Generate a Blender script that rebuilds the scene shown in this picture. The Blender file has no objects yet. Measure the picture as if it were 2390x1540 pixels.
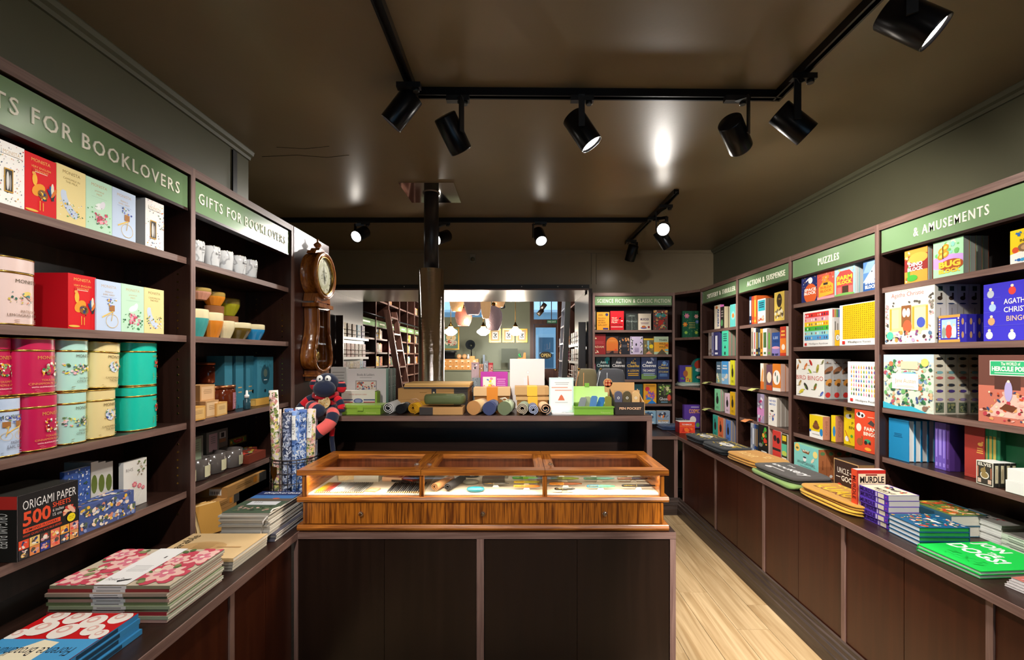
import bpy, math, random
from mathutils import Vector, Matrix
PI = math.pi
SC = bpy.context.scene
COL = SC.collection
# pixel frame 2390 x 1540: focal length, vanishing point, eye height
F, CX, CY, CZ = 1040.0, 1207.0, 830.0, 1.525
# ---------------------------------------------------------------- camera
cam_d = bpy.data.cameras.new('camera'); cam = bpy.data.objects.new('camera', cam_d); COL.objects.link(cam)
cam.location = (0, 0, CZ); cam.rotation_euler = (PI/2, 0, 0)
cam_d.sensor_fit = 'HORIZONTAL'; cam_d.sensor_width = 36.0; cam_d.lens = 36.0*F/2390
cam_d.shift_x = (1195-CX)/2390; cam_d.shift_y = (CY-770)/2390
cam_d.clip_start = 0.02; cam_d.clip_end = 80
SC.camera = cam
# ---------------------------------------------------------------- world and exposure
wd = bpy.data.worlds.new('world'); SC.world = wd; wd.use_nodes = True
bg = wd.node_tree.nodes['Background']; bg.inputs[0].default_value = (0.34, 0.62, 0.95, 1); bg.inputs[1].default_value = 1.5
SC.view_settings.view_transform = 'Standard'; SC.view_settings.look = 'None'
SC.view_settings.exposure = 0.42; SC.view_settings.gamma = 1.0; SC.view_settings.use_curve_mapping = False
SPOT_W = 40.0          # watts of one track spotlight
# ---------------------------------------------------------------- colour and materials
def sr(h):
    if not isinstance(h, str): return tuple(h)
    o = []
    for i in (0, 2, 4):
        c = int(h[i:i+2], 16)/255.0
        o.append(c/12.92 if c <= 0.04045 else ((c+0.055)/1.055)**2.4)
    return tuple(o)
def newmat(name):
    m = bpy.data.materials.new(name); m.use_nodes = True
    nt = m.node_tree; b = nt.nodes['Principled BSDF']
    return m, nt, b
def N(nt, t, **kw):
    n = nt.nodes.new(t)
    for k, v in kw.items(): setattr(n, k, v)
    return n
def attr_mat(name, rough, spec=0.4, bump=0.0, bscale=400.0, coat=0.0, sheen=0.0):
    m, nt, b = newmat(name)
    a = N(nt, 'ShaderNodeAttribute'); a.attribute_name = 'Col'
    nt.links.new(a.outputs['Color'], b.inputs['Base Color'])
    b.inputs['Roughness'].default_value = rough; b.inputs['Specular IOR Level'].default_value = spec
    b.inputs['Coat Weight'].default_value = coat; b.inputs['Coat Roughness'].default_value = 0.12
    b.inputs['Sheen Weight'].default_value = sheen
    if bump:
        tc = N(nt, 'ShaderNodeTexCoord'); nz = N(nt, 'ShaderNodeTexNoise'); nz.inputs['Scale'].default_value = bscale
        bp = N(nt, 'ShaderNodeBump'); bp.inputs['Strength'].default_value = bump; bp.inputs['Distance'].default_value = 0.001
        nt.links.new(tc.outputs['Object'], nz.inputs['Vector']); nt.links.new(nz.outputs[0], bp.inputs['Height'])
        nt.links.new(bp.outputs[0], b.inputs['Normal'])
    return m
def solid(name, col, rough, metal=0.0, spec=0.5, noise=0.0, nscale=8.0, bump=0.0, bscale=200.0):
    m, nt, b = newmat(name); c = sr(col)
    b.inputs['Base Color'].default_value = (*c, 1); b.inputs['Roughness'].default_value = rough
    b.inputs['Metallic'].default_value = metal; b.inputs['Specular IOR Level'].default_value = spec
    tc = N(nt, 'ShaderNodeTexCoord')
    if noise:
        nz = N(nt, 'ShaderNodeTexNoise'); nz.inputs['Scale'].default_value = nscale; nz.inputs['Detail'].default_value = 5
        r = N(nt, 'ShaderNodeValToRGB')
        r.color_ramp.elements[0].position = 0.3; r.color_ramp.elements[1].position = 0.7
        r.color_ramp.elements[0].color = (*[x*(1-noise) for x in c], 1); r.color_ramp.elements[1].color = (*[min(1, x*(1+noise)) for x in c], 1)
        nt.links.new(tc.outputs['Object'], nz.inputs['Vector']); nt.links.new(nz.outputs[0], r.inputs[0]); nt.links.new(r.outputs[0], b.inputs['Base Color'])
    if bump:
        n2 = N(nt, 'ShaderNodeTexNoise'); n2.inputs['Scale'].default_value = bscale
        bp = N(nt, 'ShaderNodeBump'); bp.inputs['Strength'].default_value = bump; bp.inputs['Distance'].default_value = 0.001
        nt.links.new(tc.outputs['Object'], n2.inputs['Vector']); nt.links.new(n2.outputs[0], bp.inputs['Height']); nt.links.new(bp.outputs[0], b.inputs['Normal'])
    return m
def wood(name, c0, c1, rough, axis='Z', scale=1.0, fine=60.0, dist=3.0, contrast=(0.35, 0.65), bump=0.05, spec=0.5, coat=0.0, rand=0.0):
    """grain running along one object axis"""
    m, nt, b = newmat(name); c0 = sr(c0); c1 = sr(c1)
    tc = N(nt, 'ShaderNodeTexCoord'); mp = N(nt, 'ShaderNodeMapping')
    s = [fine*scale]*3; s['XYZ'.index(axis)] = fine*scale*0.045
    mp.inputs['Scale'].default_value = s
    nz = N(nt, 'ShaderNodeTexNoise'); nz.inputs['Scale'].default_value = 1.0; nz.inputs['Detail'].default_value = 6; nz.inputs['Distortion'].default_value = dist*0.2
    nt.links.new(tc.outputs['Object'], mp.inputs['Vector'])
    if rand:
        oi = N(nt, 'ShaderNodeObjectInfo'); ad = N(nt, 'ShaderNodeVectorMath', operation='MULTIPLY_ADD')
        ad.inputs[1].default_value = (37, 53, 71); nt.links.new(oi.outputs['Random'], ad.inputs[0]); nt.links.new(mp.outputs[0], ad.inputs[2])
        nt.links.new(ad.outputs[0], nz.inputs['Vector'])
    else: nt.links.new(mp.outputs[0], nz.inputs['Vector'])
    r = N(nt, 'ShaderNodeValToRGB'); r.color_ramp.elements[0].position = contrast[0]; r.color_ramp.elements[1].position = contrast[1]
    r.color_ramp.elements[0].color = (*c0, 1); r.color_ramp.elements[1].color = (*c1, 1)
    nt.links.new(nz.outputs[0], r.inputs[0])
    out = r.outputs[0]
    if rand:
        hv = N(nt, 'ShaderNodeHueSaturation'); mr = N(nt, 'ShaderNodeMapRange'); mr.inputs[3].default_value = 1-rand; mr.inputs[4].default_value = 1+rand
        nt.links.new(oi.outputs['Random'], mr.inputs[0]); nt.links.new(mr.outputs[0], hv.inputs['Value']); nt.links.new(out, hv.inputs['Color']); out = hv.outputs[0]
    nt.links.new(out, b.inputs['Base Color'])
    bp = N(nt, 'ShaderNodeBump'); bp.inputs['Strength'].default_value = bump; bp.inputs['Distance'].default_value = 0.002
    nt.links.new(nz.outputs[0], bp.inputs['Height']); nt.links.new(bp.outputs[0], b.inputs['Normal'])
    b.inputs['Roughness'].default_value = rough; b.inputs['Specular IOR Level'].default_value = spec
    b.inputs['Coat Weight'].default_value = coat; b.inputs['Coat Roughness'].default_value = 0.15
    return m
def emit(name, col, s):
    m, nt, b = newmat(name); c = sr(col)
    b.inputs['Base Color'].default_value = (*c, 1); b.inputs['Emission Color'].default_value = (*c, 1); b.inputs['Emission Strength'].default_value = s
    return m
def clear(name, tint, gloss=0.08, rough=0.03):
    m, nt, b = newmat(name); nt.nodes.remove(b)
    o = nt.nodes['Material Output']; t = N(nt, 'ShaderNodeBsdfTransparent'); g = N(nt, 'ShaderNodeBsdfGlossy'); x = N(nt, 'ShaderNodeMixShader')
    t.inputs[0].default_value = (*sr(tint), 1); g.inputs['Roughness'].default_value = rough; x.inputs[0].default_value = gloss
    nt.links.new(t.outputs[0], x.inputs[1]); nt.links.new(g.outputs[0], x.inputs[2]); nt.links.new(x.outputs[0], o.inputs[0])
    return m
PRINT = attr_mat('printed_card', 0.5, 0.25)
GLOSS = attr_mat('glossy_print', 0.16, 0.5)
MATTE = attr_mat('matte_paper', 0.8, 0.2, 0.15, 300)
CLOTH = attr_mat('cloth', 0.95, 0.1, 0.5, 900, sheen=0.2)
GLAZE = attr_mat('glazed_ceramic', 0.12, 0.5)
TINM = attr_mat('painted_tin', 0.3, 0.5)
ENAMEL = attr_mat('enamel', 0.28, 0.5)
DARK = wood('dark_laminate', '2b1812', '372019', 0.30, 'Z', fine=46, bump=0.03)
DARKY = wood('dark_laminate_long', '25150f', '311d16', 0.34, 'Y', fine=46, bump=0.03)
DARKX = wood('dark_laminate_wide', '25150f', '311d16', 0.34, 'X', fine=46, bump=0.03)
EDGEZ = wood('worn_edge_upright', '6c5049', '86695f', 0.5, 'Z', fine=90, bump=0.06)
EDGEY = wood('worn_edge_long', '6c5049', '86695f', 0.5, 'Y', fine=90, bump=0.06)
EDGEX = wood('worn_edge_wide', '644940', '7c6056', 0.5, 'X', fine=90, bump=0.06)
DOORM = wood('door_laminate', '381408', '421b0b', 0.33, 'Z', fine=30, bump=0.02)
BLKDOOR = wood('counter_laminate', '1b0f0a', '22140e', 0.30, 'Z', fine=30, bump=0.02)
OAK = wood('stained_oak', '5e2c06', 'b4681c', 0.33, 'Z', fine=130, bump=0.12, contrast=(0.36, 0.6), coat=0.25)
OAKX = wood('stained_oak_wide', '773a0b', 'bc7024', 0.33, 'X', fine=130, bump=0.12, contrast=(0.34, 0.62), coat=0.25)
OAKY = wood('stained_oak_deep', '773a0b', 'bc7024', 0.33, 'Y', fine=130, bump=0.12, contrast=(0.34, 0.62), coat=0.25)
CLOCKW = wood('clock_walnut', '7a3d10', 'a4611f', 0.25, 'Z', fine=60, bump=0.05, coat=0.5)
PLANK = wood('oak_plank', 'ac8a5e', 'dcbe92', 0.42, 'Y', fine=26, dist=6.0, contrast=(0.3, 0.7), bump=0.10, rand=0.10)
SKIRT = wood('dark_skirting', '2e2420', '4c3d36', 0.35, 'Y', fine=80, bump=0.08)
MANTLE = wood('panel_mahogany', '3a1a12', '46221a', 0.28, 'Z', fine=30, bump=0.02)
WALLP = solid('olive_wall_paint', '56543f', 0.55, noise=0.05, nscale=3, bump=0.1, bscale=120)
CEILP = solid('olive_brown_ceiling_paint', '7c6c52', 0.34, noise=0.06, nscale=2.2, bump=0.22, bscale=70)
SAGE = solid('sage_wall_paint', '6f7460', 0.6, noise=0.04, nscale=3)
SIGNM = solid('sage_sign_acrylic', '76946a', 0.22, noise=0.03, nscale=5)
BLACK = solid('black_powder_coat', '121214', 0.42)
BLACKG = solid('black_satin_metal', '19181a', 0.28, metal=0.6)
FLUEB = solid('black_flue', '2b2728', 0.38, metal=0.5)
CHROME = solid('polished_steel', 'e6e2de', 0.06, metal=1.0)
BRUSH = solid('brushed_steel', '8a7e76', 0.32, metal=1.0)
def sleeve_steel():
    m, nt, b = newmat('drawn_steel'); b.inputs['Base Color'].default_value = (*sr('efeae6'), 1); b.inputs['Metallic'].default_value = 1; b.inputs['Roughness'].default_value = 0.05
    tc = N(nt, 'ShaderNodeTexCoord'); mp = N(nt, 'ShaderNodeMapping'); mp.inputs['Scale'].default_value = (2, 2, 900); nz = N(nt, 'ShaderNodeTexNoise'); nz.inputs['Scale'].default_value = 1.0; nz.inputs['Detail'].default_value = 1
    bp = N(nt, 'ShaderNodeBump'); bp.inputs['Strength'].default_value = 0.6; bp.inputs['Distance'].default_value = 0.0006
    nt.links.new(tc.outputs['Object'], mp.inputs['Vector']); nt.links.new(mp.outputs[0], nz.inputs['Vector']); nt.links.new(nz.outputs[0], bp.inputs['Height']); nt.links.new(bp.outputs[0], b.inputs['Normal']); return m
SLEEVE = sleeve_steel()
GOLD = solid('gold_metal', 'c9a04e', 0.25, metal=1.0)
BRASS = solid('aged_brass', '8b6630', 0.35, metal=1.0)
WIRE = solid('dark_wire', '4d4644', 0.4, metal=0.8)
CRYST = clear('cut_glass_knob', 'ffffff', 0.45, 0.05)
PANE = clear('clear_pane', 'f6f6f2', 0.07, 0.02)
LENS = emit('lamp_lens', 'fff6ea', 30.0)
LED = emit('led_strip', 'ffe9cc', 6.0)
SHADE = emit('opal_shade', 'fff4e2', 5.0)
BULB = emit('bulb', 'fff0d8', 7.0)
# ---------------------------------------------------------------- mesh builder
class MB:
    def __init__(s): s.v = []; s.f = []; s.c = []; s.m = []; s.sm = []
    def face(s, pts, col='ffffff', mi=0, sm=False):
        n = len(s.v); c = sr(col)
        s.v += [tuple(p) for p in pts]; s.c += [c]*len(pts); s.f.append(tuple(range(n, n+len(pts)))); s.m.append(mi); s.sm.append(sm)
    def box(s, x0, x1, y0, y1, z0, z1, col='ffffff', mi=0, **fc):
        """fc: colours of single faces f b l r t d"""
        q = {'f': [(x0,y0,z0),(x1,y0,z0),(x1,y0,z1),(x0,y0,z1)], 'b': [(x1,y1,z0),(x0,y1,z0),(x0,y1,z1),(x1,y1,z1)],
             'l': [(x0,y1,z0),(x0,y0,z0),(x0,y0,z1),(x0,y1,z1)], 'r': [(x1,y0,z0),(x1,y1,z0),(x1,y1,z1),(x1,y0,z1)],
             't': [(x0,y0,z1),(x1,y0,z1),(x1,y1,z1),(x0,y1,z1)], 'd': [(x0,y1,z0),(x1,y1,z0),(x1,y0,z0),(x0,y0,z0)]}
        for k, p in q.items(): s.face(p, fc.get(k, col), mi)
        return s
    def grid(s, rows, col='ffffff', mi=0, closed=False, sm=True, cols=None):
        """rows of equal length joined into quads; cols = colour per row gap"""
        n = len(rows[0])
        for i in range(len(rows)-1):
            c = cols[i] if cols else col
            for j in range(n if closed else n-1):
                k = (j+1) % n
                s.face([rows[i][j], rows[i][k], rows[i+1][k], rows[i+1][j]], c, mi, sm)
        return s
    def lathe(s, prof, n=20, c=(0, 0), sx=1.0, sy=1.0, col='ffffff', cols=None, mi=0, cap=True, z0=0.0):
        rows = [[(c[0]+r*sx*math.cos(2*PI*j/n), c[1]+r*sy*math.sin(2*PI*j/n), z0+z) for j in range(n)] for r, z in prof]
        s.grid(rows, col, mi, True, True, cols)
        if cap:
            if prof[0][0] > 1e-5: s.face(rows[0][::-1], (cols[0] if cols else col), mi)
            if prof[-1][0] > 1e-5: s.face(rows[-1], (cols[-1] if cols else col), mi)
        return s
    def tube(s, path, r, n=8, col='ffffff', cols=None, mi=0, cap=True):
        P = [Vector(p) for p in path]; R = r if isinstance(r, (list, tuple)) else [r]*len(P); rows = []
        up = Vector((0, 0, 1))
        for i, p in enumerate(P):
            d = (P[min(i+1, len(P)-1)]-P[max(i-1, 0)])
            d = d.normalized() if d.length > 1e-9 else Vector((0, 0, 1))
            a = d.cross(up) if abs(d.dot(up)) < 0.98 else d.cross(Vector((0, 1, 0)))
            a.normalize(); b = a.cross(d)
            rows.append([p+a*R[i]*math.cos(2*PI*j/n)+b*R[i]*math.sin(2*PI*j/n) for j in range(n)])
        s.grid(rows, col, mi, True, True, cols)
        if cap: s.face(rows[0][::-1], cols[0] if cols else col, mi); s.face(rows[-1], cols[-1] if cols else col, mi)
        return s
    def prism(s, pts, a0, a1, axis='y', col='ffffff', mi=0, sm=False):
        """polygon pts extruded along an axis; pts are (x,z) for y, (y,z) for x, (x,y) for z"""
        f = {'y': lambda p, a: (p[0], a, p[1]), 'x': lambda p, a: (a, p[0], p[1]), 'z': lambda p, a: (p[0], p[1], a)}[axis]
        n = len(pts)
        s.face([f(p, a0) for p in pts], col, mi); s.face([f(p, a1) for p in pts][::-1], col, mi)
        for i in range(n):
            p, q = pts[i], pts[(i+1) % n]
            s.face([f(p, a1), f(q, a1), f(q, a0), f(p, a0)], col, mi, sm)
        return s
    def ball(s, c, r, n=14, k=8, col='ffffff', cols=None, mi=0, sq=(1, 1, 1), rot=None):
        rows = []
        for i in range(k+1):
            t = PI*i/k; row = []
            for j in range(n):
                p = Vector((math.sin(t)*math.cos(2*PI*j/n)*sq[0], math.sin(t)*math.sin(2*PI*j/n)*sq[1], -math.cos(t)*sq[2]))*r
                if rot: p = rot @ p
                row.append(p+Vector(c))
            rows.append(row)
        return s.grid(rows, col, mi, True, True, cols)
    def mesh(s, name, mats):
        me = bpy.data.meshes.new(name); me.from_pydata(s.v, [], s.f)
        at = me.attributes.new('Col', 'FLOAT_COLOR', 'CORNER'); buf = []
        for f in s.f: c = s.c[f[0]]; buf += [c[0], c[1], c[2], 1.0]*len(f)
        at.data.foreach_set('color', buf)
        mats = mats if isinstance(mats, (list, tuple)) else [mats]
        for m in mats: me.materials.append(m)
        me.polygons.foreach_set('material_index', s.m); me.polygons.foreach_set('use_smooth', s.sm)
        if any(s.sm):
            import bmesh
            b = bmesh.new(); b.from_mesh(me); bmesh.ops.remove_doubles(b, verts=b.verts, dist=1e-6); b.to_mesh(me); b.free()
        me.update(); return me
    def obj(s, name, mats=None, parent=None, loc=None, rz=0.0, bevel=0.0):
        return link(name, s.mesh(name, mats or PRINT), parent, loc, rz, bevel)
def link(name, me, parent=None, loc=None, rz=0.0, bevel=0.0):
    o = bpy.data.objects.new(name, me); COL.objects.link(o)
    if parent: o.parent = parent
    if loc is not None: o.location = loc
    if rz: o.rotation_euler = (0, 0, rz)
    if bevel:
        b = o.modifiers.new('bevel', 'BEVEL'); b.width = bevel; b.segments = 2; b.limit_method = 'ANGLE'
    return o
def tag(o, label, cat, group=None):
    o['label'] = label; o['category'] = cat
    if group: o['group'] = group
    return o
def struct(o): o['kind'] = 'structure'; return o
def thing(name, label, cat, loc=(0, 0, 0), rz=0.0, group=None):
    o = bpy.data.objects.new(name, None); COL.objects.link(o); o.empty_display_size = 0.05
    o.location = loc; o.rotation_euler = (0, 0, rz)
    return tag(o, label, cat, group)
def dup(o, loc=None, rz=None, label=None, parent=None):
    c = o.copy(); COL.objects.link(c)
    if parent: c.parent = parent
    if loc is not None: c.location = loc
    if rz is not None: c.rotation_euler = (0, 0, rz)
    if label: c['label'] = label
    for ch in list(o.children): dup(ch, parent=c)
    return c
# ---------------------------------------------------------------- lettering and flat print
_txt = {}
def glyphs(st, bold=0.0, space=1.0):
    k = (st, bold, space)
    if k not in _txt:
        cu = bpy.data.curves.new('lettering', 'FONT'); cu.body = st; cu.resolution_u = 2; cu.offset = bold; cu.space_character = space; cu.fill_mode = 'FRONT'
        ob = bpy.data.objects.new('lettering', cu); COL.objects.link(ob)
        dg = bpy.context.evaluated_depsgraph_get(); me = bpy.data.meshes.new_from_object(ob.evaluated_get(dg))
        vs = [(v.co.x, v.co.y) for v in me.vertices]; fs = [tuple(p.vertices) for p in me.polygons]
        bpy.data.objects.remove(ob); bpy.data.curves.remove(cu); bpy.data.meshes.remove(me)
        xs = [v[0] for v in vs]; ys = [v[1] for v in vs]
        _txt[k] = (vs, fs, min(xs), max(xs), min(ys), max(ys))
    return _txt[k]
class Art:
    """flat print on one face; u to the right, v up, both 0..1"""
    def __init__(s, w, h, at, lift=0.0005, step=0.00012, seed=1):
        s.w, s.h, s.at, s.k, s.step, s.mb, s.rn, s.n = w, h, at, lift, step, MB(), random.Random(seed), 0
    def poly(s, pts, c):
        for ax, lim, sg in ((0, 0, 1), (0, 1, -1), (1, 0, 1), (1, 1, -1)):          # keep the print inside its face
            out = []
            for i in range(len(pts)):
                p, q = pts[i-1], pts[i]; a, b = (p[ax]-lim)*sg, (q[ax]-lim)*sg
                if (a < -1e-9) != (b < -1e-9): t = a/(a-b); out.append((p[0]+(q[0]-p[0])*t, p[1]+(q[1]-p[1])*t))
                if b >= -1e-9: out.append(q)
            pts = out
            if len(pts) < 3: return s
        s.mb.face([s.at(u*s.w, v*s.h, s.k) for u, v in pts], c); s.n += 1; s.k += s.step if s.n < 12 else 8e-6; return s
    def r(s, u0, v0, u1, v1, c): return s.poly([(u0, v0), (u1, v0), (u1, v1), (u0, v1)], c)
    def bg(s, c): return s.r(0, 0, 1, 1, c)
    def e(s, u, v, ru, rv, c, n=14, rot=0.0):
        ca, sa = math.cos(rot), math.sin(rot); a, b = ru*s.w, rv*s.h
        P = [(a*math.cos(2*PI*i/n), b*math.sin(2*PI*i/n)) for i in range(n)]
        return s.poly([(u+(x*ca-y*sa)/s.w, v+(x*sa+y*ca)/s.h) for x, y in P], c)
    def o(s, u, v, r, c, n=16): return s.e(u, v, r, r*s.w/s.h, c, n)
    def t(s, st, u0, v0, u1, v1, c, bold=0.012):
        vs, fs, x0, x1, y0, y1 = glyphs(st, bold); c = sr(c); n = len(s.mb.v)
        for x, y in vs:
            u = u0+(u1-u0)*(x-x0)/(x1-x0); v = v0+(v1-v0)*(y-y0)/max(1e-6, y1-y0)
            s.mb.v.append(tuple(s.at(u*s.w, v*s.h, s.k))); s.mb.c.append(c)
        for f in fs: s.mb.f.append(tuple(n+i for i in f)); s.mb.m.append(0); s.mb.sm.append(False)
        s.n += 1; s.k += s.step if s.n < 12 else 3e-5; return s
    def vt(s, st, u0, v0, u1, v1, c, bold=0.012, up=False):
        """lettering turned to run down (or up) the face"""
        vs, fs, x0, x1, y0, y1 = glyphs(st, bold); c = sr(c); n = len(s.mb.v)
        for x, y in vs:
            a = (x-x0)/(x1-x0); b = (y-y0)/max(1e-6, y1-y0)
            u, v = (u1-(u1-u0)*b, v0+(v1-v0)*a) if up else (u0+(u1-u0)*b, v1-(v1-v0)*a)
            s.mb.v.append(tuple(s.at(u*s.w, v*s.h, s.k))); s.mb.c.append(c)
        for f in fs: s.mb.f.append(tuple(n+i for i in f)); s.mb.m.append(0); s.mb.sm.append(False)
        s.n += 1; s.k += s.step if s.n < 12 else 3e-5; return s
    def sc(s, u0, v0, u1, v1, n, cols, r0=0.03, r1=0.07, asp=(0.4, 1.0), k=7):
        for _ in range(n):
            r = s.rn.uniform(r0, r1); q = r*s.w/s.h
            if u0+r > u1-r or v0+q > v1-q: r = min((u1-u0), (v1-v0)*s.h/s.w)/2.2; q = r*s.w/s.h
            u = s.rn.uniform(u0+r, u1-r); v = s.rn.uniform(v0+q, v1-q)
            s.e(u, v, r, q*s.rn.uniform(*asp), s.rn.choice(cols), k, s.rn.uniform(0, PI))
        return s
    def lines(s, u0, v0, u1, v1, n, c, fill=0.5):
        for i in range(n):
            z = v1-(v1-v0)*(i+0.5)/n; hh = (v1-v0)/n*fill/2; e = s.rn.uniform(0.0, 0.18)*(u1-u0)/2
            s.r(u0+e, z-hh, u1-e, z+hh, c)
        return s
    def flower(s, u, v, r, c, mid='f2d25a', n=6):
        q = s.w/s.h
        for i in range(n):
            a = 2*PI*i/n; s.e(u+r*0.6*math.cos(a), v+r*0.6*q*math.sin(a), r*0.5, r*0.34*q, c, 8, a)
        return s.o(u, v, r*0.28, mid, 8)
    def obj(s, name, parent, mat=None): return s.mb.obj(name, mat or PRINT, parent)
def front(y=0.0, x0=0.0, z0=0.0): return lambda a, b, k: (x0+a, y-k, z0+b)
def top(z, x0=0.0, y0=0.0): return lambda a, b, k: (x0+a, y0+b, z+k)
def sideL(x=0.0, y1=0.0, z0=0.0): return lambda a, b, k: (x-k, y1-a, z0+b)     # face looking to -x, u runs towards the viewer's front
def sideR(x=0.0, y0=0.0, z0=0.0): return lambda a, b, k: (x+k, y0+a, z0+b)     # face looking to +x
# ---------------------------------------------------------------- from a pixel on a known surface to a place
def RT(pl, pr, yt, Z, X=1.90):
    """on the right-hand case: front faces -x. left px, right px, top px at the left edge, shelf height"""
    Yl, Yr = X*F/(pl-CX), X*F/(pr-CX)
    return (X, Yl, Z+0.0012), -PI/2, Yl-Yr, CZ+(CY-yt)*Yl/F-Z
def LT(pl, pr, yt, Z, X=-1.37):
    """on the left-hand case: front faces +x. top px taken at the right edge"""
    Yl, Yr = X*F/(pl-CX), X*F/(pr-CX)
    return (X, Yl, Z+0.0012), PI/2, Yr-Yl, CZ+(CY-yt)*Yr/F-Z
def FT(pl, pr, yt, Z, Y):
    return ((pl-CX)*Y/F, Y, Z+0.0012), 0.0, (pr-pl)*Y/F, CZ+(CY-yt)*Y/F-Z
# ================================================================ the setting
ZC, XR, XW, YB = 2.695, 1.88, 2.18, 4.95          # ceiling, right case front, right wall, bulkhead front
LEDGE = 0.75
def slab(name, x0, x1, y0, y1, z0, z1, mat, parent=None, bevel=0.0):
    o = MB().box(x0, x1, y0, y1, z0, z1).obj(name, mat, parent, bevel=bevel)
    return o if parent else struct(o)
floor = slab('floor', -2.6, 2.4, -1.6, 12.0, -0.10, -0.012, SKIRT)
pl_mesh = {}
rnd = random.Random(5)
row = 0; x = -0.94
while x < 1.62:
    y = -0.9-rnd.uniform(0, 1.1)
    while y < 5.0:
        ln = 1.30; k = 'p'
        if k not in pl_mesh: pl_mesh[k] = MB().box(0, 0.178, 0, ln-0.0025, -0.012, 0.0).mesh('plank', PLANK)
        o = link('plank', pl_mesh[k], floor, (x, y, 0)); y += ln
    x += 0.1805
ceiling = slab('ceiling', -2.6, 2.4, -1.6, YB, ZC, ZC+0.1, CEILP)
slab('wall_right', XW, XW+0.1, -1.6, 6.1, 0, ZC, WALLP)
slab('wall_left', -1.75, -1.655, -1.6, 2.57, 0, ZC, WALLP)
for n, q in enumerate(((-2.6, -0.5, 0, ZC), (1.4, 2.4, 0, ZC), (-0.5, 1.4, 0, 0.9), (-0.5, 1.4, 2.2, ZC))): slab('wall_rear_%d' % (n+1), q[0], q[1], -1.7, -1.6, q[2], q[3], WALLP)
wr = struct(MB().box(-0.5, 1.4, -1.66, -1.655, 0.9, 2.2).obj('window_3', PANE))                     # unseen window, added behind the camera to let in daylight
for q in (0.1, 0.72): MB().box(q, q+0.05, -1.69, -1.61, 0.9, 2.2).obj('mullion', DARK, wr)
slab('trim_1', -1.655, -1.55, -1.6, 2.57, 2.312, ZC, WALLP)                     # boxed panel above the left case
slab('wall_return', -2.2, -1.655, 2.57, 2.62, 0, ZC, WALLP)
slab('wall_recess', -2.2, -2.11, 2.62, 6.04, 0, ZC, WALLP)
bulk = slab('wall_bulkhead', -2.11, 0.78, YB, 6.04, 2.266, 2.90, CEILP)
slab('wall_back', 0.82, XW, 5.13, 6.04, 0, 2.90, WALLP)
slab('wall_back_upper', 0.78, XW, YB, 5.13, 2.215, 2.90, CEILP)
slab('trim_2', -2.11, 0.78, YB+0.002, 6.04, 2.258, 2.266, BRUSH)                 # steel lined soffit of the wide opening
slab('trim_3', 0.78, 0.818, 4.86, 6.04, 0, 2.258, DARK)                        # right jamb lining
slab('trim_4', -2.112, -2.09, YB, 6.04, 0, 2.258, DARK)                         # left jamb lining
slab('trim_5', -2.11, 0.80, YB-0.018, YB, 2.266, 2.312, BLACK)
slab('trim_6', -2.11, 0.80, YB-0.022, YB, 2.252, 2.268, EDGEX)
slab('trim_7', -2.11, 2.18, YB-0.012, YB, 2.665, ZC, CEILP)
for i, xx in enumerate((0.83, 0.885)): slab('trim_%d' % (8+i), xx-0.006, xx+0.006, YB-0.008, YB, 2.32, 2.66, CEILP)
def cornice(n, x, y0, y1, sgn):
    pr = [(x, ZC-0.045), (x+sgn*0.012, ZC-0.045), (x+sgn*0.016, ZC-0.03), (x+sgn*0.030, ZC-0.022), (x+sgn*0.036, ZC-0.004), (x+sgn*0.036, ZC), (x, ZC)]
    struct(MB().prism(pr, y0, y1, 'y').obj('trim_%d' % n, WALLP))
cornice(10, XW, -1.6, YB-0.02, -1); cornice(11, -1.55, -1.6, 2.57, 1)
slab('trim_12', -1.552, -1.542, 2.42, 2.455, 2.312, ZC-0.05, BLACK)
for xx in (-1.25, -0.85, 0.05, 0.45, 0.72):
    o = MB().ball((xx, YB-0.02, 2.29), 0.006, 8, 5, 'd8d4cc').obj('screw_head', PRINT, bpy.data.objects['trim_5'])
# hairline cracks in the ceiling paint
for q, path in enumerate(([(-1.5, 2.62), (-1.28, 2.6), (-1.12, 2.63), (-0.98, 2.6)], [(-1.35, 2.5), (-1.2, 2.52), (-1.05, 2.49)])):
    MB().tube([(a, b, ZC+0.0002) for a, b in path], 0.0018, 5, '1d1a14').obj('paint_crack', PRINT, ceiling)
# skirting mould under the right-hand cabinets and across the far end
sk = [(0, 0), (0, 0.15), (-0.006, 0.158), (-0.012, 0.15), (-0.014, 0.132), (-0.022, 0.126), (-0.024, 0.108), (-0.034, 0.10), (-0.036, 0.07), (-0.040, 0.066), (-0.040, 0)]
XL = 1.55                                                                        # face line of the right-hand cabinets
struct(MB().prism([(XL+0.02+a, b) for a, b in sk], -1.6, 4.30, 'y').obj('baseboard_right', SKIRT))
mb = MB(); mb.prism([(4.30+a, b) for a, b in sk], 0.75, XL+0.02, 'x'); struct(mb.obj('baseboard_back', wood('dark_skirting_wide', '2e2420', '4c3d36', 0.35, 'X', fine=80)))
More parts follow.
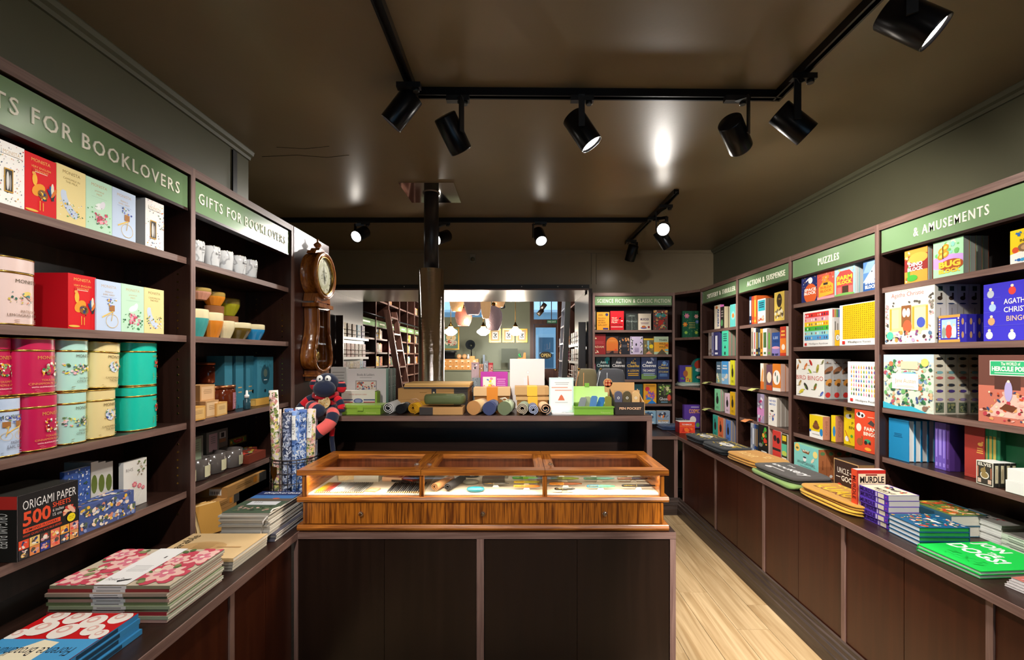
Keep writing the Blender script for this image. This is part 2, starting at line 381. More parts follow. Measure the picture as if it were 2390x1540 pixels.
# ================================================================ bookcases
def pins(parent, x, y0s, zs, sgn):
    mb = MB()
    for y in y0s:
        for z in zs:
            c = Vector((x, y, z)); n = 6
            ring = [(x+sgn*0.0015, y+0.0042*math.cos(2*PI*i/n), z+0.0042*math.sin(2*PI*i/n)) for i in range(n)]
            mb.face(ring if sgn > 0 else ring[::-1])
            ring2 = [(x, p[1], p[2]) for p in ring]
            mb.grid([ring2, ring], closed=True, sm=False)
    o = mb.obj('pin_sleeves', GOLD, parent); o['kind'] = 'stuff'; return o
def lettering(parent, st, x0, x1, z0, z1, y, col='f6f1df', bold=0.006, extr=0.003):
    vs, fs, a0, a1, b0, b1 = glyphs(st, bold, 1.22); mb = MB(); c = sr(col)
    P = [(x0+(x1-x0)*(a-a0)/(a1-a0), y-extr, z0+(z1-z0)*(b-b0)/(b1-b0)) for a, b in vs]
    for f in fs: mb.face([P[i] for i in f], c)
    from collections import Counter
    cnt = Counter()
    for f in fs:
        for i in range(len(f)): cnt[frozenset((f[i], f[(i+1) % len(f)]))] += 1
    for f in fs:
        for i in range(len(f)):
            a, b = f[i], f[(i+1) % len(f)]
            if cnt[frozenset((a, b))] == 1: p, q = P[a], P[b]; mb.face([p, (p[0], y, p[2]), (q[0], y, q[2]), q], c)
    return mb.obj('lettering', PRINT, parent)
def bookcase(label, loc, rz, W, shelves, zb, zt, depth, sign, far, lastend=False, group='dark wood bookcase bays', pegs=True):
    """local: x to the viewer's right, y into the case, z up from the floor"""
    t = 0.025; R = thing('bookcase', label, 'bookcase', loc, rz)
    def panel(x):
        o = MB().box(x-t/2, x+t/2, 0.004, depth, zb, zt).obj('side_panel', DARK, R)
        MB().box(x-t/2, x+t/2, 0, 0.004, zb, zt).obj('edge_band', EDGEZ, o)
    panel(0 if far == 'l' else W)
    if lastend: panel(W if far == 'l' else 0)
    MB().box(t/2, W-t/2, depth-0.008, depth, zb, zt-0.03).obj('back_panel', DARK, R)
    tb = MB().box(t/2, W-t/2, 0.004, depth-0.008, zt-0.034, zt).obj('top_board', DARKX, R)
    MB().box(t/2, W-t/2, 0, 0.004, zt-0.034, zt).obj('edge_band', EDGEX, tb)
    for z in shelves:
        s = MB().box(t/2+0.001, W-t/2-0.001, 0.022, depth-0.009, z-0.026, z).obj('shelf', DARKX, R)
        MB().box(t/2+0.001, W-t/2-0.001, 0.018, 0.022, z-0.026, z).obj('edge_band', EDGEX, s)
    if sign:
        z0, z1, st, tx0, tx1, th = sign[:6]
        b = MB().box(t/2+0.004, W-t/2-0.004, 0.012, 0.018, z0, z1).obj('sign_board', SIGNM, R)
        MB().box(t/2+0.004, W-t/2-0.004, 0.010, 0.05, z0-0.012, z0-0.001).obj('sign_rail', DARKX, R)
        zc = (z0+z1)/2-0.002
        if st: lettering(b, st, tx0, tx1, zc-th/2, zc+th/2, 0.012)
        else: MB().box(W*0.3, W*0.7, 0.0105, 0.0115, zc-0.012, zc+0.012, 'e8ecd8').obj('lettering', PRINT, b)
    if pegs:
        zs = []; k = zb+0.12
        S = sorted(shelves)
        while k < S[-1]-0.05:
            if all(abs(k-q+0.013) > 0.03 for q in S): zs.append(k)
            k += 0.032
        x = t/2 if far == 'l' else W-t/2
        pins(R, x, (0.055, depth-0.075), zs, 1 if far == 'l' else -1)
    return R
RS34, RS12 = [1.876, 1.583, 1.256, 1.0], [1.779, 1.523, 1.264, 1.003]
UY = [4.563, 3.815, 3.074, 2.330, 1.586, 0.842]
def rx(px, y0): return y0-XR*F/(px-CX)       # local x of a px on the right case front
sg = (2.057, 2.172)
bookcase('dark bookcase bay under the MYSTERY & THRILLER sign', (XR, UY[0], 0), -PI/2, UY[0]-UY[1], RS12, LEDGE, 2.209, 0.285, (*sg, 'MYSTERY & THRILLER', 0.13, 0.70, 0.042), 'l')
bookcase('dark bookcase bay under the ACTION & SUSPENSE sign', (XR, UY[1], 0), -PI/2, UY[1]-UY[2], RS12, LEDGE, 2.209, 0.285, (*sg, 'ACTION & SUSPENSE', 0.15, 0.67, 0.042), 'l')
bookcase('dark bookcase bay under the PUZZLES sign', (XR, UY[2], 0), -PI/2, UY[2]-UY[3], RS34, LEDGE, 2.209, 0.285, (*sg, 'PUZZLES', 0.275, 0.455, 0.043), 'l')
bookcase('dark bookcase bay under the & AMUSEMENTS sign', (XR, UY[3], 0), -PI/2, UY[3]-UY[4], RS34, LEDGE, 2.209, 0.285, (*sg, '& AMUSEMENTS', 0.205, 0.545, 0.043), 'l')
bookcase('empty dark bookcase bay next to the & AMUSEMENTS bay', (XR, UY[4], 0), -PI/2, UY[4]-UY[5], RS34, LEDGE, 2.209, 0.285, None, 'l', True)
XLC = -1.348
LS = [1.93, 1.608, 1.248, 0.965]
LY = [0.225, 1.04, 1.855, 2.675]
bookcase('dark bookcase bay holding tea tins under a BOOKLOVERS sign', (XLC, LY[1], 0), PI/2, LY[2]-LY[1], LS, LEDGE, 2.306, 0.285, (2.135, 2.265, 'GIFTS FOR BOOKLOVERS', 0.0135, 0.752, 0.047), 'r')
bookcase('dark bookcase bay holding cups and candles under a BOOKLOVERS sign', (XLC, LY[2], 0), PI/2, LY[3]-LY[2], LS, LEDGE, 2.306, 0.285, (2.135, 2.265, 'GIFTS FOR BOOKLOVERS', 0.045, 0.755, 0.047), 'r')
bookcase('empty dark bookcase bay beside the tea tins', (XLC, LY[0], 0), PI/2, LY[1]-LY[0], LS, LEDGE, 2.306, 0.285, None, 'r', True)
YS, XS0, XS1 = 4.84, 0.832, 1.70
SFS = [1.805, 1.539, 1.266, 1.0]
bookcase('dark bookcase under the SCIENCE FICTION & CLASSIC FICTION sign', (XS0, YS, 0), 0, XS1-XS0, SFS, LEDGE, 2.209, 0.285, (2.075, 2.172, 'SCIENCE FICTION & CLASSIC FICTION', 0.04, 0.835, 0.042), 'l', True, pegs=False)
pins(bpy.data.objects['bookcase.007'] if 'bookcase.007' in bpy.data.objects else floor, XS1-XS0-0.0125, (0.06, 0.2), [1.05+0.032*i for i in range(6)]+[1.32+0.032*i for i in range(6)]+[1.6+0.032*i for i in range(5)]+[1.84+0.032*i for i in range(5)], -1)
# corner shelves between the science fiction case and the mystery case
R = thing('corner_shelf', 'open dark corner shelves between the two bookcase runs', 'shelves', (XS1, YS, 0), 0)
A, B = (0.014, 0.0), (XR-XS1-0.001, UY[0]+0.014-YS)
pts = [A, B, (XW-XS1-0.003, B[1]), (XW-XS1-0.003, 0.28), (0.014, 0.28)]
for z in (1.719, 1.195, 2.209):
    s = MB().prism(pts, z-0.026, z, 'z').obj('shelf' if z < 2.2 else 'top_board', DARKX, R)
    d = Vector((B[0]-A[0], B[1]-A[1], 0)).normalized(); n = Vector((-d.y, d.x, 0))*-0.004
    MB().prism([A, B, (B[0]+n.x, B[1]+n.y), (A[0]+n.x, A[1]+n.y)], z-0.026, z, 'z').obj('edge_band', EDGEX, s)
MB().box(0.014, XW-XS1-0.003, 0.281, 0.288, LEDGE, 2.209).obj('back_panel', DARK, R)
# tall wood panel that carries the clock, beyond the left case
p = MB().box(-1.372, XLC, LY[3]+0.014, 3.19, LEDGE, 2.306).obj('panel_board', MANTLE)
tag(p, 'tall mahogany panel behind the wall clock', 'panel')
MB().box(-1.374, XLC+0.002, LY[3]+0.0135, LY[3]+0.018, LEDGE, 2.306).obj('edge_band', EDGEZ, p)
# ================================================================ cabinets and ledges
def run(label, x0, x1, y0, y1, edge, z=LEDGE, t=0.03):
    o = MB().box(x0, x1, y0, y1, z-t, z).obj('ledge_board', DARKY if edge in 'lr' else DARKX); tag(o, label, 'ledge')
    if edge == 'l': MB().box(x0-0.004, x0, y0, y1, z-t, z).obj('edge_band', EDGEY, o)
    if edge == 'r': MB().box(x1, x1+0.004, y0, y1, z-t, z).obj('edge_band', EDGEY, o)
    if edge == 'f': MB().box(x0, x1, y0-0.004, y0, z-t, z).obj('edge_band', EDGEX, o)
    return o
run('long dark ledge below the right-hand bookcases', XL, XW-0.002, -1.55, 4.80, 'l')
run('dark ledge in front of the science fiction bookcase', 0.75, XL-0.006, 4.286, 5.12, 'f')
run('long dark ledge below the gift bookcases', -1.652, -0.967, -1.55, 3.19, 'r')
def cabinet(label, y0, y1, side, group):
    """two-door base cabinet; side 'R' faces -x at XL, 'L' faces +x at -0.963"""
    zt = LEDGE-0.03; zb = 0.15
    if side == 'R': R = thing('base_cabinet', label, 'cabinet', (XL+0.02, y1, 0), -PI/2, group)
    else: R = thing('base_cabinet', label, 'cabinet', (-0.985, y0, 0), PI/2, group); zb = 0.1
    W = y1-y0; D = 0.55
    MB().box(0.003, W-0.003, 0.02, D, zb, zt-0.001).obj('carcass', DARK, R)
    MB().box(0, 0.024, -0.006, 0.02, zb, zt-0.001).obj('post', EDGEZ, R)
    for i in (0, 1):
        a = 0.025+i*(W-0.025)/2; MB().box(a+0.001, a+(W-0.025)/2-0.002, 0.0, 0.019, zb+0.002, zt-0.003).obj('door', DOORM, R)
    return R
for i, (a, b) in enumerate(((3.535, 4.215), (2.845, 3.535), (2.152, 2.845), (1.488, 2.152), (0.80, 1.488))):
    nm = ['beside the corner', 'under the yellow printed shirts', 'under the charcoal folded shirt', 'under the purple book stack', 'under the green book'][i]
    cabinet('dark two-door base cabinet '+nm, a, b, 'R', 'base cabinets under the right ledge')
for i, (a, b) in enumerate(((1.52, 1.945), (0.83, 1.52), (0.14, 0.83))):
    nm = ['beside the counter', 'under the floral paper books', 'past the floral paper books'][i]
    cabinet('dark two-door base cabinet of the gift ledge '+nm, a, b, 'L', 'base cabinets under the left ledge')
R = thing('base_cabinet', 'dark cabinet front below the science fiction bookcase', 'cabinet', (0.75, 4.30, 0), 0)
MB().box(0, 0.765, 0.02, 0.5, 0.15, 0.719).obj('carcass', DARK, R)
MB().box(0.765, 0.80, 0, 0.03, 0.15, 0.719).obj('post', EDGEZ, R)
for i in (0, 1): MB().box(0.012+0.376*i, 0.012+0.376*i+0.374, 0.0, 0.019, 0.152, 0.716).obj('door', BLKDOOR, R)
# ================================================================ the counter with its raised back shelf
R = thing('counter', 'dark laminate counter under the oak display case', 'counter', (-0.962, 1.952, 0), 0)
CW = 1.658
t = MB().box(0, CW, 0.004, 1.06, 0.722, LEDGE).obj('worktop', DARKX, R)
MB().box(0, CW, 0, 0.004, 0.722, LEDGE).obj('edge_band', EDGEX, t)
MB().box(0.02, CW-0.02, 0.03, 1.04, 0.0, 0.721).obj('carcass', BLKDOOR, R)
for px in (678, 1121, 1572):
    xx = (px-CX)/F*1.956+0.962; MB().box(max(0.0, xx-0.016), min(CW, xx+0.016), 0.002, 0.03, 0, 0.7215).obj('post', EDGEZ, R)
xs = [(px-CX)/F*1.96+0.962 for px in (687, 897, 1112, 1131, 1347, 1562)]
for a, b in ((0, 1), (1, 2), (3, 4), (4, 5)): MB().box(xs[a]+0.001, xs[b]-0.001, 0.008, 0.029, 0.03, 0.716).obj('door', BLKDOOR, R)
R = thing('raised_shelf', 'raised dark shelf standing on the back of the counter', 'shelf', (-1.24, 2.40, LEDGE+0.001), 0)
W = 0.727+1.24; H = 1.20-LEDGE
t = MB().box(0, W, 0.004, 0.60, H-0.028, H).obj('shelf_top', DARKX, R); MB().box(0, W, 0, 0.004, H-0.028, H).obj('edge_band', EDGEX, t)
for a in (0, W-0.028):
    t = MB().box(a, a+0.028, 0.004, 0.60, 0, H-0.0285).obj('side_panel', DARK, R); MB().box(a, a+0.028, 0, 0.004, 0, H-0.0285).obj('edge_band', EDGEZ, t)
MB().box(0.0285, W-0.0285, 0.42, 0.44, 0, H-0.0285).obj('back_panel', DARKX, R)
# ================================================================ oak display case
R = thing('display_case', 'oak glazed display case with three drawers on the counter', 'display case', (-0.973, 1.966, LEDGE), 0)
W, D = 1.644, 0.392
x1, x2 = 0.548, 1.096
def mould(z0, z1, out, name):
    pr = [(out, z0), (0.004, z0+0.003), (0, (z0+z1)/2), (0.004, z1-0.003), (out*0.6, z1), (D, z1), (D, z0)]
    mb = MB(); mb.prism([(a, b) for a, b in pr], 0.0, W, 'x'); return mb.obj(name, OAKX, R, bevel=0.002)
mould(0.0, 0.026, 0.010, 'base_moulding')
MB().box(0.018, W-0.018, 0.022, D-0.012, 0.027, 0.124).obj('carcass', OAK, R)
for a, b in ((0.02, x1), (x1, x2), (x2, W-0.02)):
    d = MB().box(a+0.003, b-0.003, 0.012, 0.0215, 0.030, 0.122).obj('drawer_front', OAK, R, bevel=0.0015)
    k = MB(); c = (a+b)/2
    rows = [[(c+r*math.cos(2*PI*j/14), 0.012-y, 0.078+r*math.sin(2*PI*j/14)) for j in range(14)] for r, y in ((0.004, 0), (0.004, 0.006), (0.009, 0.008), (0.0125, 0.013), (0.011, 0.018), (0.006, 0.021))]
    k.grid(rows, 'ffffff', 0, True); k.face(rows[-1]); k.obj('knob', CRYST, d)
    MB().ball((c, 0.0, 0.078), 0.005, 8, 5).obj('knob_core', GOLD, d)
mould(0.125, 0.150, 0.010, 'middle_moulding')
MB().box(0.022, W-0.022, 0.024, D-0.014, 0.1505, 0.155, 'd8cbb8').obj('case_floor', MATTE, R)
MB().box(0.02, W-0.02, D-0.026, D-0.012, 0.151, 0.246).obj('back_panel', wood('case_back', '6a2f16', '8f4a28', 0.4, 'Z', fine=60), R)
for a in (0.018, W-0.032): MB().box(a, a+0.014, 0.03, D-0.027, 0.151, 0.246).obj('end_panel', OAKY, R)
for a in (0.018, x1-0.010, x2-0.010, W-0.038): MB().box(a, a+0.020, 0.012, 0.030, 0.151, 0.246).obj('post', OAK, R)
for a in (x1-0.004, x2-0.004): MB().box(a, a+0.008, 0.0305, D-0.027, 0.156, 0.246).obj('divider_pane', PANE, R)
for a, b in ((0.038, x1-0.010), (x1+0.010, x2-0.010), (x2+0.010, W-0.038)): MB().box(a, b, 0.018, 0.022, 0.151, 0.246).obj('front_pane', PANE, R)
for i, (a, b) in enumerate(((0.0, x1), (x1, x2), (x2, W))):
    L = MB().box(a+0.001, b-0.001, 0.0, 0.056, 0.2465, 0.270).obj('lid', OAKX, R, bevel=0.006)
    MB().box(a+0.001, b-0.001, 0.325, D+0.002, 0.2465, 0.270).obj('back_rail', OAKX, L, bevel=0.003)
    sl = 0.056 if i == 0 else 0.045; srr = 0.056 if i == 2 else 0.045
    MB().box(a+0.001, a+sl, 0.0565, 0.3245, 0.2465, 0.2695).obj('stile', OAKY, L, bevel=0.002); MB().box(b-srr, b-0.001, 0.0565, 0.3245, 0.2465, 0.2695).obj('stile', OAKY, L, bevel=0.002)
    MB().box(a+sl+0.001, b-srr-0.001, 0.058, 0.323, 0.256, 0.260).obj('lid_pane', PANE, L)
    for kx in ([b-0.028] if i == 0 else [a+0.028]):
        MB().lathe([(0.004, 0), (0.005, 0.006), (0.011, 0.010), (0.013, 0.015), (0.009, 0.021), (0.0, 0.022)], 12, (kx, 0.045), z0=0.270).obj('knob', CRYST, L)
    MB().box(a+0.05, b-0.05, 0.032, 0.038, 0.2405, 0.246).obj('led_strip', LED, R)
    ld = bpy.data.lights.new('case_light', 'AREA'); ld.shape = 'RECTANGLE'; ld.size = 0.44; ld.size_y = 0.02; ld.energy = 1.7; ld.color = (1, 0.90, 0.76)
    lo = bpy.data.objects.new('case_light', ld); COL.objects.link(lo); lo.parent = R; lo.location = ((a+b)/2, 0.045, 0.238); lo.rotation_euler = (math.radians(-28)+0, 0, 0)
# ================================================================ flue
R = thing('flue_pipe', 'black flue pipe in a polished steel sleeve up to the ceiling', 'flue pipe', (-0.612, 3.18, 0), 0)
MB().lathe([(0.052, 2.10), (0.052, ZC-0.012)], 28).obj('black_pipe', FLUEB, R)
mb = MB(); prof = [(0.0905, 0.0), (0.0905, 2.137), (0.0885, 2.1375), (0.0885, 2.05), (0.053, 2.05)]; mb.lathe(prof, 40, cap=False); mb.obj('steel_sleeve', SLEEVE, R)
MB().box(-0.186, 0.186, -0.19, 0.20, ZC-0.010, ZC-0.001).obj('ceiling_plate', CHROME, R, bevel=0.001)
MB().lathe([(0.053, -0.004), (0.061, -0.004), (0.061, 0.0), (0.053, 0.0)], 28, z0=ZC-0.0105, cap=False).obj('collar', BRUSH, R)
# ================================================================ ceiling tracks and spotlights
def track(label, segs):
    R = thing('lighting_track', label, 'track', (segs[0][0][0], segs[0][0][1], ZC), 0); o = Vector((segs[0][0][0], segs[0][0][1]))
    for (a, b) in segs:
        a = Vector(a)-o; b = Vector(b)-o; d = (b-a).normalized(); n = Vector((-d.y, d.x)); mb = MB()
        def q(s, hw): return [a+d*(-0.018)+n*(s-hw), b+d*0.018+n*(s-hw), b+d*0.018+n*(s+hw), a+d*(-0.018)+n*(s+hw)]
        mb.prism([(p.x, p.y) for p in q(0, 0.0175)], -0.016, -0.0005, 'z')
        for sd in (-0.0135, 0.0135): mb.prism([(p.x, p.y) for p in q(sd, 0.004)], -0.034, -0.016, 'z')
        mb.obj('rail', BLACKG, R)
    return R
TL, TR, TF = -0.452, 1.155, 1.955
track('black U-shaped ceiling track over the display case', [((TL, -1.2), (TL, TF)), ((TL, TF), (TR, TF+0.02)), ((TR, TF+0.02), (TR, -1.2))])
track('black ceiling track crossing near the flue plate', [((-2.0, 3.79), (1.12, 3.79)), ((1.12, 3.15), (1.12, 4.55))])
def lamp(base, head, d, label, watts=1.0, cone=82, blend=0.9, side=None, on=True):
    """base: point on the track; head: centre of the can; d: aim"""
    d = Vector(d).normalized(); h = Vector(head); b = Vector(base)
    R = thing('track_spotlight', label, 'spotlight', (b.x, b.y, ZC-0.034), 0)
    o = Vector((b.x, b.y, ZC-0.034))
    MB().box(-0.05, 0.05, -0.014, 0.014, -0.022, 0.0).obj('adapter', BLACK, R, bevel=0.002)
    MB().lathe([(0.012, -0.036), (0.014, -0.034), (0.014, -0.022)], 14, (0.03, 0)).obj('knob', BLACK, R)
    # arm beside the can
    s = d.cross(Vector((0, 0, 1))); s = s.normalized() if s.length > 1e-3 else Vector((1, 0, 0))
    if side: s = s*side
    p0 = Vector((0, 0, -0.022)); pv = h-o-d*0.01+s*0.056; pt = Vector((pv.x, pv.y, -0.032))
    mb = MB()
    def bar(a, c, w, th):
        ax = (c-a); L = ax.length; ax.normalize(); u = s if abs(ax.dot(s)) < 0.9 else Vector((0, 0, 1)); v = ax.cross(u).normalized(); u = v.cross(ax)
        P = [[a+u*i*th+v*j*w for i, j in ((-1, -1), (1, -1), (1, 1), (-1, 1))], [c+u*i*th+v*j*w for i, j in ((-1, -1), (1, -1), (1, 1), (-1, 1))]]
        mb.grid(P, closed=True, sm=False); mb.face(P[0][::-1]); mb.face(P[1])
    bar(p0+Vector((0, 0, 0.004)), pt+s*0.003, 0.012, 0.004); bar(pt+Vector((0, 0, 0.008)), pv-Vector((0, 0, 0.018)), 0.013, 0.0035)
    mb.obj('arm', BLACK, R)
    # can
    rot = d.to_track_quat('-Z', 'Y').to_matrix(); mb = MB()
    prof = [(0.0, 0.078), (0.046, 0.078), (0.050, 0.074), (0.050, -0.072), (0.0495, -0.076), (0.0455, -0.076), (0.044, -0.062)]
    rows = [[h-o+rot @ Vector((r*math.cos(2*PI*j/28), r*math.sin(2*PI*j/28), z)) for j in range(28)] for r, z in prof]
    mb.grid(rows, closed=True); c = mb.obj('can', BLACKG, R)
    mb = MB(); mb.face([h-o+rot @ Vector((0.0435*math.cos(2*PI*j/24), 0.0435*math.sin(2*PI*j/24), -0.066)) for j in range(24)][::-1]); mb.obj('lens', LENS, c)
    if on:
        ld = bpy.data.lights.new('spot', 'SPOT'); ld.energy = SPOT_W*watts; ld.spot_size = math.radians(cone); ld.spot_blend = blend; ld.shadow_soft_size = 0.03; ld.color = (1, 0.955, 0.89)
        lo = bpy.data.objects.new('spot', ld); COL.objects.link(lo); lo.parent = R; lo.location = h-o+d*0.08; lo.rotation_euler = d.to_track_quat('-Z', 'Y').to_euler()
    return R
ZT = ZC
def aim(p, t): return (t[0]-p[0], t[1]-p[1], t[2]-p[2])
lamp((TL, 1.86, ZT), (-0.497, 1.92, 2.585), (-0.65, 0.10, -0.75), 'black track spotlight at the corner of the U track, aimed at the gift shelves', 1.0, 80)
lamp((-0.26, TF, ZT), (-0.28, 1.95, 2.495), (0.40, 0.55, -0.74), 'black track spotlight over the display case, aimed at the raised shelf', 1.4)
lamp((0.285, TF, ZT), (0.285, 1.95, 2.51), (0.54, -0.05, -0.84), 'black track spotlight mid-way on the U track with its lens showing', 1.7)
lamp((0.96, TF, ZT), (0.955, 1.95, 2.49), (0.64, 0.64, -0.44), 'black track spotlight showing its closed end, beside the right track corner', 1.9, 105)
lamp((TR, 1.80, ZT), (1.145, 1.85, 2.49), (0.70, -0.10, -0.66), 'black track spotlight on the right arm next to the track corner', 0.42, 120)
lamp((TR, 1.24, ZT), (1.15, 1.30, 2.50), (0.60, -0.38, -0.70), 'large black track spotlight on the right arm, lens wide open', 0.42, 130)
lamp((-1.305, 3.79, ZT), (-1.315, 3.74, 2.545), (-0.22, -0.80, -0.50), 'black spotlight on the rear track shining beside the clock', 2.6, 70)
lamp((-0.62, 3.79, ZT), (-0.64, 3.79, 2.53), (-0.60, -0.85, -0.50), 'black spotlight on the rear track half hidden by the flue', 1.2)
lamp((0.20, 3.79, ZT), (0.19, 3.76, 2.53), (0.16, -0.66, -0.68), 'black spotlight on the rear track over the middle of the opening', 1.0)
lamp((1.12, 3.36, ZT), (1.125, 3.42, 2.50), (-0.34, -0.86, -0.34), 'black spotlight shining straight out beside the mystery bookcase', 1.5)
lamp((1.12, 3.66, ZT), (1.19, 3.62, 2.47), (0.50, 0.10, -0.72), 'black spotlight hanging just below the brightest lamp', 1.3)
lamp((1.12, 4.38, ZT), (1.12, 4.36, 2.53), (-0.14, 0.42, -0.80), 'black spotlight aimed at the science fiction bookcase', 0.8)
for k, (bx, by, tg, w) in enumerate(((TL, 0.85, (-1.4, 1.45, 1.25), 0.75), (TL, 0.1, (-1.15, 1.5, 0.8), 0.9), (TL, -0.45, (-0.35, 2.3, 1.02), 2.4), (TR, 0.75, (1.66, 2.15, 0.75), 1.6), (TR, 0.1, (1.05, 2.45, 0.0), 10.0), (TR, -0.45, (0.35, 2.3, 1.02), 2.4), (TR, -0.9, (1.9, 3.6, 1.4), 2.6))):  # unseen track spotlights, added out of view to light shelves, floor and counter
    h = (bx, by+0.02, 2.50)
    lamp((bx, by, ZT), h, aim(h, tg), ['black spotlight on the left track arm aimed at the tea tins', 'black spotlight on the left track arm aimed at the gift ledge', 'black spotlight at the end of the left track arm', 'black spotlight on the right track arm aimed at the purple stack', 'black spotlight on the right track arm aimed at the aisle floor', 'black spotlight on the right track arm aimed at the counter goods', 'black spotlight at the end of the right track arm'][k], w, (76, 66, 40, 60, 30, 40, 44)[k], 0.7)
tag(MB().box(-0.028, 0.028, -0.03, 0, -0.045, 0.045, '8a8272').ball((0, -0.03, -0.01), 0.024, 12, 8, '57503f').obj('motion_sensor', PRINT, None, (-0.49, YB-0.002, 2.60)), 'small grey motion sensor on the bulkhead above the opening', 'sensor')
# ================================================================ builders for boxed goods and books
SEED = [10]
def art_on(parent, w, h, at, fn, name='cover_print', mat=None):
    SEED[0] += 7; a = Art(w, h, at, seed=SEED[0]); fn(a)
    if a.mb.f: a.obj(name, parent, mat)
def carton(P, name, label, cat, t, col, art=None, n=1, group=None, side=None, sideart=None, near='r', mat=None, gap=0.002, inset=0.0, tops=None):
    """closed card box, n alike ones one behind the other; near: which side face the aisle light and camera see"""
    loc, rz, w, h = P; out = []
    for i in range(n):
        y = i*(t+gap)
        o = MB().box(0, w, y, y+t, 0, h, col, l=side or col, r=side or col, t=tops or col).obj(name, mat or PRINT, None, loc, rz, 0.0012)
        tag(o, label if i == 0 else 'further copy behind the '+' '.join(label.split()[:11]), cat, group if n == 1 else (group or 'copies of the '+label))
        if i == 0 and art: art_on(o, w, h, front(0.0), art)
        if sideart: art_on(o, t, h, sideR(w, y) if near == 'r' else sideL(0, y+t), sideart, 'side_print')
        out.append(o)
    return out
def book(P, label, t, col, art=None, n=1, group=None, spine='l', pages='e8dfcb', name='book', tilt=0.0, gap=0.0015, spineart=None, hard=False, back=None):
    """face-out book(s): cover wraps round a page block; spine at the viewer's left or right"""
    loc, rz, w, h = P; out = []
    c = 0.003 if hard else 0.0015; e = 0.003 if hard else 0.0006
    for i in range(n):
        y = i*(t+gap); mb = MB()
        mb.box(0, w, y, y+c, 0, h, col); mb.box(0, w, y+t-c, y+t, 0, h, back or col)
        if spine == 'l': mb.box(0, c, y+c, y+t-c, 0, h, col)
        else: mb.box(w-c, w, y+c, y+t-c, 0, h, col)
        o = mb.obj(name, PRINT, None, loc, rz)
        if tilt: o.rotation_euler = (-tilt, 0, rz)
        tag(o, label if i == 0 else 'further copy behind the '+' '.join(label.split()[:11]), 'book', group if n == 1 else (group or 'copies of the '+label))
        a, b = (c, w-e) if spine == 'l' else (e, w-c)
        MB().box(a, b, y+c, y+t-c, e, h-e, pages).obj('page_block', MATTE, o)
        if i == 0 and art: art_on(o, w, h, front(0.0), art)
        if spineart: art_on(o, t, h, sideL(0, y+t) if spine == 'l' else sideR(w, y), spineart, 'spine_print')
        out.append(o)
    return out
def spines(P, label, items, group, depth=0.13, hscale=None):
    """books standing spine out; items = (width share, height share, colour, accent)"""
    loc, rz, w, h = P; tot = sum(i[0] for i in items); x = 0.0; out = []
    for sh, hs, col, acc in items:
        t = w*sh/tot-0.0008; hh = h*hs; mb = MB()
        mb.box(0, t, 0, 0.002, 0, hh, col); mb.box(0, 0.0012, 0.002, depth, 0, hh, col); mb.box(t-0.0012, t, 0.002, depth, 0, hh, col)
        o = mb.obj('book', PRINT, None)
        m = Matrix.Translation(loc) @ Matrix.Rotation(rz, 4, 'Z') @ Matrix.Translation((x, 0, 0)); o.matrix_world = m
        tag(o, label, 'book', group)
        MB().box(0.0013, t-0.0013, 0.0022, depth-0.002, 0.001, hh-0.001, 'e6dcc6').obj('page_block', MATTE, o)
        def f(a, acc=acc):
            a.r(0.15, 0.30, 0.85, 0.86, acc) if a.rn.random() < 0.35 else a.r(0.32, 0.25, 0.68, 0.85, acc)
            a.r(0.25, 0.06, 0.75, 0.14, acc)
        art_on(o, t, hh, front(0.0), f, 'spine_print'); out.append(o); x += w*sh/tot
    return out
def flat(loc, rz, w, d, t, label, cat, col, art=None, name='book', edge='e9e2d2', spine='front', hard=True, group=None, spineart=None, c=0.0022, mat=None):
    """book or magazine lying flat: x to the right, y away; spine on front/back/left/right"""
    mb = MB(); mb.box(0, w, 0, d, 0, c, col); mb.box(0, w, 0, d, t-c, t, col); e = 0.003 if hard else 0.0008
    if spine == 'front': mb.box(0, w, 0, c, c, t-c, col); q = (e, w-e, c, d-e)
    elif spine == 'left': mb.box(0, c, 0, d, c, t-c, col); q = (c, w-e, e, d-e)
    elif spine == 'right': mb.box(w-c, w, 0, d, c, t-c, col); q = (e, w-c, e, d-e)
    else: mb.box(0, w, d-c, d, c, t-c, col); q = (e, w-e, e, d-c)
    o = mb.obj(name, mat or PRINT, None, loc, rz); tag(o, label, cat, group)
    MB().box(q[0], q[1], q[2], q[3], c, t-c, edge).obj('page_block', MATTE, o)
    if art: art_on(o, w, d, top(t), art)
    if spineart:
        if spine == 'front': art_on(o, w, t, front(0.0), spineart, 'spine_print')
        elif spine == 'left': art_on(o, d, t, sideL(0, d), spineart, 'spine_print')
        elif spine == 'right': art_on(o, d, t, sideR(w), spineart, 'spine_print')
    return o
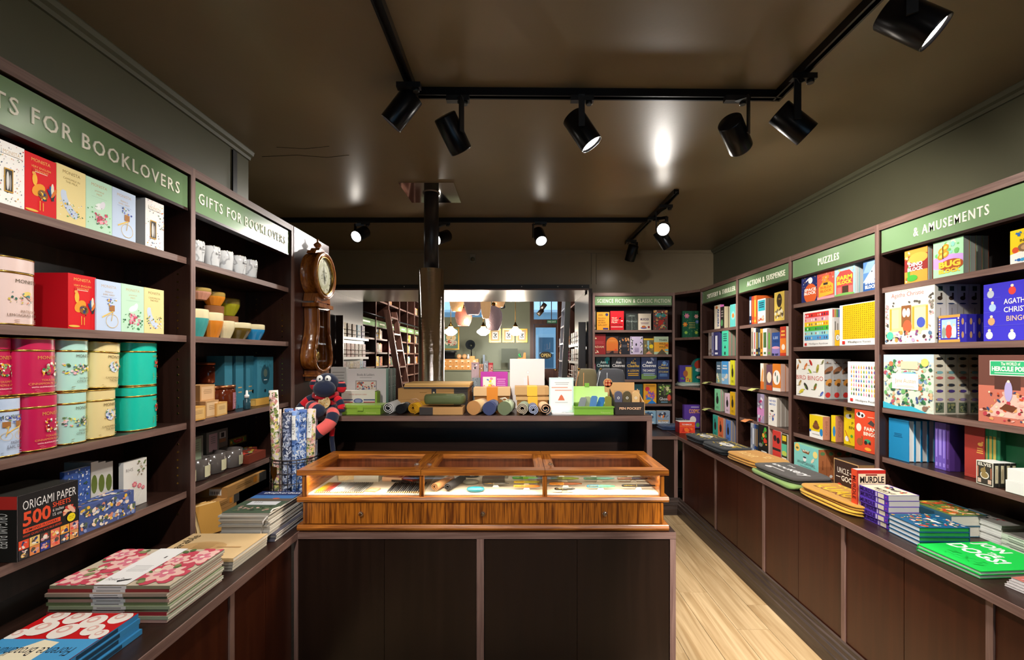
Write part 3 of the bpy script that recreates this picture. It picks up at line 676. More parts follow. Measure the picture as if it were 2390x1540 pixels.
# ================================================================ right side: & AMUSEMENTS bay
Z1, Z2, Z3, Z4 = RS34
def a_dino(a):
    a.bg('d8963c'); a.r(0, 0.35, 1, 0.82, '8f2f2c'); a.e(0.6, 0.72, 0.42, 0.16, 'e3a548'); a.sc(0, 0, 0.3, 1, 12, ['f0c060', 'c0502c', 'e8d8b0'], 0.04, 0.09)
    a.e(0.35, 0.14, 0.24, 0.10, '4aa43c'); a.e(0.2, 0.32, 0.06, 0.2, '4aa43c'); a.t('DINO', 0.2, 0.48, 0.8, 0.60, 'ffffff', 0.04); a.t('BLOCK', 0.15, 0.35, 0.82, 0.46, 'ffffff', 0.04)
book(RT(2111.5, 2165, 588, Z1, 1.91), 'DINO BLOCK board book with a dinosaur on orange', 0.024, 'b5542c', a_dino, 2, pages='d9d9d0')
def a_bug(a):
    a.bg('a8dcae'); a.e(0.5, 0.4, 0.7, 0.2, 'c49ad8'); a.sc(0, 0.5, 1, 1, 16, ['6fb868', 'd6efc0', '8fd0c0'], 0.04, 0.09); a.e(0.62, 0.3, 0.4, 0.16, 'a5532a')
    for u, v in ((0.3, 0.72), (0.42, 0.8), (0.28, 0.58), (0.42, 0.62)): a.e(u, v, 0.13, 0.09, 'e8942c', 10, 0.6); a.e(u, v, 0.07, 0.04, 'f4c95c', 8, 0.6)
    a.r(0.33, 0.5, 0.36, 0.85, '2b2320'); a.t('BUG', 0.2, 0.24, 0.92, 0.42, 'f2c23c', 0.05); a.t('BLOCK', 0.2, 0.09, 0.92, 0.21, 'f2c23c', 0.05)
book(RT(2178.5, 2248.7, 569, Z1, 1.91), 'BUG BLOCK board book with an orange butterfly', 0.026, '8fc79a', a_bug, 4, pages='8d8f86', back='a8522e')
def a_snail(a):
    a.bg('f2cf1e'); a.e(0.5, 0.05, 0.8, 0.3, 'f4f2ea'); a.e(0.42, 0.45, 0.2, 0.13, '8d6a4a'); a.e(0.42, 0.45, 0.1, 0.07, 'c49a6c'); a.e(0.16, 0.4, 0.1, 0.09, 'd8532c'); a.sc(0.05, 0.02, 0.9, 0.22, 10, ['2c6ab8', '3fa0d8'], 0.03, 0.07); a.sc(0.05, 0.7, 0.5, 0.95, 6, ['2c6ab8'], 0.03, 0.05); a.t('INTO', 0.3, 0.62, 0.6, 0.7, '3a2c1c')
book(RT(2358, 2440, 541, Z1, 1.91), 'yellow picture book with a brown snail and blue plants', 0.02, 'f2cf1e', a_snail)
def a_agatha(a):
    a.bg('f3e9d6'); a.t('Agatha Christie', 0.14, 0.82, 0.80, 0.92, 'b5402c', 0.0); a.t('THE WORLD OF', 0.3, 0.93, 0.62, 0.96, 'b08a5c', 0.0)
    a.r(0.10, 0.22, 0.88, 0.66, 'e3c98e'); a.r(0.14, 0.28, 0.3, 0.62, 'd8dca0'); a.r(0.62, 0.28, 0.84, 0.62, 'cfd8a8'); a.r(0.11, 0.25, 0.15, 0.64, 'dba33a'); a.r(0.58, 0.25, 0.62, 0.64, 'dba33a'); a.r(0.84, 0.25, 0.88, 0.64, 'dba33a')
    a.r(0.36, 0.30, 0.56, 0.68, '8d5a34'); a.e(0.42, 0.55, 0.04, 0.08, 'f3e9d6'); a.e(0.50, 0.55, 0.04, 0.08, 'f3e9d6'); a.e(0.48, 0.3, 0.09, 0.12, 'd8603c'); a.e(0.75, 0.36, 0.08, 0.09, '4a5ab8')
    a.sc(0, 0.02, 1, 0.24, 60, ['8d4a78', 'c49a4c', '5a7a9c', 'd86a5a', 'e8d2a0', '4a3a34', 'b8a0c0'], 0.015, 0.04)
    a.sc(0.0, 0.25, 0.10, 0.75, 18, ['8a8276', 'c8a0a0', '4d4844'], 0.015, 0.03); a.sc(0.88, 0.25, 1, 0.85, 18, ['8a8276', 'c8a0a0', '4d4844'], 0.015, 0.03); a.sc(0.15, 0.66, 0.9, 0.78, 8, ['5c564e'], 0.02, 0.035)
    a.o(0.12, 0.15, 0.075, '58c4a8', 18)
def s_agatha(a):
    a.bg('cfc8ba'); a.r(0.3, 0.86, 0.7, 0.94, '2c4038'); a.e(0.45, 0.74, 0.24, 0.035, '3a2c22'); a.r(0.5, 0.76, 0.66, 0.83, '3a2c22'); a.e(0.45, 0.65, 0.3, 0.012, '2c3a58'); a.r(0.46, 0.36, 0.54, 0.58, 'a89c8a'); a.sc(0.05, 0.02, 0.95, 0.2, 20, ['3c3428', '8d7a4c', '5c4c34'], 0.1, 0.2)
carton(RT(2066, 2182, 680, Z2), 'puzzle_box', 'cream Agatha Christie jigsaw box with a drawing room scene', 'puzzle box', 0.050, 'efe4d0', a_agatha, 4, side='cfc8ba', sideart=s_agatha)
def a_deck(a):
    a.bg('3b35b8'); a.r(0, 0.9, 1, 1, 'c9984a'); a.r(0, 0, 1, 0.1, 'c9984a')
    for i in range(9):
        for u in (0.06, 0.94): a.o(u, 0.14+i*0.09, 0.04, ['e8e2d0', 'd8a03c'][i % 2], 6)
    a.r(0.16, 0.16, 0.84, 0.84, 'a8c8e8'); a.e(0.5, 0.4, 0.16, 0.26, 'c9403a'); a.o(0.5, 0.70, 0.08, 'f0d8c0'); a.e(0.27, 0.36, 0.1, 0.2, '8d9a8a'); a.e(0.74, 0.38, 0.11, 0.22, 'e8e8f0'); a.o(0.27, 0.6, 0.06, 'e8c8a8'); a.o(0.74, 0.63, 0.06, 'e8c8a8')
def s_deck(a): a.bg('3a33b4'); a.e(0.3, 0.74, 0.16, 0.12, 'c89a6c'); a.e(0.3, 0.26, 0.16, 0.12, 'c89a6c'); a.r(0.6, 0.3, 0.72, 0.7, '8d86d8')
carton(RT(2191, 2241, 738, Z2, 1.905), 'card_deck', 'small blue boxed card deck with three painted figures', 'card deck', 0.034, '3b35b8', a_deck, 3, sideart=s_deck)
def a_bingo(a):
    a.bg('3d35c4')
    for u, v, c in ((0.14, 0.86, 'b8c0c8'), (0.55, 0.88, 'd8443a'), (0.18, 0.62, 'a8c4e0'), (0.16, 0.38, 'e0a06a'), (0.12, 0.14, 'e8e4dc'), (0.55, 0.12, 'f0ece4'), (0.9, 0.86, 'e8c8a8'), (0.9, 0.14, 'a8d0c0')): a.e(u, v-0.04, 0.07, 0.07, c, 10); a.o(u, v+0.045, 0.03, 'f0d8c0', 9)
    for v in (0.26, 0.5, 0.75): a.r(0, v, 0.34 if v != 0.26 else 1, v+0.004, '6a64d8')
    a.t('AGATHA', 0.4, 0.62, 0.86, 0.71, 'f4f0e6'); a.t('CHRISTIE', 0.4, 0.48, 0.92, 0.57, 'f4f0e6'); a.t('BINGO', 0.45, 0.33, 0.84, 0.42, 'd8b8a0')
carton(RT(2296, 2424, 666, Z2, 1.905), 'game_box', 'large indigo AGATHA CHRISTIE BINGO game box', 'game box', 0.05, '3d35c4', a_bingo)
def a_austen(a):
    a.bg('cfd8c8'); a.r(0, 0.86, 1, 1, 'bcd4dc'); a.sc(0, 0.02, 1, 0.92, 230, ['3f7a4c', '6fae68', 'd8b48c', 'b85a6a', '8a6a58', 'e8dcc8', '4a5a8a', 'a8c8a0', 'c07a54', '7a9ab8', '2f5a44'], 0.015, 0.05, (0.5, 1.0)); a.r(0.38, 0.74, 0.72, 0.88, 'd8c8a8'); a.e(0.55, 0.66, 0.15, 0.03, '7fc0d0')
    a.poly([(0, 0), (0.9, 0), (0.6, 0.09), (0.3, 0.06), (0, 0.12)], '3fb4cc'); a.r(0.20, 0.38, 0.73, 0.66, 'fbf2e6'); a.t('Jane Austen', 0.26, 0.47, 0.68, 0.57, 'd8986a', 0.0); a.lines(0.28, 0.41, 0.66, 0.45, 2, 'e0c0a8'); a.o(0.85, 0.86, 0.07, 'e3df6a', 18)
def s_austen(a):
    a.bg('c4bca8')
    for v, c in ((0.93, '1f1c1a'), (0.81, '3c3a34'), (0.7, '6f9a9c'), (0.61, 'b05a58'), (0.49, '33363c'), (0.39, '4a3a78'), (0.25, '8a7a9c')): a.e(0.5, v, 0.34, 0.026, c, 9); a.o(0.2, v, 0.07, 'a8804c', 7)
    a.r(0.12, 0.03, 0.88, 0.2, '5a6450'); a.sc(0.12, 0.03, 0.88, 0.2, 14, ['3c4a34', '8a8a5c', '2f3a34'], 0.06, 0.14)
carton(RT(2062.8, 2179.8, 828, Z3), 'puzzle_box', 'Jane Austen jigsaw box crowded with tiny green landscapes', 'puzzle box', 0.050, 'd8d4c4', a_austen, 4, side='c4bca8', sideart=s_austen, gap=0.003)
def a_poirot(a):
    a.bg('c4705c'); a.r(0, 0.55, 1, 1, '6a4238'); a.r(0.3, 0.5, 0.75, 0.92, '54342c'); a.poly([(0.1, 0.1), (0.5, 0.45), (0.9, 0.42), (1, 0.1)], 'e8b8a8')
    a.sc(0, 0.02, 1, 0.5, 70, ['c8502c', 'e8d0b0', '5c2c24', 'd89a5c', '3a4a6c', 'b8404c', 'e0a898'], 0.02, 0.05); a.e(0.55, 0.48, 0.07, 0.15, 'b0a4d0'); a.o(0.55, 0.62, 0.025, 'f0d8c0'); a.poly([(0.4, 0.22), (0.62, 0.18), (0.7, 0.26), (0.5, 0.3)], '6a3a24')
    a.r(0.22, 0.70, 1, 0.92, 'f4ecd8'); a.r(0.235, 0.712, 1, 0.908, '2fae72'); a.t('The WORLD of', 0.42, 0.85, 0.75, 0.895, 'f8f4e4'); a.t('HERCULE POIROT', 0.26, 0.765, 0.99, 0.835, 'f8f4e4', 0.04); a.lines(0.3, 0.73, 0.95, 0.75, 1, 'e8f4e4')
carton(RT(2284, 2420, 829, Z3), 'puzzle_box', 'HERCULE POIROT jigsaw box with a hotel lounge scene and green banner', 'puzzle box', 0.05, 'b4604c', a_poirot)
# hardback row
book(RT(2074.7, 2121, 975, Z4, 1.925), 'plain blue cloth hardback with white page edges facing out', 0.031, '2286b8', lambda a: a.lines(0.25, 0.55, 0.7, 0.66, 3, '1a5c86'), 4, pages='e8e8e2', hard=True)
spines(RT(2182, 2217, 985, Z4, 1.955), 'purple cloth hardback standing beside the blue hardbacks', [(1, 1, '7058b8', 'a08ae0')]*3+[(1, 0.99, '4a2c6e', '6a4a98')], 'purple cloth hardbacks', 0.14)
def a_red(a): a.bg('a83a32'); a.r(0.06, 0.04, 0.94, 0.045, 'c8604c'); a.e(0.8, 0.66, 0.13, 0.035, 'd8a04c'); a.o(0.9, 0.70, 0.05, 'd8a04c', 8); a.lines(0.62, 0.48, 0.95, 0.6, 3, 'd8a04c')
book(RT(2251.5, 2298, 990, Z4, 1.96), 'red cloth hardback with a small gold dog on its cover', 0.03, 'a83a32', a_red, 1, hard=True)
spines(RT(2299, 2336, 999, Z4, 1.965), 'green cloth hardback standing beside the red hardback', [(1, 1, '2f8a62', 'b8a04c')]*3+[(1, 1, '1c5a3a', '2f7a54')], 'green cloth hardbacks', 0.15)
book(RT(2342, 2440, 1004, Z4, 1.985), 'dark green cloth hardback standing face out beyond the green spines', 0.03, '14502f', lambda a: a.r(0.05, 0.05, 0.95, 0.055, '2f7a54'), 1, hard=True)
def a_elvis(a):
    a.bg('e8e2d0'); a.r(0.05, 0.03, 0.95, 0.97, '3c3830'); a.t('ELVIS', 0.12, 0.80, 0.88, 0.94, 'e8e2d0', 0.03); a.e(0.5, 0.42, 0.26, 0.16, 'e8e2d0'); a.e(0.5, 0.42, 0.21, 0.12, '9a8250'); a.e(0.42, 0.6, 0.16, 0.12, '9a8250'); a.r(0.46, 0.6, 0.54, 0.78, '9a8250'); a.r(0.1, 0.08, 0.3, 0.26, 'd8b8a0'); a.r(0.7, 0.08, 0.9, 0.26, 'd8b8a0'); a.r(0.08, 0.3, 0.14, 0.76, 'c87a5c'); a.r(0.86, 0.3, 0.92, 0.76, 'c87a5c')
def s_elvis(a): a.bg('2c2a26'); a.r(0.3, 0.16, 0.86, 0.9, 'd8cca8'); a.r(0.45, 0.3, 0.7, 0.75, 'c0a888')
carton(RT(2279, 2318.5, 1073, Z4, 1.895), 'card_deck', 'ELVIS boxed card deck with a guitar emblem', 'card deck', 0.022, 'e4ded0', a_elvis, 7, side='2c2a26', sideart=s_elvis, tops='d8d8d4', gap=0.001)
for i in range(2):
    loc, rz, w, h = RT(2347, 2440, 1104, Z4, 1.895)
    o = MB().box(0, w, 0.0, 0.10, 0, 0.045, 'eceae4').obj('white_carton', PRINT, None, (loc[0]+0.003*i, loc[1]-0.004*i, Z4+i*0.046), rz, 0.001)
    tag(o, ['plain white flat carton under another, beside the guitar decks', 'plain white flat carton on top, beside the guitar decks'][i], 'carton')
# ================================================================ PUZZLES bay
def block_book(nm, pl, pr, yt, label, bgc, fn, n=2, X=1.91):
    def f(a): a.bg(bgc); fn(a)
    book(RT(pl, pr, yt, Z1, X), label, 0.024, bgc, f, n, pages='cfd4d0')
def f_space(a): a.sc(0, 0, 1, 1, 40, ['5a6ac8', 'e8c84c', 'ffffff', '3a2c6a'], 0.015, 0.035); a.o(0.6, 0.3, 0.42, 'e2622c', 20); a.e(0.6, 0.8, 0.14, 0.12, 'f0f0f4'); a.e(0.42, 0.84, 0.16, 0.03, 'f0f0f4', 8, 0.5); a.t('SPACE', 0.2, 0.40, 0.95, 0.51, 'f4f0e8', 0.04); a.t('BLOCK', 0.2, 0.27, 0.95, 0.38, 'f4f0e8', 0.04)
block_book('space', 1871, 1907, 648.6, 'SPACE BLOCK board book with an astronaut over an orange planet', '1f2c6a', f_space)
def f_build(a): a.r(0, 0, 1, 0.1, 'f0a0a8'); a.poly([(0.1, 0.08), (0.95, 0.16), (0.95, 0.5), (0.75, 0.62), (0.3, 0.62), (0.1, 0.45)], 'f2b83c'); a.r(0.32, 0.6, 0.7, 0.86, 'e8942c'); a.r(0.38, 0.52, 0.64, 0.6, '3c3430'); a.t('BUILDA', 0.2, 0.38, 0.88, 0.48, 'e0702c', 0.04); a.t('BLOCK', 0.2, 0.25, 0.88, 0.35, 'e0702c', 0.04); a.sc(0, 0.62, 1, 1, 16, ['f08a78', 'e8b0a0', 'c84c40'], 0.03, 0.06)
block_book('build', 1907.5, 1947, 640, 'BUILD A BLOCK board book with a yellow digger on coral', 'd8604c', f_build)
def f_farm(a): a.sc(0, 0.6, 1, 1, 24, ['f2dc6a', 'ffffff', '8fb8d8'], 0.02, 0.05); a.poly([(0.1, 0.04), (0.92, 0.04), (0.92, 0.7), (0.75, 0.84), (0.3, 0.84), (0.1, 0.66)], 'd8504a'); a.t('FARM', 0.14, 0.53, 0.88, 0.68, 'f4c83c', 0.05); a.t('BLOCK', 0.14, 0.38, 0.88, 0.51, 'f4c83c', 0.05); a.r(0.4, 0.08, 0.7, 0.32, '4a3428'); a.r(0.15, 0.08, 0.36, 0.3, 'e87a72'); a.r(0.72, 0.08, 0.9, 0.3, 'e87a72'); a.e(0.5, 0.03, 0.5, 0.06, '7fb85c')
block_book('farm', 1948, 1995.6, 627, 'FARM BLOCK board book with a red barn', 'a8d4d8', f_farm, 3)
def f_shark(a): a.poly([(0, 0.3), (0.9, 0.9), (1, 0.5), (0.7, 0.3)], 'e8eef2'); a.poly([(0.0, 0.6), (0.3, 0.95), (0.9, 0.95), (0.5, 0.6)], '8fb0cc'); a.o(0.62, 0.62, 0.05, '2c3a4c', 8); a.r(0, 0, 1, 0.26, '2c5a9c'); a.t('SHARK', 0.14, 0.22, 0.95, 0.34, 'ffffff', 0.05); a.t('BLOCK', 0.14, 0.07, 0.95, 0.19, 'ffffff', 0.05)
block_book('shark', 2015, 2048, 611.6, 'SHARK BLOCK board book with a leaping white shark', '5c8ac0', f_shark)
def a_rain(a):
    a.bg('f6f4f0'); cs = ['e0302c', 'f0a8b0', 'f4c81c', '4cb83c', '9ad8d8', '58a8e0']
    for i, c in enumerate(cs):
        v1 = 0.95-i*0.128; a.r(0.06, v1-0.128, 0.9, v1, c)
        for j in range(11): a.e(0.1+j*0.074, v1-0.07, 0.018, 0.04, a.rn.choice(['3a3430', 'e8d0a0', 'ffffff', 'd85a3c', '5a4a8c', c]), 6)
    a.r(0.06, 0.03, 0.14, 0.1, 'd8322c'); a.t('Minifigure Rainbow', 0.22, 0.04, 0.88, 0.1, '6a6864', 0.0)
def s_rain(a):
    a.bg('d8d4d0')
    for i, c in enumerate(['c05a54', 'c8a04c', '5c9a5c', '4a6ab0']): a.r(0.05+i*0.23, 0.76, 0.26+i*0.23, 0.97, c)
    a.r(0.3, 0.35, 0.45, 0.65, '8a8680'); a.r(0.6, 0.4, 0.72, 0.6, '8a8680')
carton(RT(1875, 1942, 729.5, Z2), 'puzzle_box', 'white Minifigure Rainbow jigsaw box with rainbow bands', 'puzzle box', 0.05, 'efece8', a_rain, 2, sideart=s_rain)
carton(RT(1948.5, 1961, 771, Z2, 1.905), 'card_game', 'small yellow card game with a white round badge', 'card game', 0.03, 'f0b81c', lambda a: (a.o(0.55, 0.52, 0.42, '3c3a38', 18), a.o(0.55, 0.52, 0.36, 'f4f0e8', 18), a.lines(0.35, 0.42, 0.75, 0.62, 3, '6a6864')))
def a_faces(a):
    a.bg('f6f4f0'); a.r(0.09, 0.15, 1, 0.98, 'f0bc10')
    for i in range(17):
        for j in range(17): a.e(0.12+i*0.053, 0.18+j*0.048, 0.010, 0.010, '7a5a10' if (i*7+j*3) % 5 else '2c2410', 5)
    a.r(0.09, 0.035, 0.17, 0.11, 'd8322c'); a.t('Minifigure Faces', 0.26, 0.045, 0.86, 0.11, '5c5a56', 0.0)
carton(RT(1960, 2047, 714, Z2), 'puzzle_box', 'Minifigure Faces jigsaw box with a yellow dotted panel', 'puzzle box', 0.05, 'efece8', a_faces)
def bird(a, u, v, s, c1, c2, r=0.5): a.e(u, v, s, s*0.5, c1, 12, r); a.e(u+s*0.3*math.cos(r), v-s*0.2, s*0.45, s*0.25, c2, 9, r-0.3); a.o(u-s*0.8*math.cos(r)*-1, v+s*0.8*math.sin(r), s*0.34, c1, 9); a.r(u-s*1.5, v-s*0.9, u-s*0.4, v-s*0.8, '4a4038')
def a_bird(a):
    a.bg('f4f2ea')
    for q in ((0.14, 0.93, 0.06, 'a87a3c', '5a4a2c', 2.4), (0.06, 0.78, 0.07, 'd8863c', '2c2a28', 1.2), (0.36, 0.8, 0.09, 'd8783c', 'f0d0a0', 1.0), (0.55, 0.9, 0.08, 'c8322c', '8a2420', 2.2), (0.52, 0.68, 0.07, '8ab03c', 'e8c83c', 2.4), (0.78, 0.75, 0.10, 'b8ac4c', '8a8a34', 1.3), (0.95, 0.92, 0.06, '8a8a5c', '5c5a3c', 1.0), (0.15, 0.35, 0.08, 'a8884c', 'd8c88c', 1.0), (0.38, 0.27, 0.10, '3c3a30', '6a8a3c', 2.3), (0.70, 0.28, 0.09, '6a7a34', 'b8502c', 1.1), (0.2, 0.13, 0.09, 'e0cc3c', 'b8b03c', 0.5), (0.92, 0.12, 0.07, '5a6ab8', '8a9ad0', 0.8)): bird(a, *q)
    a.t('BIRD BINGO', 0.02, 0.45, 0.97, 0.56, 'c8402c', -0.01)
def s_bird(a): a.bg('a8a4a0'); bird(a, 0.5, 0.72, 0.3, '8a5a3c', '4a3c30', 2.2); a.e(0.5, 0.42, 0.3, 0.1, 'c8863c', 12, 2.4); a.e(0.6, 0.36, 0.2, 0.05, '5a3c20', 9, 2.4); a.e(0.4, 0.1, 0.3, 0.07, 'c0302c', 10, 2.6); a.r(0.1, 0.88, 0.8, 0.9, '6a6460')
carton(RT(1858.7, 1924, 837.7, Z3), 'game_box', 'white BIRD BINGO game box with painted birds', 'game box', 0.053, 'efece4', a_bird, 3, side='a8a4a0', sideart=s_bird)
def a_minip(a):
    a.bg('f2f2f0')
    for i in range(10):
        for j in range(7): a.e(0.14+i*0.088, 0.23+j*0.105, 0.022, 0.035, a.rn.choice(['6a4a9c', 'd8502c', 'e8c03c', '3c7ab8', 'e88ab0', '5a9a4c', '3a3634', 'd89a4c']), 6); a.o(0.14+i*0.088, 0.27+j*0.105, 0.014, 'e8c060', 5)
    a.r(0.1, 0.05, 0.2, 0.12, 'd8322c'); a.t('Minifigure Puzzle', 0.3, 0.05, 1.0-0.02, 0.11, '6a6864', 0.0)
carton(RT(1979, 2047, 844, Z3, 1.895), 'puzzle_box', 'white Minifigure Puzzle box with rows of little figures', 'puzzle box', 0.05, 'eeeeea', a_minip)
def a_poop(a): a.bg('f0d01c'); a.r(0, 0, 1, 0.3, 'f4f2ec'); a.e(0.5, 0.5, 0.26, 0.12, '7a4a28'); a.e(0.5, 0.6, 0.2, 0.1, '8a5630'); a.e(0.5, 0.7, 0.12, 0.08, '7a4a28'); a.e(0.9, 0.3, 0.12, 0.16, '2c8ac8'); a.e(0.06, 0.3, 0.08, 0.06, '2c5ab8'); a.lines(0.2, 0.14, 0.8, 0.2, 1, 'a8a49c')
def s_poop(a): a.bg('b87a5c'); a.vt('BINGO', 0.35, 0.2, 0.65, 0.8, '8a5440', 0.0)
carton(RT(1889.6, 1920.5, 966.8, Z4), 'game_box', 'small yellow and white game with a brown swirl', 'game box', 0.045, 'e8d8a0', a_poop, 1, side='b87a5c', sideart=s_poop)
carton(RT(1940, 1950, 969, Z4, 1.93), 'game_box', 'yellow game box seen from its pink side beside the swirl game', 'game box', 0.05, 'f0d01c', lambda a: a.e(0.7, 0.4, 0.3, 0.2, '2c8ac8'), 1, side='b87a5c', sideart=s_poop)
def a_yel(a): a.bg('f2cf18'); a.e(0.5, 0.93, 0.3, 0.05, '5a3c24'); a.e(0.45, 0.74, 0.3, 0.06, 'f0ece4'); a.o(0.6, 0.76, 0.12, '2c2a28', 8); a.t('P', 0.75, 0.54, 0.92, 0.61, '3a2c20'); a.t('BIN', 0.5, 0.42, 0.98, 0.49, '3a2c20'); a.e(0.3, 0.15, 0.2, 0.07, 'f0ece4'); a.poly([(0.1, 0.35), (0.6, 0.05), (0.64, 0.06), (0.14, 0.37)], 'b8502c'); a.e(0.75, 0.24, 0.12, 0.04, '5aa83c')
carton(RT(1970, 1994.5, 947, Z4, 1.95), 'game_box', 'tall yellow pet bingo game behind the red farm game', 'game box', 0.04, 'f2cf18', a_yel)
def a_farmb(a):
    a.bg('dc4c2c'); a.e(0.28, 0.88, 0.2, 0.07, 'f4f2ec'); a.o(0.2, 0.9, 0.07, '2c2a28', 8); a.o(0.36, 0.87, 0.06, '2c2a28', 8); a.poly([(0.6, 0.7), (0.75, 0.79), (0.9, 0.72), (0.86, 0.64)], '4a4440'); a.e(0.2, 0.57, 0.12, 0.1, 'f4e8d8'); a.t('FARM', 0.45, 0.52, 0.98, 0.61, 'f8ecd8', 0.03); a.t('BINGO', 0.42, 0.40, 0.99, 0.49, 'f8ecd8', 0.03)
    a.e(0.25, 0.22, 0.14, 0.09, '9a5a30'); a.r(0.32, 0.24, 0.38, 0.37, '9a5a30'); a.e(0.6, 0.27, 0.14, 0.05, '3a9a70'); a.o(0.52, 0.23, 0.07, '2c2a28', 10); a.o(0.7, 0.23, 0.05, '2c2a28', 10); a.e(0.62, 0.08, 0.15, 0.04, 'f0a83c'); a.lines(0.6, 0.84, 0.9, 0.87, 1, 'f4c8a8')
carton(RT(1995, 2047, 955, Z4, 1.895), 'game_box', 'red FARM BINGO game box with farm animals', 'game box', 0.05, 'd8482a', a_farmb)
def a_whip(a):
    a.bg('86d4cc'); a.o(0.14, 0.86, 0.11, 'f4cf6a', 18); a.e(0.14, 0.84, 0.06, 0.04, '6a7a4c'); a.poly([(0.3, 0.86), (0.38, 0.74), (0.62, 0.72), (0.68, 0.88), (0.62, 0.80), (0.38, 0.80)], '8a5530'); a.sc(0.36, 0.76, 0.64, 0.86, 8, ['d8c0a0', '5a4030', 'e8e0d0'], 0.02, 0.035)
    a.o(0.88, 0.78, 0.09, 'f6e08a', 18); a.e(0.46, 0.52, 0.07, 0.09, 'f4f4f0'); a.e(0.46, 0.58, 0.07, 0.03, '3c4450'); a.e(0.78, 0.55, 0.09, 0.05, 'f0e0c0', 10, 0.8); a.t('WHIPSWHIRL', 0.14, 0.32, 0.88, 0.43, '5a6464', -0.005); a.lines(0.25, 0.24, 0.75, 0.28, 1, '6aa8a4'); a.e(0.14, 0.16, 0.09, 0.06, 'f0c0d8'); a.e(0.5, 0.08, 0.09, 0.05, 'b87a5c'); a.e(0.9, 0.12, 0.05, 0.04, 'f0c060')
def s_whip(a): a.bg('a8643c'); a.e(0.5, 0.86, 0.3, 0.06, '5a7a4c'); a.vt('WHIPSWHIRL', 0.4, 0.3, 0.6, 0.62, '5a2c18', 0.0); a.o(0.5, 0.1, 0.2, 'e0d8d0', 10)
carton(RT(1853.6, 1910.6, 1032, LEDGE, 1.885), 'game_box', 'pale turquoise children\'s game box with a boat and small animals', 'game box', 0.05, 'a8643c', a_whip, 4, side='a8643c', sideart=s_whip, tops='8fc8a0')
def a_goose(a):
    a.bg('c09a68'); a.r(0.025, 0.03, 0.975, 0.97, '3a2620'); a.t('UNCLE', 0.15, 0.62, 0.62, 0.78, 'f4ece0', 0.0); a.t('GOOSE', 0.32, 0.42, 0.94, 0.57, 'f4ece0', 0.02); a.r(0.66, 0.68, 0.92, 0.70, 'f4ece0'); a.r(0.1, 0.5, 0.28, 0.52, 'f4ece0'); a.o(0.25, 0.22, 0.12, 'c8442c', 18); a.e(0.25, 0.22, 0.03, 0.06, 'f4ece0'); a.r(0.45, 0.12, 0.9, 0.22, 'efe7da')
carton(RT(1946.6, 2004, 1068, LEDGE, 1.80), 'toy_box', 'dark brown UNCLE GOOSE toy block box with a red seal', 'toy box', 0.11, 'c09a68', a_goose, tops='2c2422', side='8a6a44')
# ================================================================ ACTION and MYSTERY bays
A1, A2, A3, A4 = RS12
spines(RT(1749, 1765.5, 693, A1, 1.90), 'thriller paperback standing spine out under ACTION & SUSPENSE', [(1, 1, '22304c', 'd8e0e8'), (1, 0.99, 'b83c28', 'e8742c'), (1.1, 0.99, 'e2682a', 'f0c83c')], 'thriller spines on the top action shelf')
def a_teal(a): a.bg('f0e8dc'); a.r(0.06, 0.5, 0.94, 0.95, '2a9aa4'); a.lines(0.2, 0.62, 0.8, 0.88, 3, '1f3c4c'); a.sc(0, 0.02, 1, 0.34, 14, ['d86a3c', 'a83c30', 'e8b09a'], 0.08, 0.16)
book(RT(1768.6, 1787, 700, A1, 1.905), 'teal and cream thriller paperback face out in front of brown page edges', 0.03, '7a5c48', a_teal, 3, pages='8a6c54')
def a_yb(a): a.bg('e8c85c'); a.e(0.5, 0.7, 0.26, 0.24, '3a3024'); a.t('THE', 0.38, 0.72, 0.62, 0.78, 'c8a44c'); a.sc(0, 0.05, 1, 0.5, 18, ['8a7a5c', 'f0e4c0', '5c4a34', 'a88a4c'], 0.08, 0.16)
book(RT(1807.5, 1831, 684, A1, 1.905), 'yellow thriller paperback with a dark figure', 0.032, '6a4c3c', a_yb, 3, pages='7a6050')
spines(RT(1753, 1800.5, 765, A2, 1.90), 'thriller paperback spine on the crowded second action shelf', [(1, 1, 'b8ac98', '5a5248'), (1, 0.97, 'd8d4d0', 'c8382c'), (1, 0.96, '2a2a30', 'd8b84c'), (0.8, 0.93, '24343c', '8aa0a8'), (1, 0.92, 'd8922c', '5a3c14'), (1.6, 0.92, 'dcdcd8', '4c6a3c'), (1.6, 0.9, '8a7a70', '5c9a3c')], 'thriller spines on the second action shelf')
def a_lee(a): a.bg('2a4a8a'); a.r(0, 0, 1, 0.35, '8a7ab8'); a.e(0.5, 0.35, 0.5, 0.06, 'd89ab0'); a.t('LEE', 0.2, 0.72, 0.8, 0.83, 'a8b8d0'); a.t('CHILD', 0.1, 0.57, 0.9, 0.68, '1f3460'); a.sc(0, 0, 1, 0.12, 8, ['1f2c4c'], 0.1, 0.2)
book(RT(1801.5, 1820, 777, A2, 1.905), 'LEE CHILD thriller with a blue and violet sky', 0.03, '2a4a8a', a_lee, 2)
book(RT(1821, 1834.5, 763, A2, 1.90), 'red and orange thriller beside the blue violet one', 0.03, 'c8402c', lambda a: (a.bg('c8402c'), a.r(0, 0.1, 1, 0.6, 'ec842c'), a.lines(0.15, 0.65, 0.85, 0.9, 2, 'f0b84c'), a.e(0.55, 0.3, 0.3, 0.1, 'f4e8d8')), 2)
def a_orw(a): a.bg('f0e8dc'); a.r(0, 0, 1, 0.3, 'd8702c'); a.poly([(0.2, 0.3), (0.6, 0.85), (0.9, 0.7), (0.7, 0.3)], 'e8983c')
book(RT(1775, 1782.5, 848, A3, 1.90), 'cream and orange novel at the end of the third action shelf', 0.035, 'e0803c', a_orw, 2, pages='b89a7c')
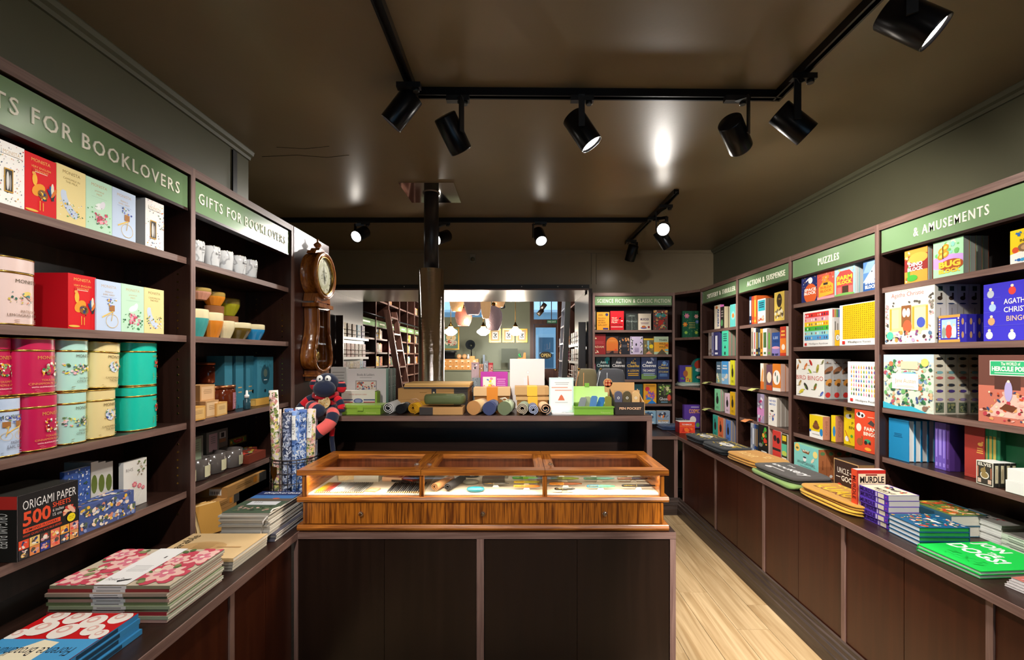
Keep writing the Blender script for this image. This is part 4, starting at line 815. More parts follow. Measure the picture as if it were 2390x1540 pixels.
book(RT(1789, 1802, 851, A3, 1.90), 'purple novel with a pale oval on the third action shelf', 0.03, '5a3a6c', lambda a: (a.bg('6a4a5c'), a.e(0.5, 0.5, 0.42, 0.22, 'f0e0c4'), a.r(0, 0, 1, 0.2, 'c8502c')), 2, pages='b89a7c')
book(RT(1803.5, 1822, 849, A3, 1.90), 'orange novel with a big white circle', 0.035, 'e08a4c', lambda a: (a.bg('e0802c'), a.r(0, 0, 1, 0.12, 'f0e8dc'), a.e(0.5, 0.5, 0.46, 0.27, 'f6f0e6'), a.e(0.35, 0.62, 0.06, 0.08, '2c2a28'), a.e(0.6, 0.45, 0.07, 0.14, '3a6a5c')), 2, pages='d8b0a0')
book(RT(1767.5, 1783.5, 918, A4, 1.90), 'lilac and pink novel with manga style panels', 0.045, '8a8498', lambda a: (a.bg('a89ab8'), a.r(0, 0.25, 1, 0.5, 'd890c8'), a.sc(0, 0, 1, 0.95, 16, ['5a5470', 'e8a8d0', 'c83c78', 'e8e4ec'], 0.1, 0.2)), 2, pages='8d7a70')
def a_never(a): a.bg('f2eee6'); a.t('NEVER', 0.1, 0.84, 0.9, 0.91, '3a5ab0'); a.t('MIND', 0.14, 0.72, 0.86, 0.79, '6a8ac8'); a.e(0.45, 0.52, 0.2, 0.03, '2c2a28'); a.sc(0.1, 0.15, 0.9, 0.45, 10, ['8a8a90', 'd8a0a0', '3a5ab0'], 0.05, 0.12)
book(RT(1793.5, 1813, 926, A4, 1.90), 'white novel with blue hand lettering', 0.03, 'e8e2d8', a_never, 4, pages='a89c90')
spines(RT(1752, 1769, 987, LEDGE, 1.89), 'blue and white paperback spine on the ledge under ACTION & SUSPENSE', [(1.2, 1, 'c8ccd4', '6a7a9c'), (1, 0.98, '8a94a8', 'e0e4ec'), (1, 1, '2a4a8c', 'd8b84c'), (1, 1, '24344c', 'e0a83c')], 'paperback spines on the action ledge')
def a_turt(a): a.bg('24221f'); a.sc(0.3, 0.35, 0.95, 0.95, 16, ['4cb848', 'd8402c', '3a9a3c', 'e8a83c'], 0.08, 0.16); a.e(0.25, 0.35, 0.2, 0.06, '8a8880'); a.lines(0.3, 0.06, 0.9, 0.2, 2, 'f0ece4')
book(RT(1770.5, 1793, 989, LEDGE, 1.89), 'black children\'s novel with green and red shapes', 0.045, '24221f', a_turt, 1, pages='c8b0a4')
book(RT(1803.5, 1822, 1003, LEDGE, 1.89), 'red and black children\'s novel', 0.04, 'b83430', lambda a: (a.bg('d0403a'), a.r(0, 0.36, 1, 0.44, '2c2a2c'), a.e(0.3, 0.75, 0.2, 0.1, '3a2426'), a.e(0.7, 0.7, 0.2, 0.1, '2c2226'), a.lines(0.1, 0.04, 0.9, 0.12, 1, 'f0d8d0')), 1, pages='c8a8a0')
book(RT(1825, 1836.5, 1012, LEDGE, 1.89), 'green and yellow children\'s novel next to the red and black one', 0.04, '2c2a20', lambda a: (a.bg('3a3a20'), a.r(0, 0.3, 1, 0.68, '58c0a0'), a.e(0.5, 0.38, 0.5, 0.08, 'b8d05c'), a.r(0.1, 0.78, 0.9, 0.95, 'e8cc2c'), a.r(0.05, 0.06, 0.95, 0.24, 'f0f0e8')), 1)
# mystery bay
book(RT(1667.5, 1681, 714, A1, 1.90), 'cream mystery novel with bold blue letters and a pink spine', 0.035, 'd870b8', lambda a: (a.bg('f0e4cc'), a.vt('ANDERS', 0.5, 0.08, 0.82, 0.85, '1f4a8c', 0.03), a.e(0.4, 0.9, 0.2, 0.06, 'e8843c')), 1, spine='r')
book(RT(1681.5, 1690, 717, A1, 1.90), 'dark mystery novel with a green leaf', 0.04, '2c2826', lambda a: (a.bg('2c2826'), a.e(0.4, 0.25, 0.3, 0.16, '5a9a5c'), a.lines(0.2, 0.5, 0.8, 0.85, 3, '9a9088')), 3, pages='c8b896')
book(RT(1704, 1716, 712, A1, 1.90), 'turquoise mystery novel with an orange disc', 0.035, '4ca8a4', lambda a: (a.bg('62c0b8'), a.o(0.6, 0.5, 0.24, 'e8803c', 14), a.o(0.6, 0.5, 0.4, '8ad0c8', 14), a.o(0.6, 0.5, 0.22, 'e8803c', 14)), 2)
spines(RT(1653.5, 1679, 777, A2, 1.90), 'mystery paperback spine on the second mystery shelf', [(0.7, 1, '8a7a72', 'c8c0b8'), (0.7, 0.99, '6a5a54', 'b0a8a0'), (0.8, 1, 'a8a4b8', '3a4a8c'), (2.4, 0.99, '3a3a6c', 'e8e8f0')], 'mystery spines on the second shelf')
def a_tg(a): a.bg('4cd0a8'); a.lines(0.2, 0.55, 0.8, 0.9, 4, '2a6a64'); a.poly([(0.35, 0.3), (0.5, 0.42), (0.65, 0.3)], '24302c'); a.r(0.38, 0.04, 0.6, 0.16, '2c3a34')
book(RT(1685, 1700, 772, A2, 1.90), 'mint green mystery novel with a small black triangle', 0.03, '3aa88a', a_tg, 4, pages='a08878')
def a_land(c1, c2, c3):
    return lambda a: (a.bg(c1), a.r(0, 0, 1, 0.45, c2), a.sc(0, 0.02, 1, 0.5, 10, [c3, c2, 'e8e0d0'], 0.1, 0.2), a.lines(0.15, 0.62, 0.85, 0.86, 2, 'd8e0e8'))
book(RT(1672, 1683.5, 844, A3, 1.90), 'grey blue seaside mystery novel with yellow flowers', 0.03, '4a5a6c', a_land('4a6478', '8aa8a0', 'e8dc7c'), 1)
book(RT(1684.5, 1700, 843, A3, 1.90), 'bright blue village mystery novel', 0.03, '4a5a9c', a_land('4a9ad8', '88bce0', 'f0e8d8'), 1)
def a_poison(c, k='2c2a28'): return lambda a: (a.bg(c), a.e(0.5, 0.5, 0.22, 0.2, k, 10), a.e(0.45, 0.75, 0.08, 0.1, k, 8), a.lines(0.25, 0.1, 0.75, 0.2, 2, k, 0.3))
for pl, pr, yt, z, c, lab in ((1704.5, 1715, 841, A3, 'e2dc2c', 'lemon yellow crime classic with a black vase shape'), (1668, 1681, 907, A4, '8ad8a4', 'pale green crime classic with a black plant shape'), (1692, 1703, 917, A4, 'e8c8d8', 'pale pink crime classic with a black bottle shape'), (1704, 1715.5, 914, A4, 'e8b41c', 'golden yellow crime classic with a black lamp shape'), (1664, 1675, 967, LEDGE, '3ab09c', 'sea green crime classic with a black dress shape'), (1676, 1688, 973, LEDGE, 'ec7a4c', 'orange crime classic with a black cat shape'), (1694, 1705, 979, LEDGE, '5a86d0', 'cornflower blue crime classic with a black bird shape')):
    book(RT(pl, pr, yt, z, 1.90), lab, 0.022, c, a_poison(c), 3, pages='a8988c')
# shelf talkers
for k, (yy, z, px, c) in enumerate(((0, A3, 1652, 'c4c878'), (0, A4, 1652, 'c4c878'), (0, A3, 1762, 'c4c878'), (0, A4, 1746, 'd88a54'))):
    Y = XR*F/(px-CX); w = 0.075
    mb = MB(); mb.grid([[(-w/2, 0.03, 0.0015), (w/2, 0.03, 0.0015)], [(-w/2, -0.01, 0.0015), (w/2, -0.01, 0.0015)], [(-w/2, -0.045, -0.014), (w/2, -0.045, -0.014)], [(-w/2, -0.0445, -0.0155), (w/2, -0.0445, -0.0155)], [(-w/2, -0.0095, 0.0003), (w/2, -0.0095, 0.0003)], [(-w/2, 0.03, 0.0003), (w/2, 0.03, 0.0003)]], c, sm=False)
    tag(mb.obj('shelf_tag', PRINT, None, (XR, Y, z), -PI/2), ['pale green shelf tag on the third mystery shelf', 'pale green shelf tag on the lowest mystery shelf', 'pale green shelf tag on the third action shelf', 'orange shelf tag on the lowest action shelf'][k], 'shelf tag')
# ================================================================ left side: tea boxes and tins
L1, L2, L3, L4 = LS
def brand(a, sub, c='c8a04c', v=0.86, sz=0.055):
    a.t('MONISTA', 0.2, v, 0.8, v+sz, c, 0.0)
    for i, st in enumerate(sub): a.t(st, 0.5-0.026*len(st), v-0.10-0.055*i, 0.5+0.026*len(st), v-0.065-0.055*i, c, 0.0)
def rooster(a, s=1.0):
    a.e(0.42, 0.42, 0.17, 0.13, 'e89a2c', 14, -0.7); a.e(0.30, 0.58, 0.08, 0.10, 'f0b43c', 12); a.o(0.27, 0.68, 0.06, 'e8a84c', 10); a.e(0.26, 0.73, 0.05, 0.03, 'c8201c', 8); a.e(0.55, 0.36, 0.17, 0.08, '8a5a24', 12, -0.5); a.sc(0.38, 0.24, 0.7, 0.44, 12, ['1f2c5c', '3a3420', 'e8c04c', '2c3a6c'], 0.03, 0.06)
    for i in range(5): a.e(0.80+0.03*i, 0.40+0.05*(i % 3), 0.05, 0.11, ['1f3a6c', '2c5a8c', 'e8dcc0', '24302c', 'd8742c'][i], 10, 0.5-0.25*i)
    a.r(0.44, 0.08, 0.47, 0.24, 'e8a03c'); a.r(0.54, 0.08, 0.57, 0.22, 'e8a03c'); a.e(0.2, 0.05, 0.2, 0.02, 'e8b84c')
def t_red(a): a.bg('d8141c'); brand(a, ['VERY ENGLISH', 'BREAKFAST'], 'e8b45c', 0.88); a.r(0.3, 0.71, 0.7, 0.72, 'f0d8c8'); rooster(a)
def t_yellow(a):
    a.bg('ecd898'); brand(a, ['CAMOMILE IN', 'THE MILK'], '8a6a2c', 0.87); a.e(0.42, 0.34, 0.2, 0.26, 'c8d4e8', 18, 0.5); a.e(0.56, 0.42, 0.17, 0.22, 'ecd898', 18, 0.5)
    a.sc(0.08, 0.1, 0.92, 0.4, 44, ['3c6a4c', 'f4f0e0', 'e8b83c', '3a4a9c', '6a9a5c', 'd8d8e8'], 0.015, 0.04)
def t_mint(a): a.bg('c0e4c8'); brand(a, ['JASMINE', 'MIST'], 'c8a878', 0.86); a.r(0.2, 0.66, 0.8, 0.665, 'a8c8b0'); a.e(0.5, 0.5, 0.2, 0.06, 'f0f4f0', 12, 0.5); a.e(0.62, 0.54, 0.16, 0.05, 'e8e4ec', 10, 1.2); a.sc(0.3, 0.14, 0.85, 0.42, 34, ['d84a6a', 'e88aa0', 'c03a58', 'f0b0b8'], 0.03, 0.07); a.sc(0, 0.05, 0.95, 0.5, 26, ['3c8a4c', '5aa85c', '2c6a44'], 0.02, 0.045)
def bike(a, u=0.62, v=0.2, r=0.26, c='d8b878'):
    n = 20; q = a.w/a.h
    for i in range(n):
        p, w = 2*PI*i/n, 2*PI*(i+1)/n; a.poly([(u+r*math.cos(p), v+r*q*math.sin(p)), (u+r*math.cos(w), v+r*q*math.sin(w)), (u+0.93*r*math.cos(w), v+0.93*r*q*math.sin(w)), (u+0.93*r*math.cos(p), v+0.93*r*q*math.sin(p))], c)
    a.poly([(u-0.4, v+0.05), (u+0.02, v+0.18), (u+0.02, v+0.21), (u-0.4, v+0.08)], 'e8c060'); a.poly([(u-0.02, v), (u+0.06, v+0.22), (u+0.03, v+0.22), (u-0.05, v)], c); a.r(u-0.12, v+0.20, u+0.10, v+0.32, 'a8703c')
    a.sc(u-0.25, v+0.28, min(1, u+0.25), v+0.48, 14, ['3a4a9c', 'e8e0f0', '6a8a5c', 'e8b84c', '5a6ac0'], 0.025, 0.05)
def t_blue(a): a.bg('c4d4ec'); brand(a, ['FRENCH', 'EARL GREY'], 'c8ac8c', 0.86); a.r(0.2, 0.67, 0.8, 0.675, '8a9ac0'); bike(a)
def t_floral(a): a.bg('f4f0ea'); a.sc(0, 0, 1, 1, 90, ['c83c40', '3c4a6c', 'e8b04c', '5a7a5c', '8a9ac0', '2c2a30', 'd8a0a0'], 0.012, 0.035); a.r(0.15, 0.80, 0.85, 0.88, 'f4f0ea'); a.t('MONISTA', 0.2, 0.81, 0.8, 0.87, 'c8a878', 0.0); a.r(0.24, 0.2, 0.56, 0.58, 'c8983c'); a.r(0.27, 0.22, 0.53, 0.56, '3c3834'); a.e(0.36, 0.38, 0.05, 0.15, 'd8d4d0'); a.e(0.45, 0.36, 0.04, 0.13, '9a9490')
def teabox(pl, pr, yt, Z, col, art, label, t=0.085, X=-1.38, side=None):
    return carton(LT(pl, pr, yt, Z, X), 'tea_box', label, 'tea box', t, col, art, side=side or col, gap=0, mat=PRINT)
teabox(-8, 56.5, 349, L1, 'f0ece4', t_floral, 'white floral MONISTA tea box with a window, beside the rooster box on the top shelf', X=-1.37)
teabox(57.5, 131, 382, L1, 'd8141c', t_red, 'red MONISTA tea box with a rooster on the top gift shelf')
teabox(132, 199.5, 408, L1, 'ecd898', t_yellow, 'pale yellow MONISTA tea box with a crescent moon on the top gift shelf')
teabox(200.3, 261, 435, L1, 'c0e4c8', t_mint, 'mint MONISTA tea box with pink peonies on the top gift shelf')
teabox(261.8, 316, 458, L1, 'c4d4ec', t_blue, 'pale blue MONISTA tea box with a bicycle on the top gift shelf')
teabox(339, 382, 480, L1, 'f0ece4', t_floral, 'small white floral tea box with a cut-out window standing apart', 0.075, side='a09c98')
# second shelf
carton(LT(158.5, 223.5, 649, L2, -1.385), 'tea_box', 'wide red MONISTA tea box with a rooster on the second gift shelf', 'tea box', 0.12, 'd8141c', t_red, side='c0101c')
teabox(224.5, 282, 662, L2, 'c4d4ec', t_blue, 'pale blue MONISTA tea box with a bicycle on the second gift shelf')
teabox(282.8, 335.5, 671, L2, 'c0e4c8', t_mint, 'mint MONISTA tea box with pink peonies on the second gift shelf')
teabox(336.3, 382, 679, L2, 'ecd898', t_yellow, 'pale yellow MONISTA tea box with a crescent moon on the second gift shelf')
def tin(pl, pr, Z, H, col, label, art, X=-1.385, lean=0.0, group=None):
    Yl, Yr = X*F/(pl-CX), X*F/(pr-CX); w = Yr-Yl; d = min(0.13, max(0.085, w*0.8)); n = 40; pw = 2.5
    R = thing('tea_tin', label, 'tea tin', (X, Yl, Z+0.0012), PI/2, group)
    if lean: R.rotation_euler = (0.0, lean, PI/2)
    def ring(g, z):
        o = []
        for j in range(n):
            c, s = math.cos(2*PI*j/n), math.sin(2*PI*j/n)
            o.append((w/2+(w/2-0.001+g)*math.copysign(abs(c)**(2/pw), c), d/2+(d/2-0.001+g)*math.copysign(abs(s)**(2/pw), s), z))
        return o
    zs = H*0.755
    b = MB().grid([ring(-0.0008, 0.004), ring(-0.0008, zs)], col, 0, True); b.obj('body', TINM, R)
    l = MB().grid([ring(0, zs+0.006), ring(0, H-0.004)], col, 0, True); l.face(ring(0, H-0.005), col); l = l.obj('lid', TINM, R)
    for z0, z1, g, nm in ((0, 0.004, 0.0004, 'foot_rim'), (zs, zs+0.006, 0.0002, 'seam_band'), (H-0.004, H, 0.0008, 'top_rim')):
        mb = MB().grid([ring(-0.004, z0), ring(g, z0), ring(g, z1), ring(-0.004, z1)], 'ffffff', 0, True); mb.obj(nm, GOLD, R)
    def at(a, bb, k):
        s = min(1.0, abs(a-w/2)/(w/2)); return (a, d/2-(d/2-0.001)*(1-s**pw)**(1/pw)-k-0.0006, bb)
    SEED[0] += 7; A = Art(w, zs, at, seed=SEED[0]); art(A); A.obj('label_print', R)
    return R
def n_bird(a): a.t('MONISTA', 0.36, 0.83, 0.94, 0.90, '5a4a34', 0.0); a.e(0.62, 0.62, 0.10, 0.05, 'e8d070', 12, 0.3); a.e(0.70, 0.55, 0.10, 0.05, 'e8b8a8', 10, -0.5); a.sc(0.2, 0.40, 0.8, 0.66, 22, ['4a8a8c', '3c6a5c', 'c8b04c', 'd88a6a'], 0.015, 0.035); a.t('MATILDA\'S', 0.46, 0.25, 0.84, 0.30, '8a6a4c', 0.0); a.t('LEMONGRASS & GIN', 0.2, 0.17, 0.95, 0.22, '6a4c34', 0.0); a.lines(0.3, 0.03, 0.9, 0.12, 3, 'c8a090', 0.3)
tin(-2, 101, L2, 0.186, 'e4c8c0', 'pale pink MONISTA tea tin with a little bird on the second gift shelf', n_bird, -1.37)
def n_mag(a):
    a.t('MONISTA', 0.38, 0.82, 0.93, 0.90, 'd8a048', 0.0); a.sc(0.42, 0.4, 0.92, 0.76, 40, ['e8b83c', 'f4ece0', '3c7a4c', 'd8643c', '8ab06c'], 0.02, 0.05); a.o(0.66, 0.58, 0.12, 'b81c4c', 14); a.t("TOULMA'S", 0.45, 0.30, 0.85, 0.35, 'd8a048', 0.0); a.t('CINNAMON & CHAI', 0.2, 0.22, 0.95, 0.27, 'd8a048', 0.0); a.t('WITH AUSTRALIAN GINGER', 0.25, 0.15, 0.95, 0.18, 'f4e8e0', 0.01); a.lines(0.3, 0.05, 0.9, 0.12, 2, 'd8707c', 0.3)
def n_mint(a): a.t('MONISTA', 0.38, 0.86, 0.94, 0.94, '6a6a54', 0.0); a.sc(0.04, 0.42, 0.96, 0.72, 70, ['e8c83c', '3c5a3c', 'f0d8d8', '6a8a4c', 'f4e878', '5a6a8c', 'e8b0b8'], 0.02, 0.05); a.t('SICILIAN', 0.46, 0.30, 0.82, 0.35, '6a6a54', 0.0); a.t('CITRUS TEA', 0.38, 0.22, 0.88, 0.27, '6a6a54', 0.0); a.lines(0.2, 0.04, 0.9, 0.15, 2, 'a8b8a0', 0.3)
def n_yel(a): a.t('MONISTA', 0.36, 0.86, 0.94, 0.94, '5a4824', 0.0); a.e(0.58, 0.62, 0.16, 0.16, 'd0d8ec', 16, 0.5); a.e(0.68, 0.68, 0.14, 0.14, 'e8d29a', 16, 0.5); a.sc(0.34, 0.44, 0.9, 0.8, 22, ['3c6a4c', 'f4f0e0', '3a4a9c', 'b8783c', '6a9a5c'], 0.02, 0.045); a.t('CAMOMILE IN', 0.3, 0.28, 0.86, 0.33, '6a5424', 0.0); a.t('THE MILK', 0.42, 0.20, 0.76, 0.25, '6a5424', 0.0); a.lines(0.2, 0.04, 0.9, 0.12, 2, 'c8b070', 0.3)
def n_teal(a): a.t('MONISTA', 0.62, 0.86, 0.95, 0.92, 'a8883c', 0.0); a.sc(0.66, 0.5, 0.98, 0.82, 18, ['d8503c', '5a8a5c', 'e8d0a0', 'c03a30'], 0.02, 0.05); a.lines(0.6, 0.16, 0.95, 0.38, 4, 'a8983c', 0.3)
def n_blu(a): a.t('MONISTA', 0.1, 0.84, 0.95, 0.92, '5a5460', 0.0); bike(a, 0.7, 0.46, 0.16, 'e0b868'); bike(a, 0.3, 0.46, 0.16, 'e0b868'); a.t('FRENCH', 0.4, 0.28, 0.82, 0.34, '5a5a68', 0.0); a.t('EARL GREY', 0.3, 0.18, 0.9, 0.25, '5a5a68', 0.0); a.lines(0.1, 0.03, 0.9, 0.13, 2, 'a8b4c8', 0.3)
TH = 0.163; U = L3+TH+0.0015
for pl, pr, z, c, lab, art, ln in ((-4, 64.5, L3, 'c4d4ec', 'pale blue FRENCH EARL GREY tea tin with a bicycle', n_blu, 0), (66, 151.5, L3, 'c41c50', 'magenta MONISTA tea tin directly on the shelf', n_mag, 0), (152.5, 217, L3, 'b4e0d2', 'mint MONISTA tea tin with lemons, directly on the shelf', n_mint, 0), (218, 284.5, L3, 'e6d094', 'pale yellow MONISTA tea tin upright on the shelf', n_yel, 0), (312, 383, L3, '1cc4ac', 'turquoise MONISTA tea tin directly on the shelf', n_teal, 0),
        (-50, 46, U, 'c41c50', 'magenta MONISTA tea tin on the pale blue bicycle tin', n_mag, 0), (48, 150, U, 'c41c50', 'magenta MONISTA tea tin stacked on a matching magenta tin', n_mag, 0), (151, 222, U, 'b4e0d2', 'mint MONISTA tea tin with lemons stacked on its twin', n_mint, 0), (225, 291, U, 'e6d094', 'pale yellow MONISTA tea tin tilted on top of its twin', n_yel, 0.06), (312, 383, U, '1cc4ac', 'turquoise MONISTA tea tin stacked on its twin', n_teal, 0)):
    tin(pl, pr, z+(0.004 if ln else 0), TH-(0.006 if ln else 0), c, lab, art, -1.385 if pl > -40 else -1.40, ln)
# lower shelf: origami paper, notebooks, boxes
def a_orig(a):
    a.bg('1c1a1c'); a.t('ORIGAMI PAPER', 0.08, 0.76, 0.96, 0.90, 'f0ece8', -0.004); a.t('500', 0.08, 0.50, 0.52, 0.73, 'e8502c', 0.03); a.t('SHEETS', 0.55, 0.66, 0.86, 0.74, 'e8502c', 0.01); a.t('6 inches', 0.55, 0.59, 0.74, 0.64, 'f0ece8', 0.0); a.t('15 cm', 0.55, 0.52, 0.70, 0.57, 'f0ece8', 0.0); a.r(0.08, 0.40, 0.68, 0.47, 'e8502c'); a.t('KIMONO FLOWERS', 0.12, 0.415, 0.64, 0.455, '1c1a1c', 0.01); a.t('HIGH QUALITY DOUBLE-SIDED', 0.08, 0.335, 0.7, 0.375, 'e8502c', 0.0)
    for k in range(5): a.e(0.83+0.02*(k-2), 0.54+0.02*(k % 2), 0.11, 0.035, ['e8a080', 'd8503c', 'f0c8a0', 'c83c34', 'e8b49a'][k], 8, 0.9-0.45*k)
    for i in range(6):
        u = 0.01+i*0.165
        for j in range(2):
            v = 0.02+j*0.145; c = [['2c2a30', 'e88a4c', '2c3a8c', 'e87a5c', '3c4458', 'd89a5c'], ['e8502c', 'f0c878', '4a3c34', 'e87058', 'f0a83c', 'e88a6c']][j][i]
            a.r(u, v, u+0.155, v+0.14, c); a.sc(u, v, u+0.155, v+0.14, 9, ['f4e8d8', 'e8503c', 'f0c060', '2c3a6c', 'd8a0a0', '5c4c40'], 0.015, 0.04)
    a.o(0.86, 0.40, 0.075, 'f0d81c', 16); a.t('VALUE', 0.81, 0.405, 0.91, 0.425, '4a3c10', 0.0); a.t('PACK', 0.82, 0.375, 0.90, 0.395, '4a3c10', 0.0)
def s_orig(a): a.bg('24221f'); a.r(0.0, 0.8, 1, 1, 'c8342c'); a.t('500', 0.3, 0.9, 0.7, 0.96, '4a1a18', 0.01); a.vt('ORIGAMI PAPER', 0.62, 0.2, 0.84, 0.74, 'd8d4cc', 0.0); a.vt('KIMONO', 0.25, 0.3, 0.45, 0.76, 'd8502c', 0.01); a.sc(0, 0.02, 0.5, 0.3, 14, ['5a6a3c', 'e8a080', '3c4a34'], 0.1, 0.2)
o = carton(LT(40, 182, 1120, L4, -1.352), 'origami_paper', 'ORIGAMI PAPER 500 sheets pack with kimono flower swatches', 'paper pack', 0.155, 'e0d0cc', a_orig, side='24221f', sideart=s_orig, near='l', tops='3a3834', mat=GLOSS)
def a_morris(c1, c2):
    def f(a): a.bg(c1); a.sc(0, 0, 1, 1, 150, c2, 0.02, 0.055, (0.3, 0.9))
    return f
M1 = ['e8e4d0', '5a7ab8', '3c5a3c', 'c8d0e8', '8aa0d0', '2c3a6c']; M2 = ['e8e0d0', 'd88a6a', '5a6a4c', '8a9ac8', 'f0d8c0', '3a4460', 'e8b83c']
for i in range(4):
    P = LT(150+i*0, 210, 1088, L4, -1.42-0.016*i); book(P, 'blue floral notebook standing face out behind the origami pack' if i == 0 else 'blue floral notebook stacked behind its twins', 0.014, '3c5aa0', a_morris('3c5aa0', M1) if i == 0 else None, 1, 'blue floral notebooks')
for i in range(3):
    P = LT(212+i*17, 229+i*17, 1076, L4, -1.43); carton(P, 'card_wallet', 'narrow grey card wallet with a green bud', 'card wallet', 0.09, '8a8680', lambda a: (a.bg('c4c0b8'), a.e(0.45, 0.62, 0.42, 0.16, '5c6a2c', 12), a.e(0.45, 0.15, 0.3, 0.06, 'c04a4c'), a.r(0, 0.36, 1, 0.37, '6a6660')), 1, 'card wallets with a green bud')
def a_peony(a):
    a.bg('e4e0d8'); a.t('RHS', 0.1, 0.78, 0.4, 0.85, '7a7670', 0.0); a.sc(0.5, 0.6, 1, 1, 18, ['6a7a4c', 'b8a890', '8a7a68'], 0.03, 0.07)
    for u, v, r in ((0.12, 0.25, 0.22), (0.45, 0.48, 0.1), (0.66, 0.42, 0.09), (0.82, 0.36, 0.07)): a.flower(u, v, r, 'd8687a', 'f0a8a8', 7); a.flower(u, v, r*0.6, 'e89aa0', 'f4d060', 6)
    for u in (0.5, 0.65, 0.8): a.poly([(u-0.3, 0.02), (u, 0.3), (u+0.02, 0.3), (u-0.27, 0.02)], 'f4f2ee')
for i in range(3): carton(LT(288, 342, 1067, L4, -1.42-0.02*i), 'stationery_set', 'white stationery set with a pink peony' if i == 0 else 'stationery set tucked behind the pink peony set', 'stationery set', 0.017, 'dcd8d0', a_peony if i == 0 else None, 1, 'peony stationery sets')
for i in range(2):
    loc, rz, w, h = LT(184, 312+4*(1-i), 1155, L4, -1.36-0.008*i); z = L4+0.0012+i*0.041
    o = MB().box(0, w, 0, 0.16, 0, 0.040, '4a5a8c', l='3c3a3c').obj('floral_box', PRINT, None, (loc[0], loc[1], z), rz, 0.001); tag(o, ['blue and cream floral keepsake box at the bottom of two', 'blue and cream floral keepsake box lying on its twin'][i], 'keepsake box')
    art_on(o, w, 0.04, front(), lambda a: (a.bg('4a5a90'), a.sc(0, 0, 1, 1, 70, M2, 0.02, 0.045)), 'side_print'); art_on(o, w, 0.16, top(0.040), lambda a: (a.bg('4a5a90'), a.sc(0, 0, 1, 1, 120, M2, 0.02, 0.05)), 'lid_print')
# ---------------------------------------------------------------- left ledge
rn = random.Random(3)
sp = ['8a8468', '8c3030', 'a08a78', '6a7050', 'b89080', '707a54', '98a080', '8a8a70', '962c34', '9aa088', 'b08a80']
def a_pink(a):
    a.bg('c8b8a0')
    for u, v, r in ((0.12, 0.2, 0.16), (0.3, 0.6, 0.2), (0.1, 0.82, 0.15), (0.8, 0.3, 0.2), (0.9, 0.75, 0.19), (0.72, 0.65, 0.13), (0.35, 0.12, 0.12)):
        a.flower(u, v, r, 'c84a5c', 'f0d0c0', 7); a.flower(u, v, r*0.75, 'ecc0b4', 'c83c50', 6); a.flower(u, v, r*0.4, 'd8788a', 'f4e0d0', 5)
    a.sc(0, 0, 1, 1, 26, ['5a7040', '8a9060', 'e8d8c0'], 0.02, 0.045); a.r(0.37, 0, 0.64, 1, 'eceae8'); a.t('Flower Power', 0.40, 0.10, 0.60, 0.17, '6a6460', 0.0); a.lines(0.42, 0.32, 0.6, 0.5, 7, 'b0aca8', 0.3); a.poly([(0.52, 0.06), (0.6, 0.12), (0.6, 0.15), (0.5, 0.1)], '2c2a2a'); a.r(0.56, 0.7, 0.575, 0.76, '2c2a2a')
for i in range(11):
    dx, dy = rn.uniform(-0.006, 0.006), rn.uniform(-0.006, 0.004); z = LEDGE+0.0012+i*0.0096
    def s(a, i=i): a.r(0.37, 0, 0.64, 1, 'dcd8d6'); a.r(0.4, 0.35, 0.6, 0.65, '8a8684')
    flat((-1.362+dx, 1.292+dy, z), math.radians(rn.uniform(-0.5, 0.5)), 0.350, 0.243, 0.0094, 'gift paper book with pink flowers and a white band, topmost of the stack' if i == 10 else 'large gift paper book within the stack below the pink flowers', 'book', sp[10-i], a_pink if i == 10 else None, 'gift_paper_book', 'e4dccc', 'front', False, 'stack of gift paper books', s, 0.0012)
def a_fan(a):
    a.bg('c81418')
    def fan(u, v, r):
        a.o(u, v, r, 'f0e6dc', 18); a.o(u+r*0.2, v-r*0.2, r*0.5, 'e0b0a4', 14); a.o(u+r*0.25, v-r*0.2, r*0.3, 'f0e6dc', 12)
    for u, v, r in ((0.12, 0.07, 0.11), (0.36, 0.12, 0.12), (0.6, 0.07, 0.12), (0.84, 0.06, 0.11), (0.22, 0.24, 0.1), (0.5, 0.26, 0.13), (0.78, 0.22, 0.13), (0.94, 0.30, 0.09), (0.08, 0.30, 0.08)): fan(u, v, r)
    a.r(0, 0.36, 1, 0.86, '4a9cd0'); a.poly([(0.36, 0.40), (0.55, 0.37), (0.82, 0.62), (0.80, 0.84), (0.5, 0.86), (0.36, 0.7)], 'f0e4c4'); a.t('Florence Broadhurst', 0.10, 0.46, 0.92, 0.56, '14161c', 0.0); a.lines(0.3, 0.62, 0.7, 0.7, 2, 'c04a50', 0.3); a.sc(0, 0.86, 1, 1, 20, ['f0e6dc', 'e0b0a4'], 0.05, 0.1)
for i in range(4):
    z = LEDGE+0.0012+i*0.0142; dx = rn.uniform(-0.004, 0.004)
    flat((-1.046+dx-0.004*i, 1.238+dx, z), PI, 0.246, 0.32, 0.014, 'red fan-flower and blue pattern book on top of its stack' if i == 3 else 'pattern book with a blue spine below the red fan-flower cover', 'book', '3a86b8', a_fan if i == 3 else None, 'pattern_book', 'e8e0d4', 'left', False, 'stack of blue spined pattern books', lambda a: (a.r(0.04, 0.2, 0.10, 0.8, '14202c'), a.r(0.45, 0.15, 0.8, 0.85, '1c3a50')), 0.0015)
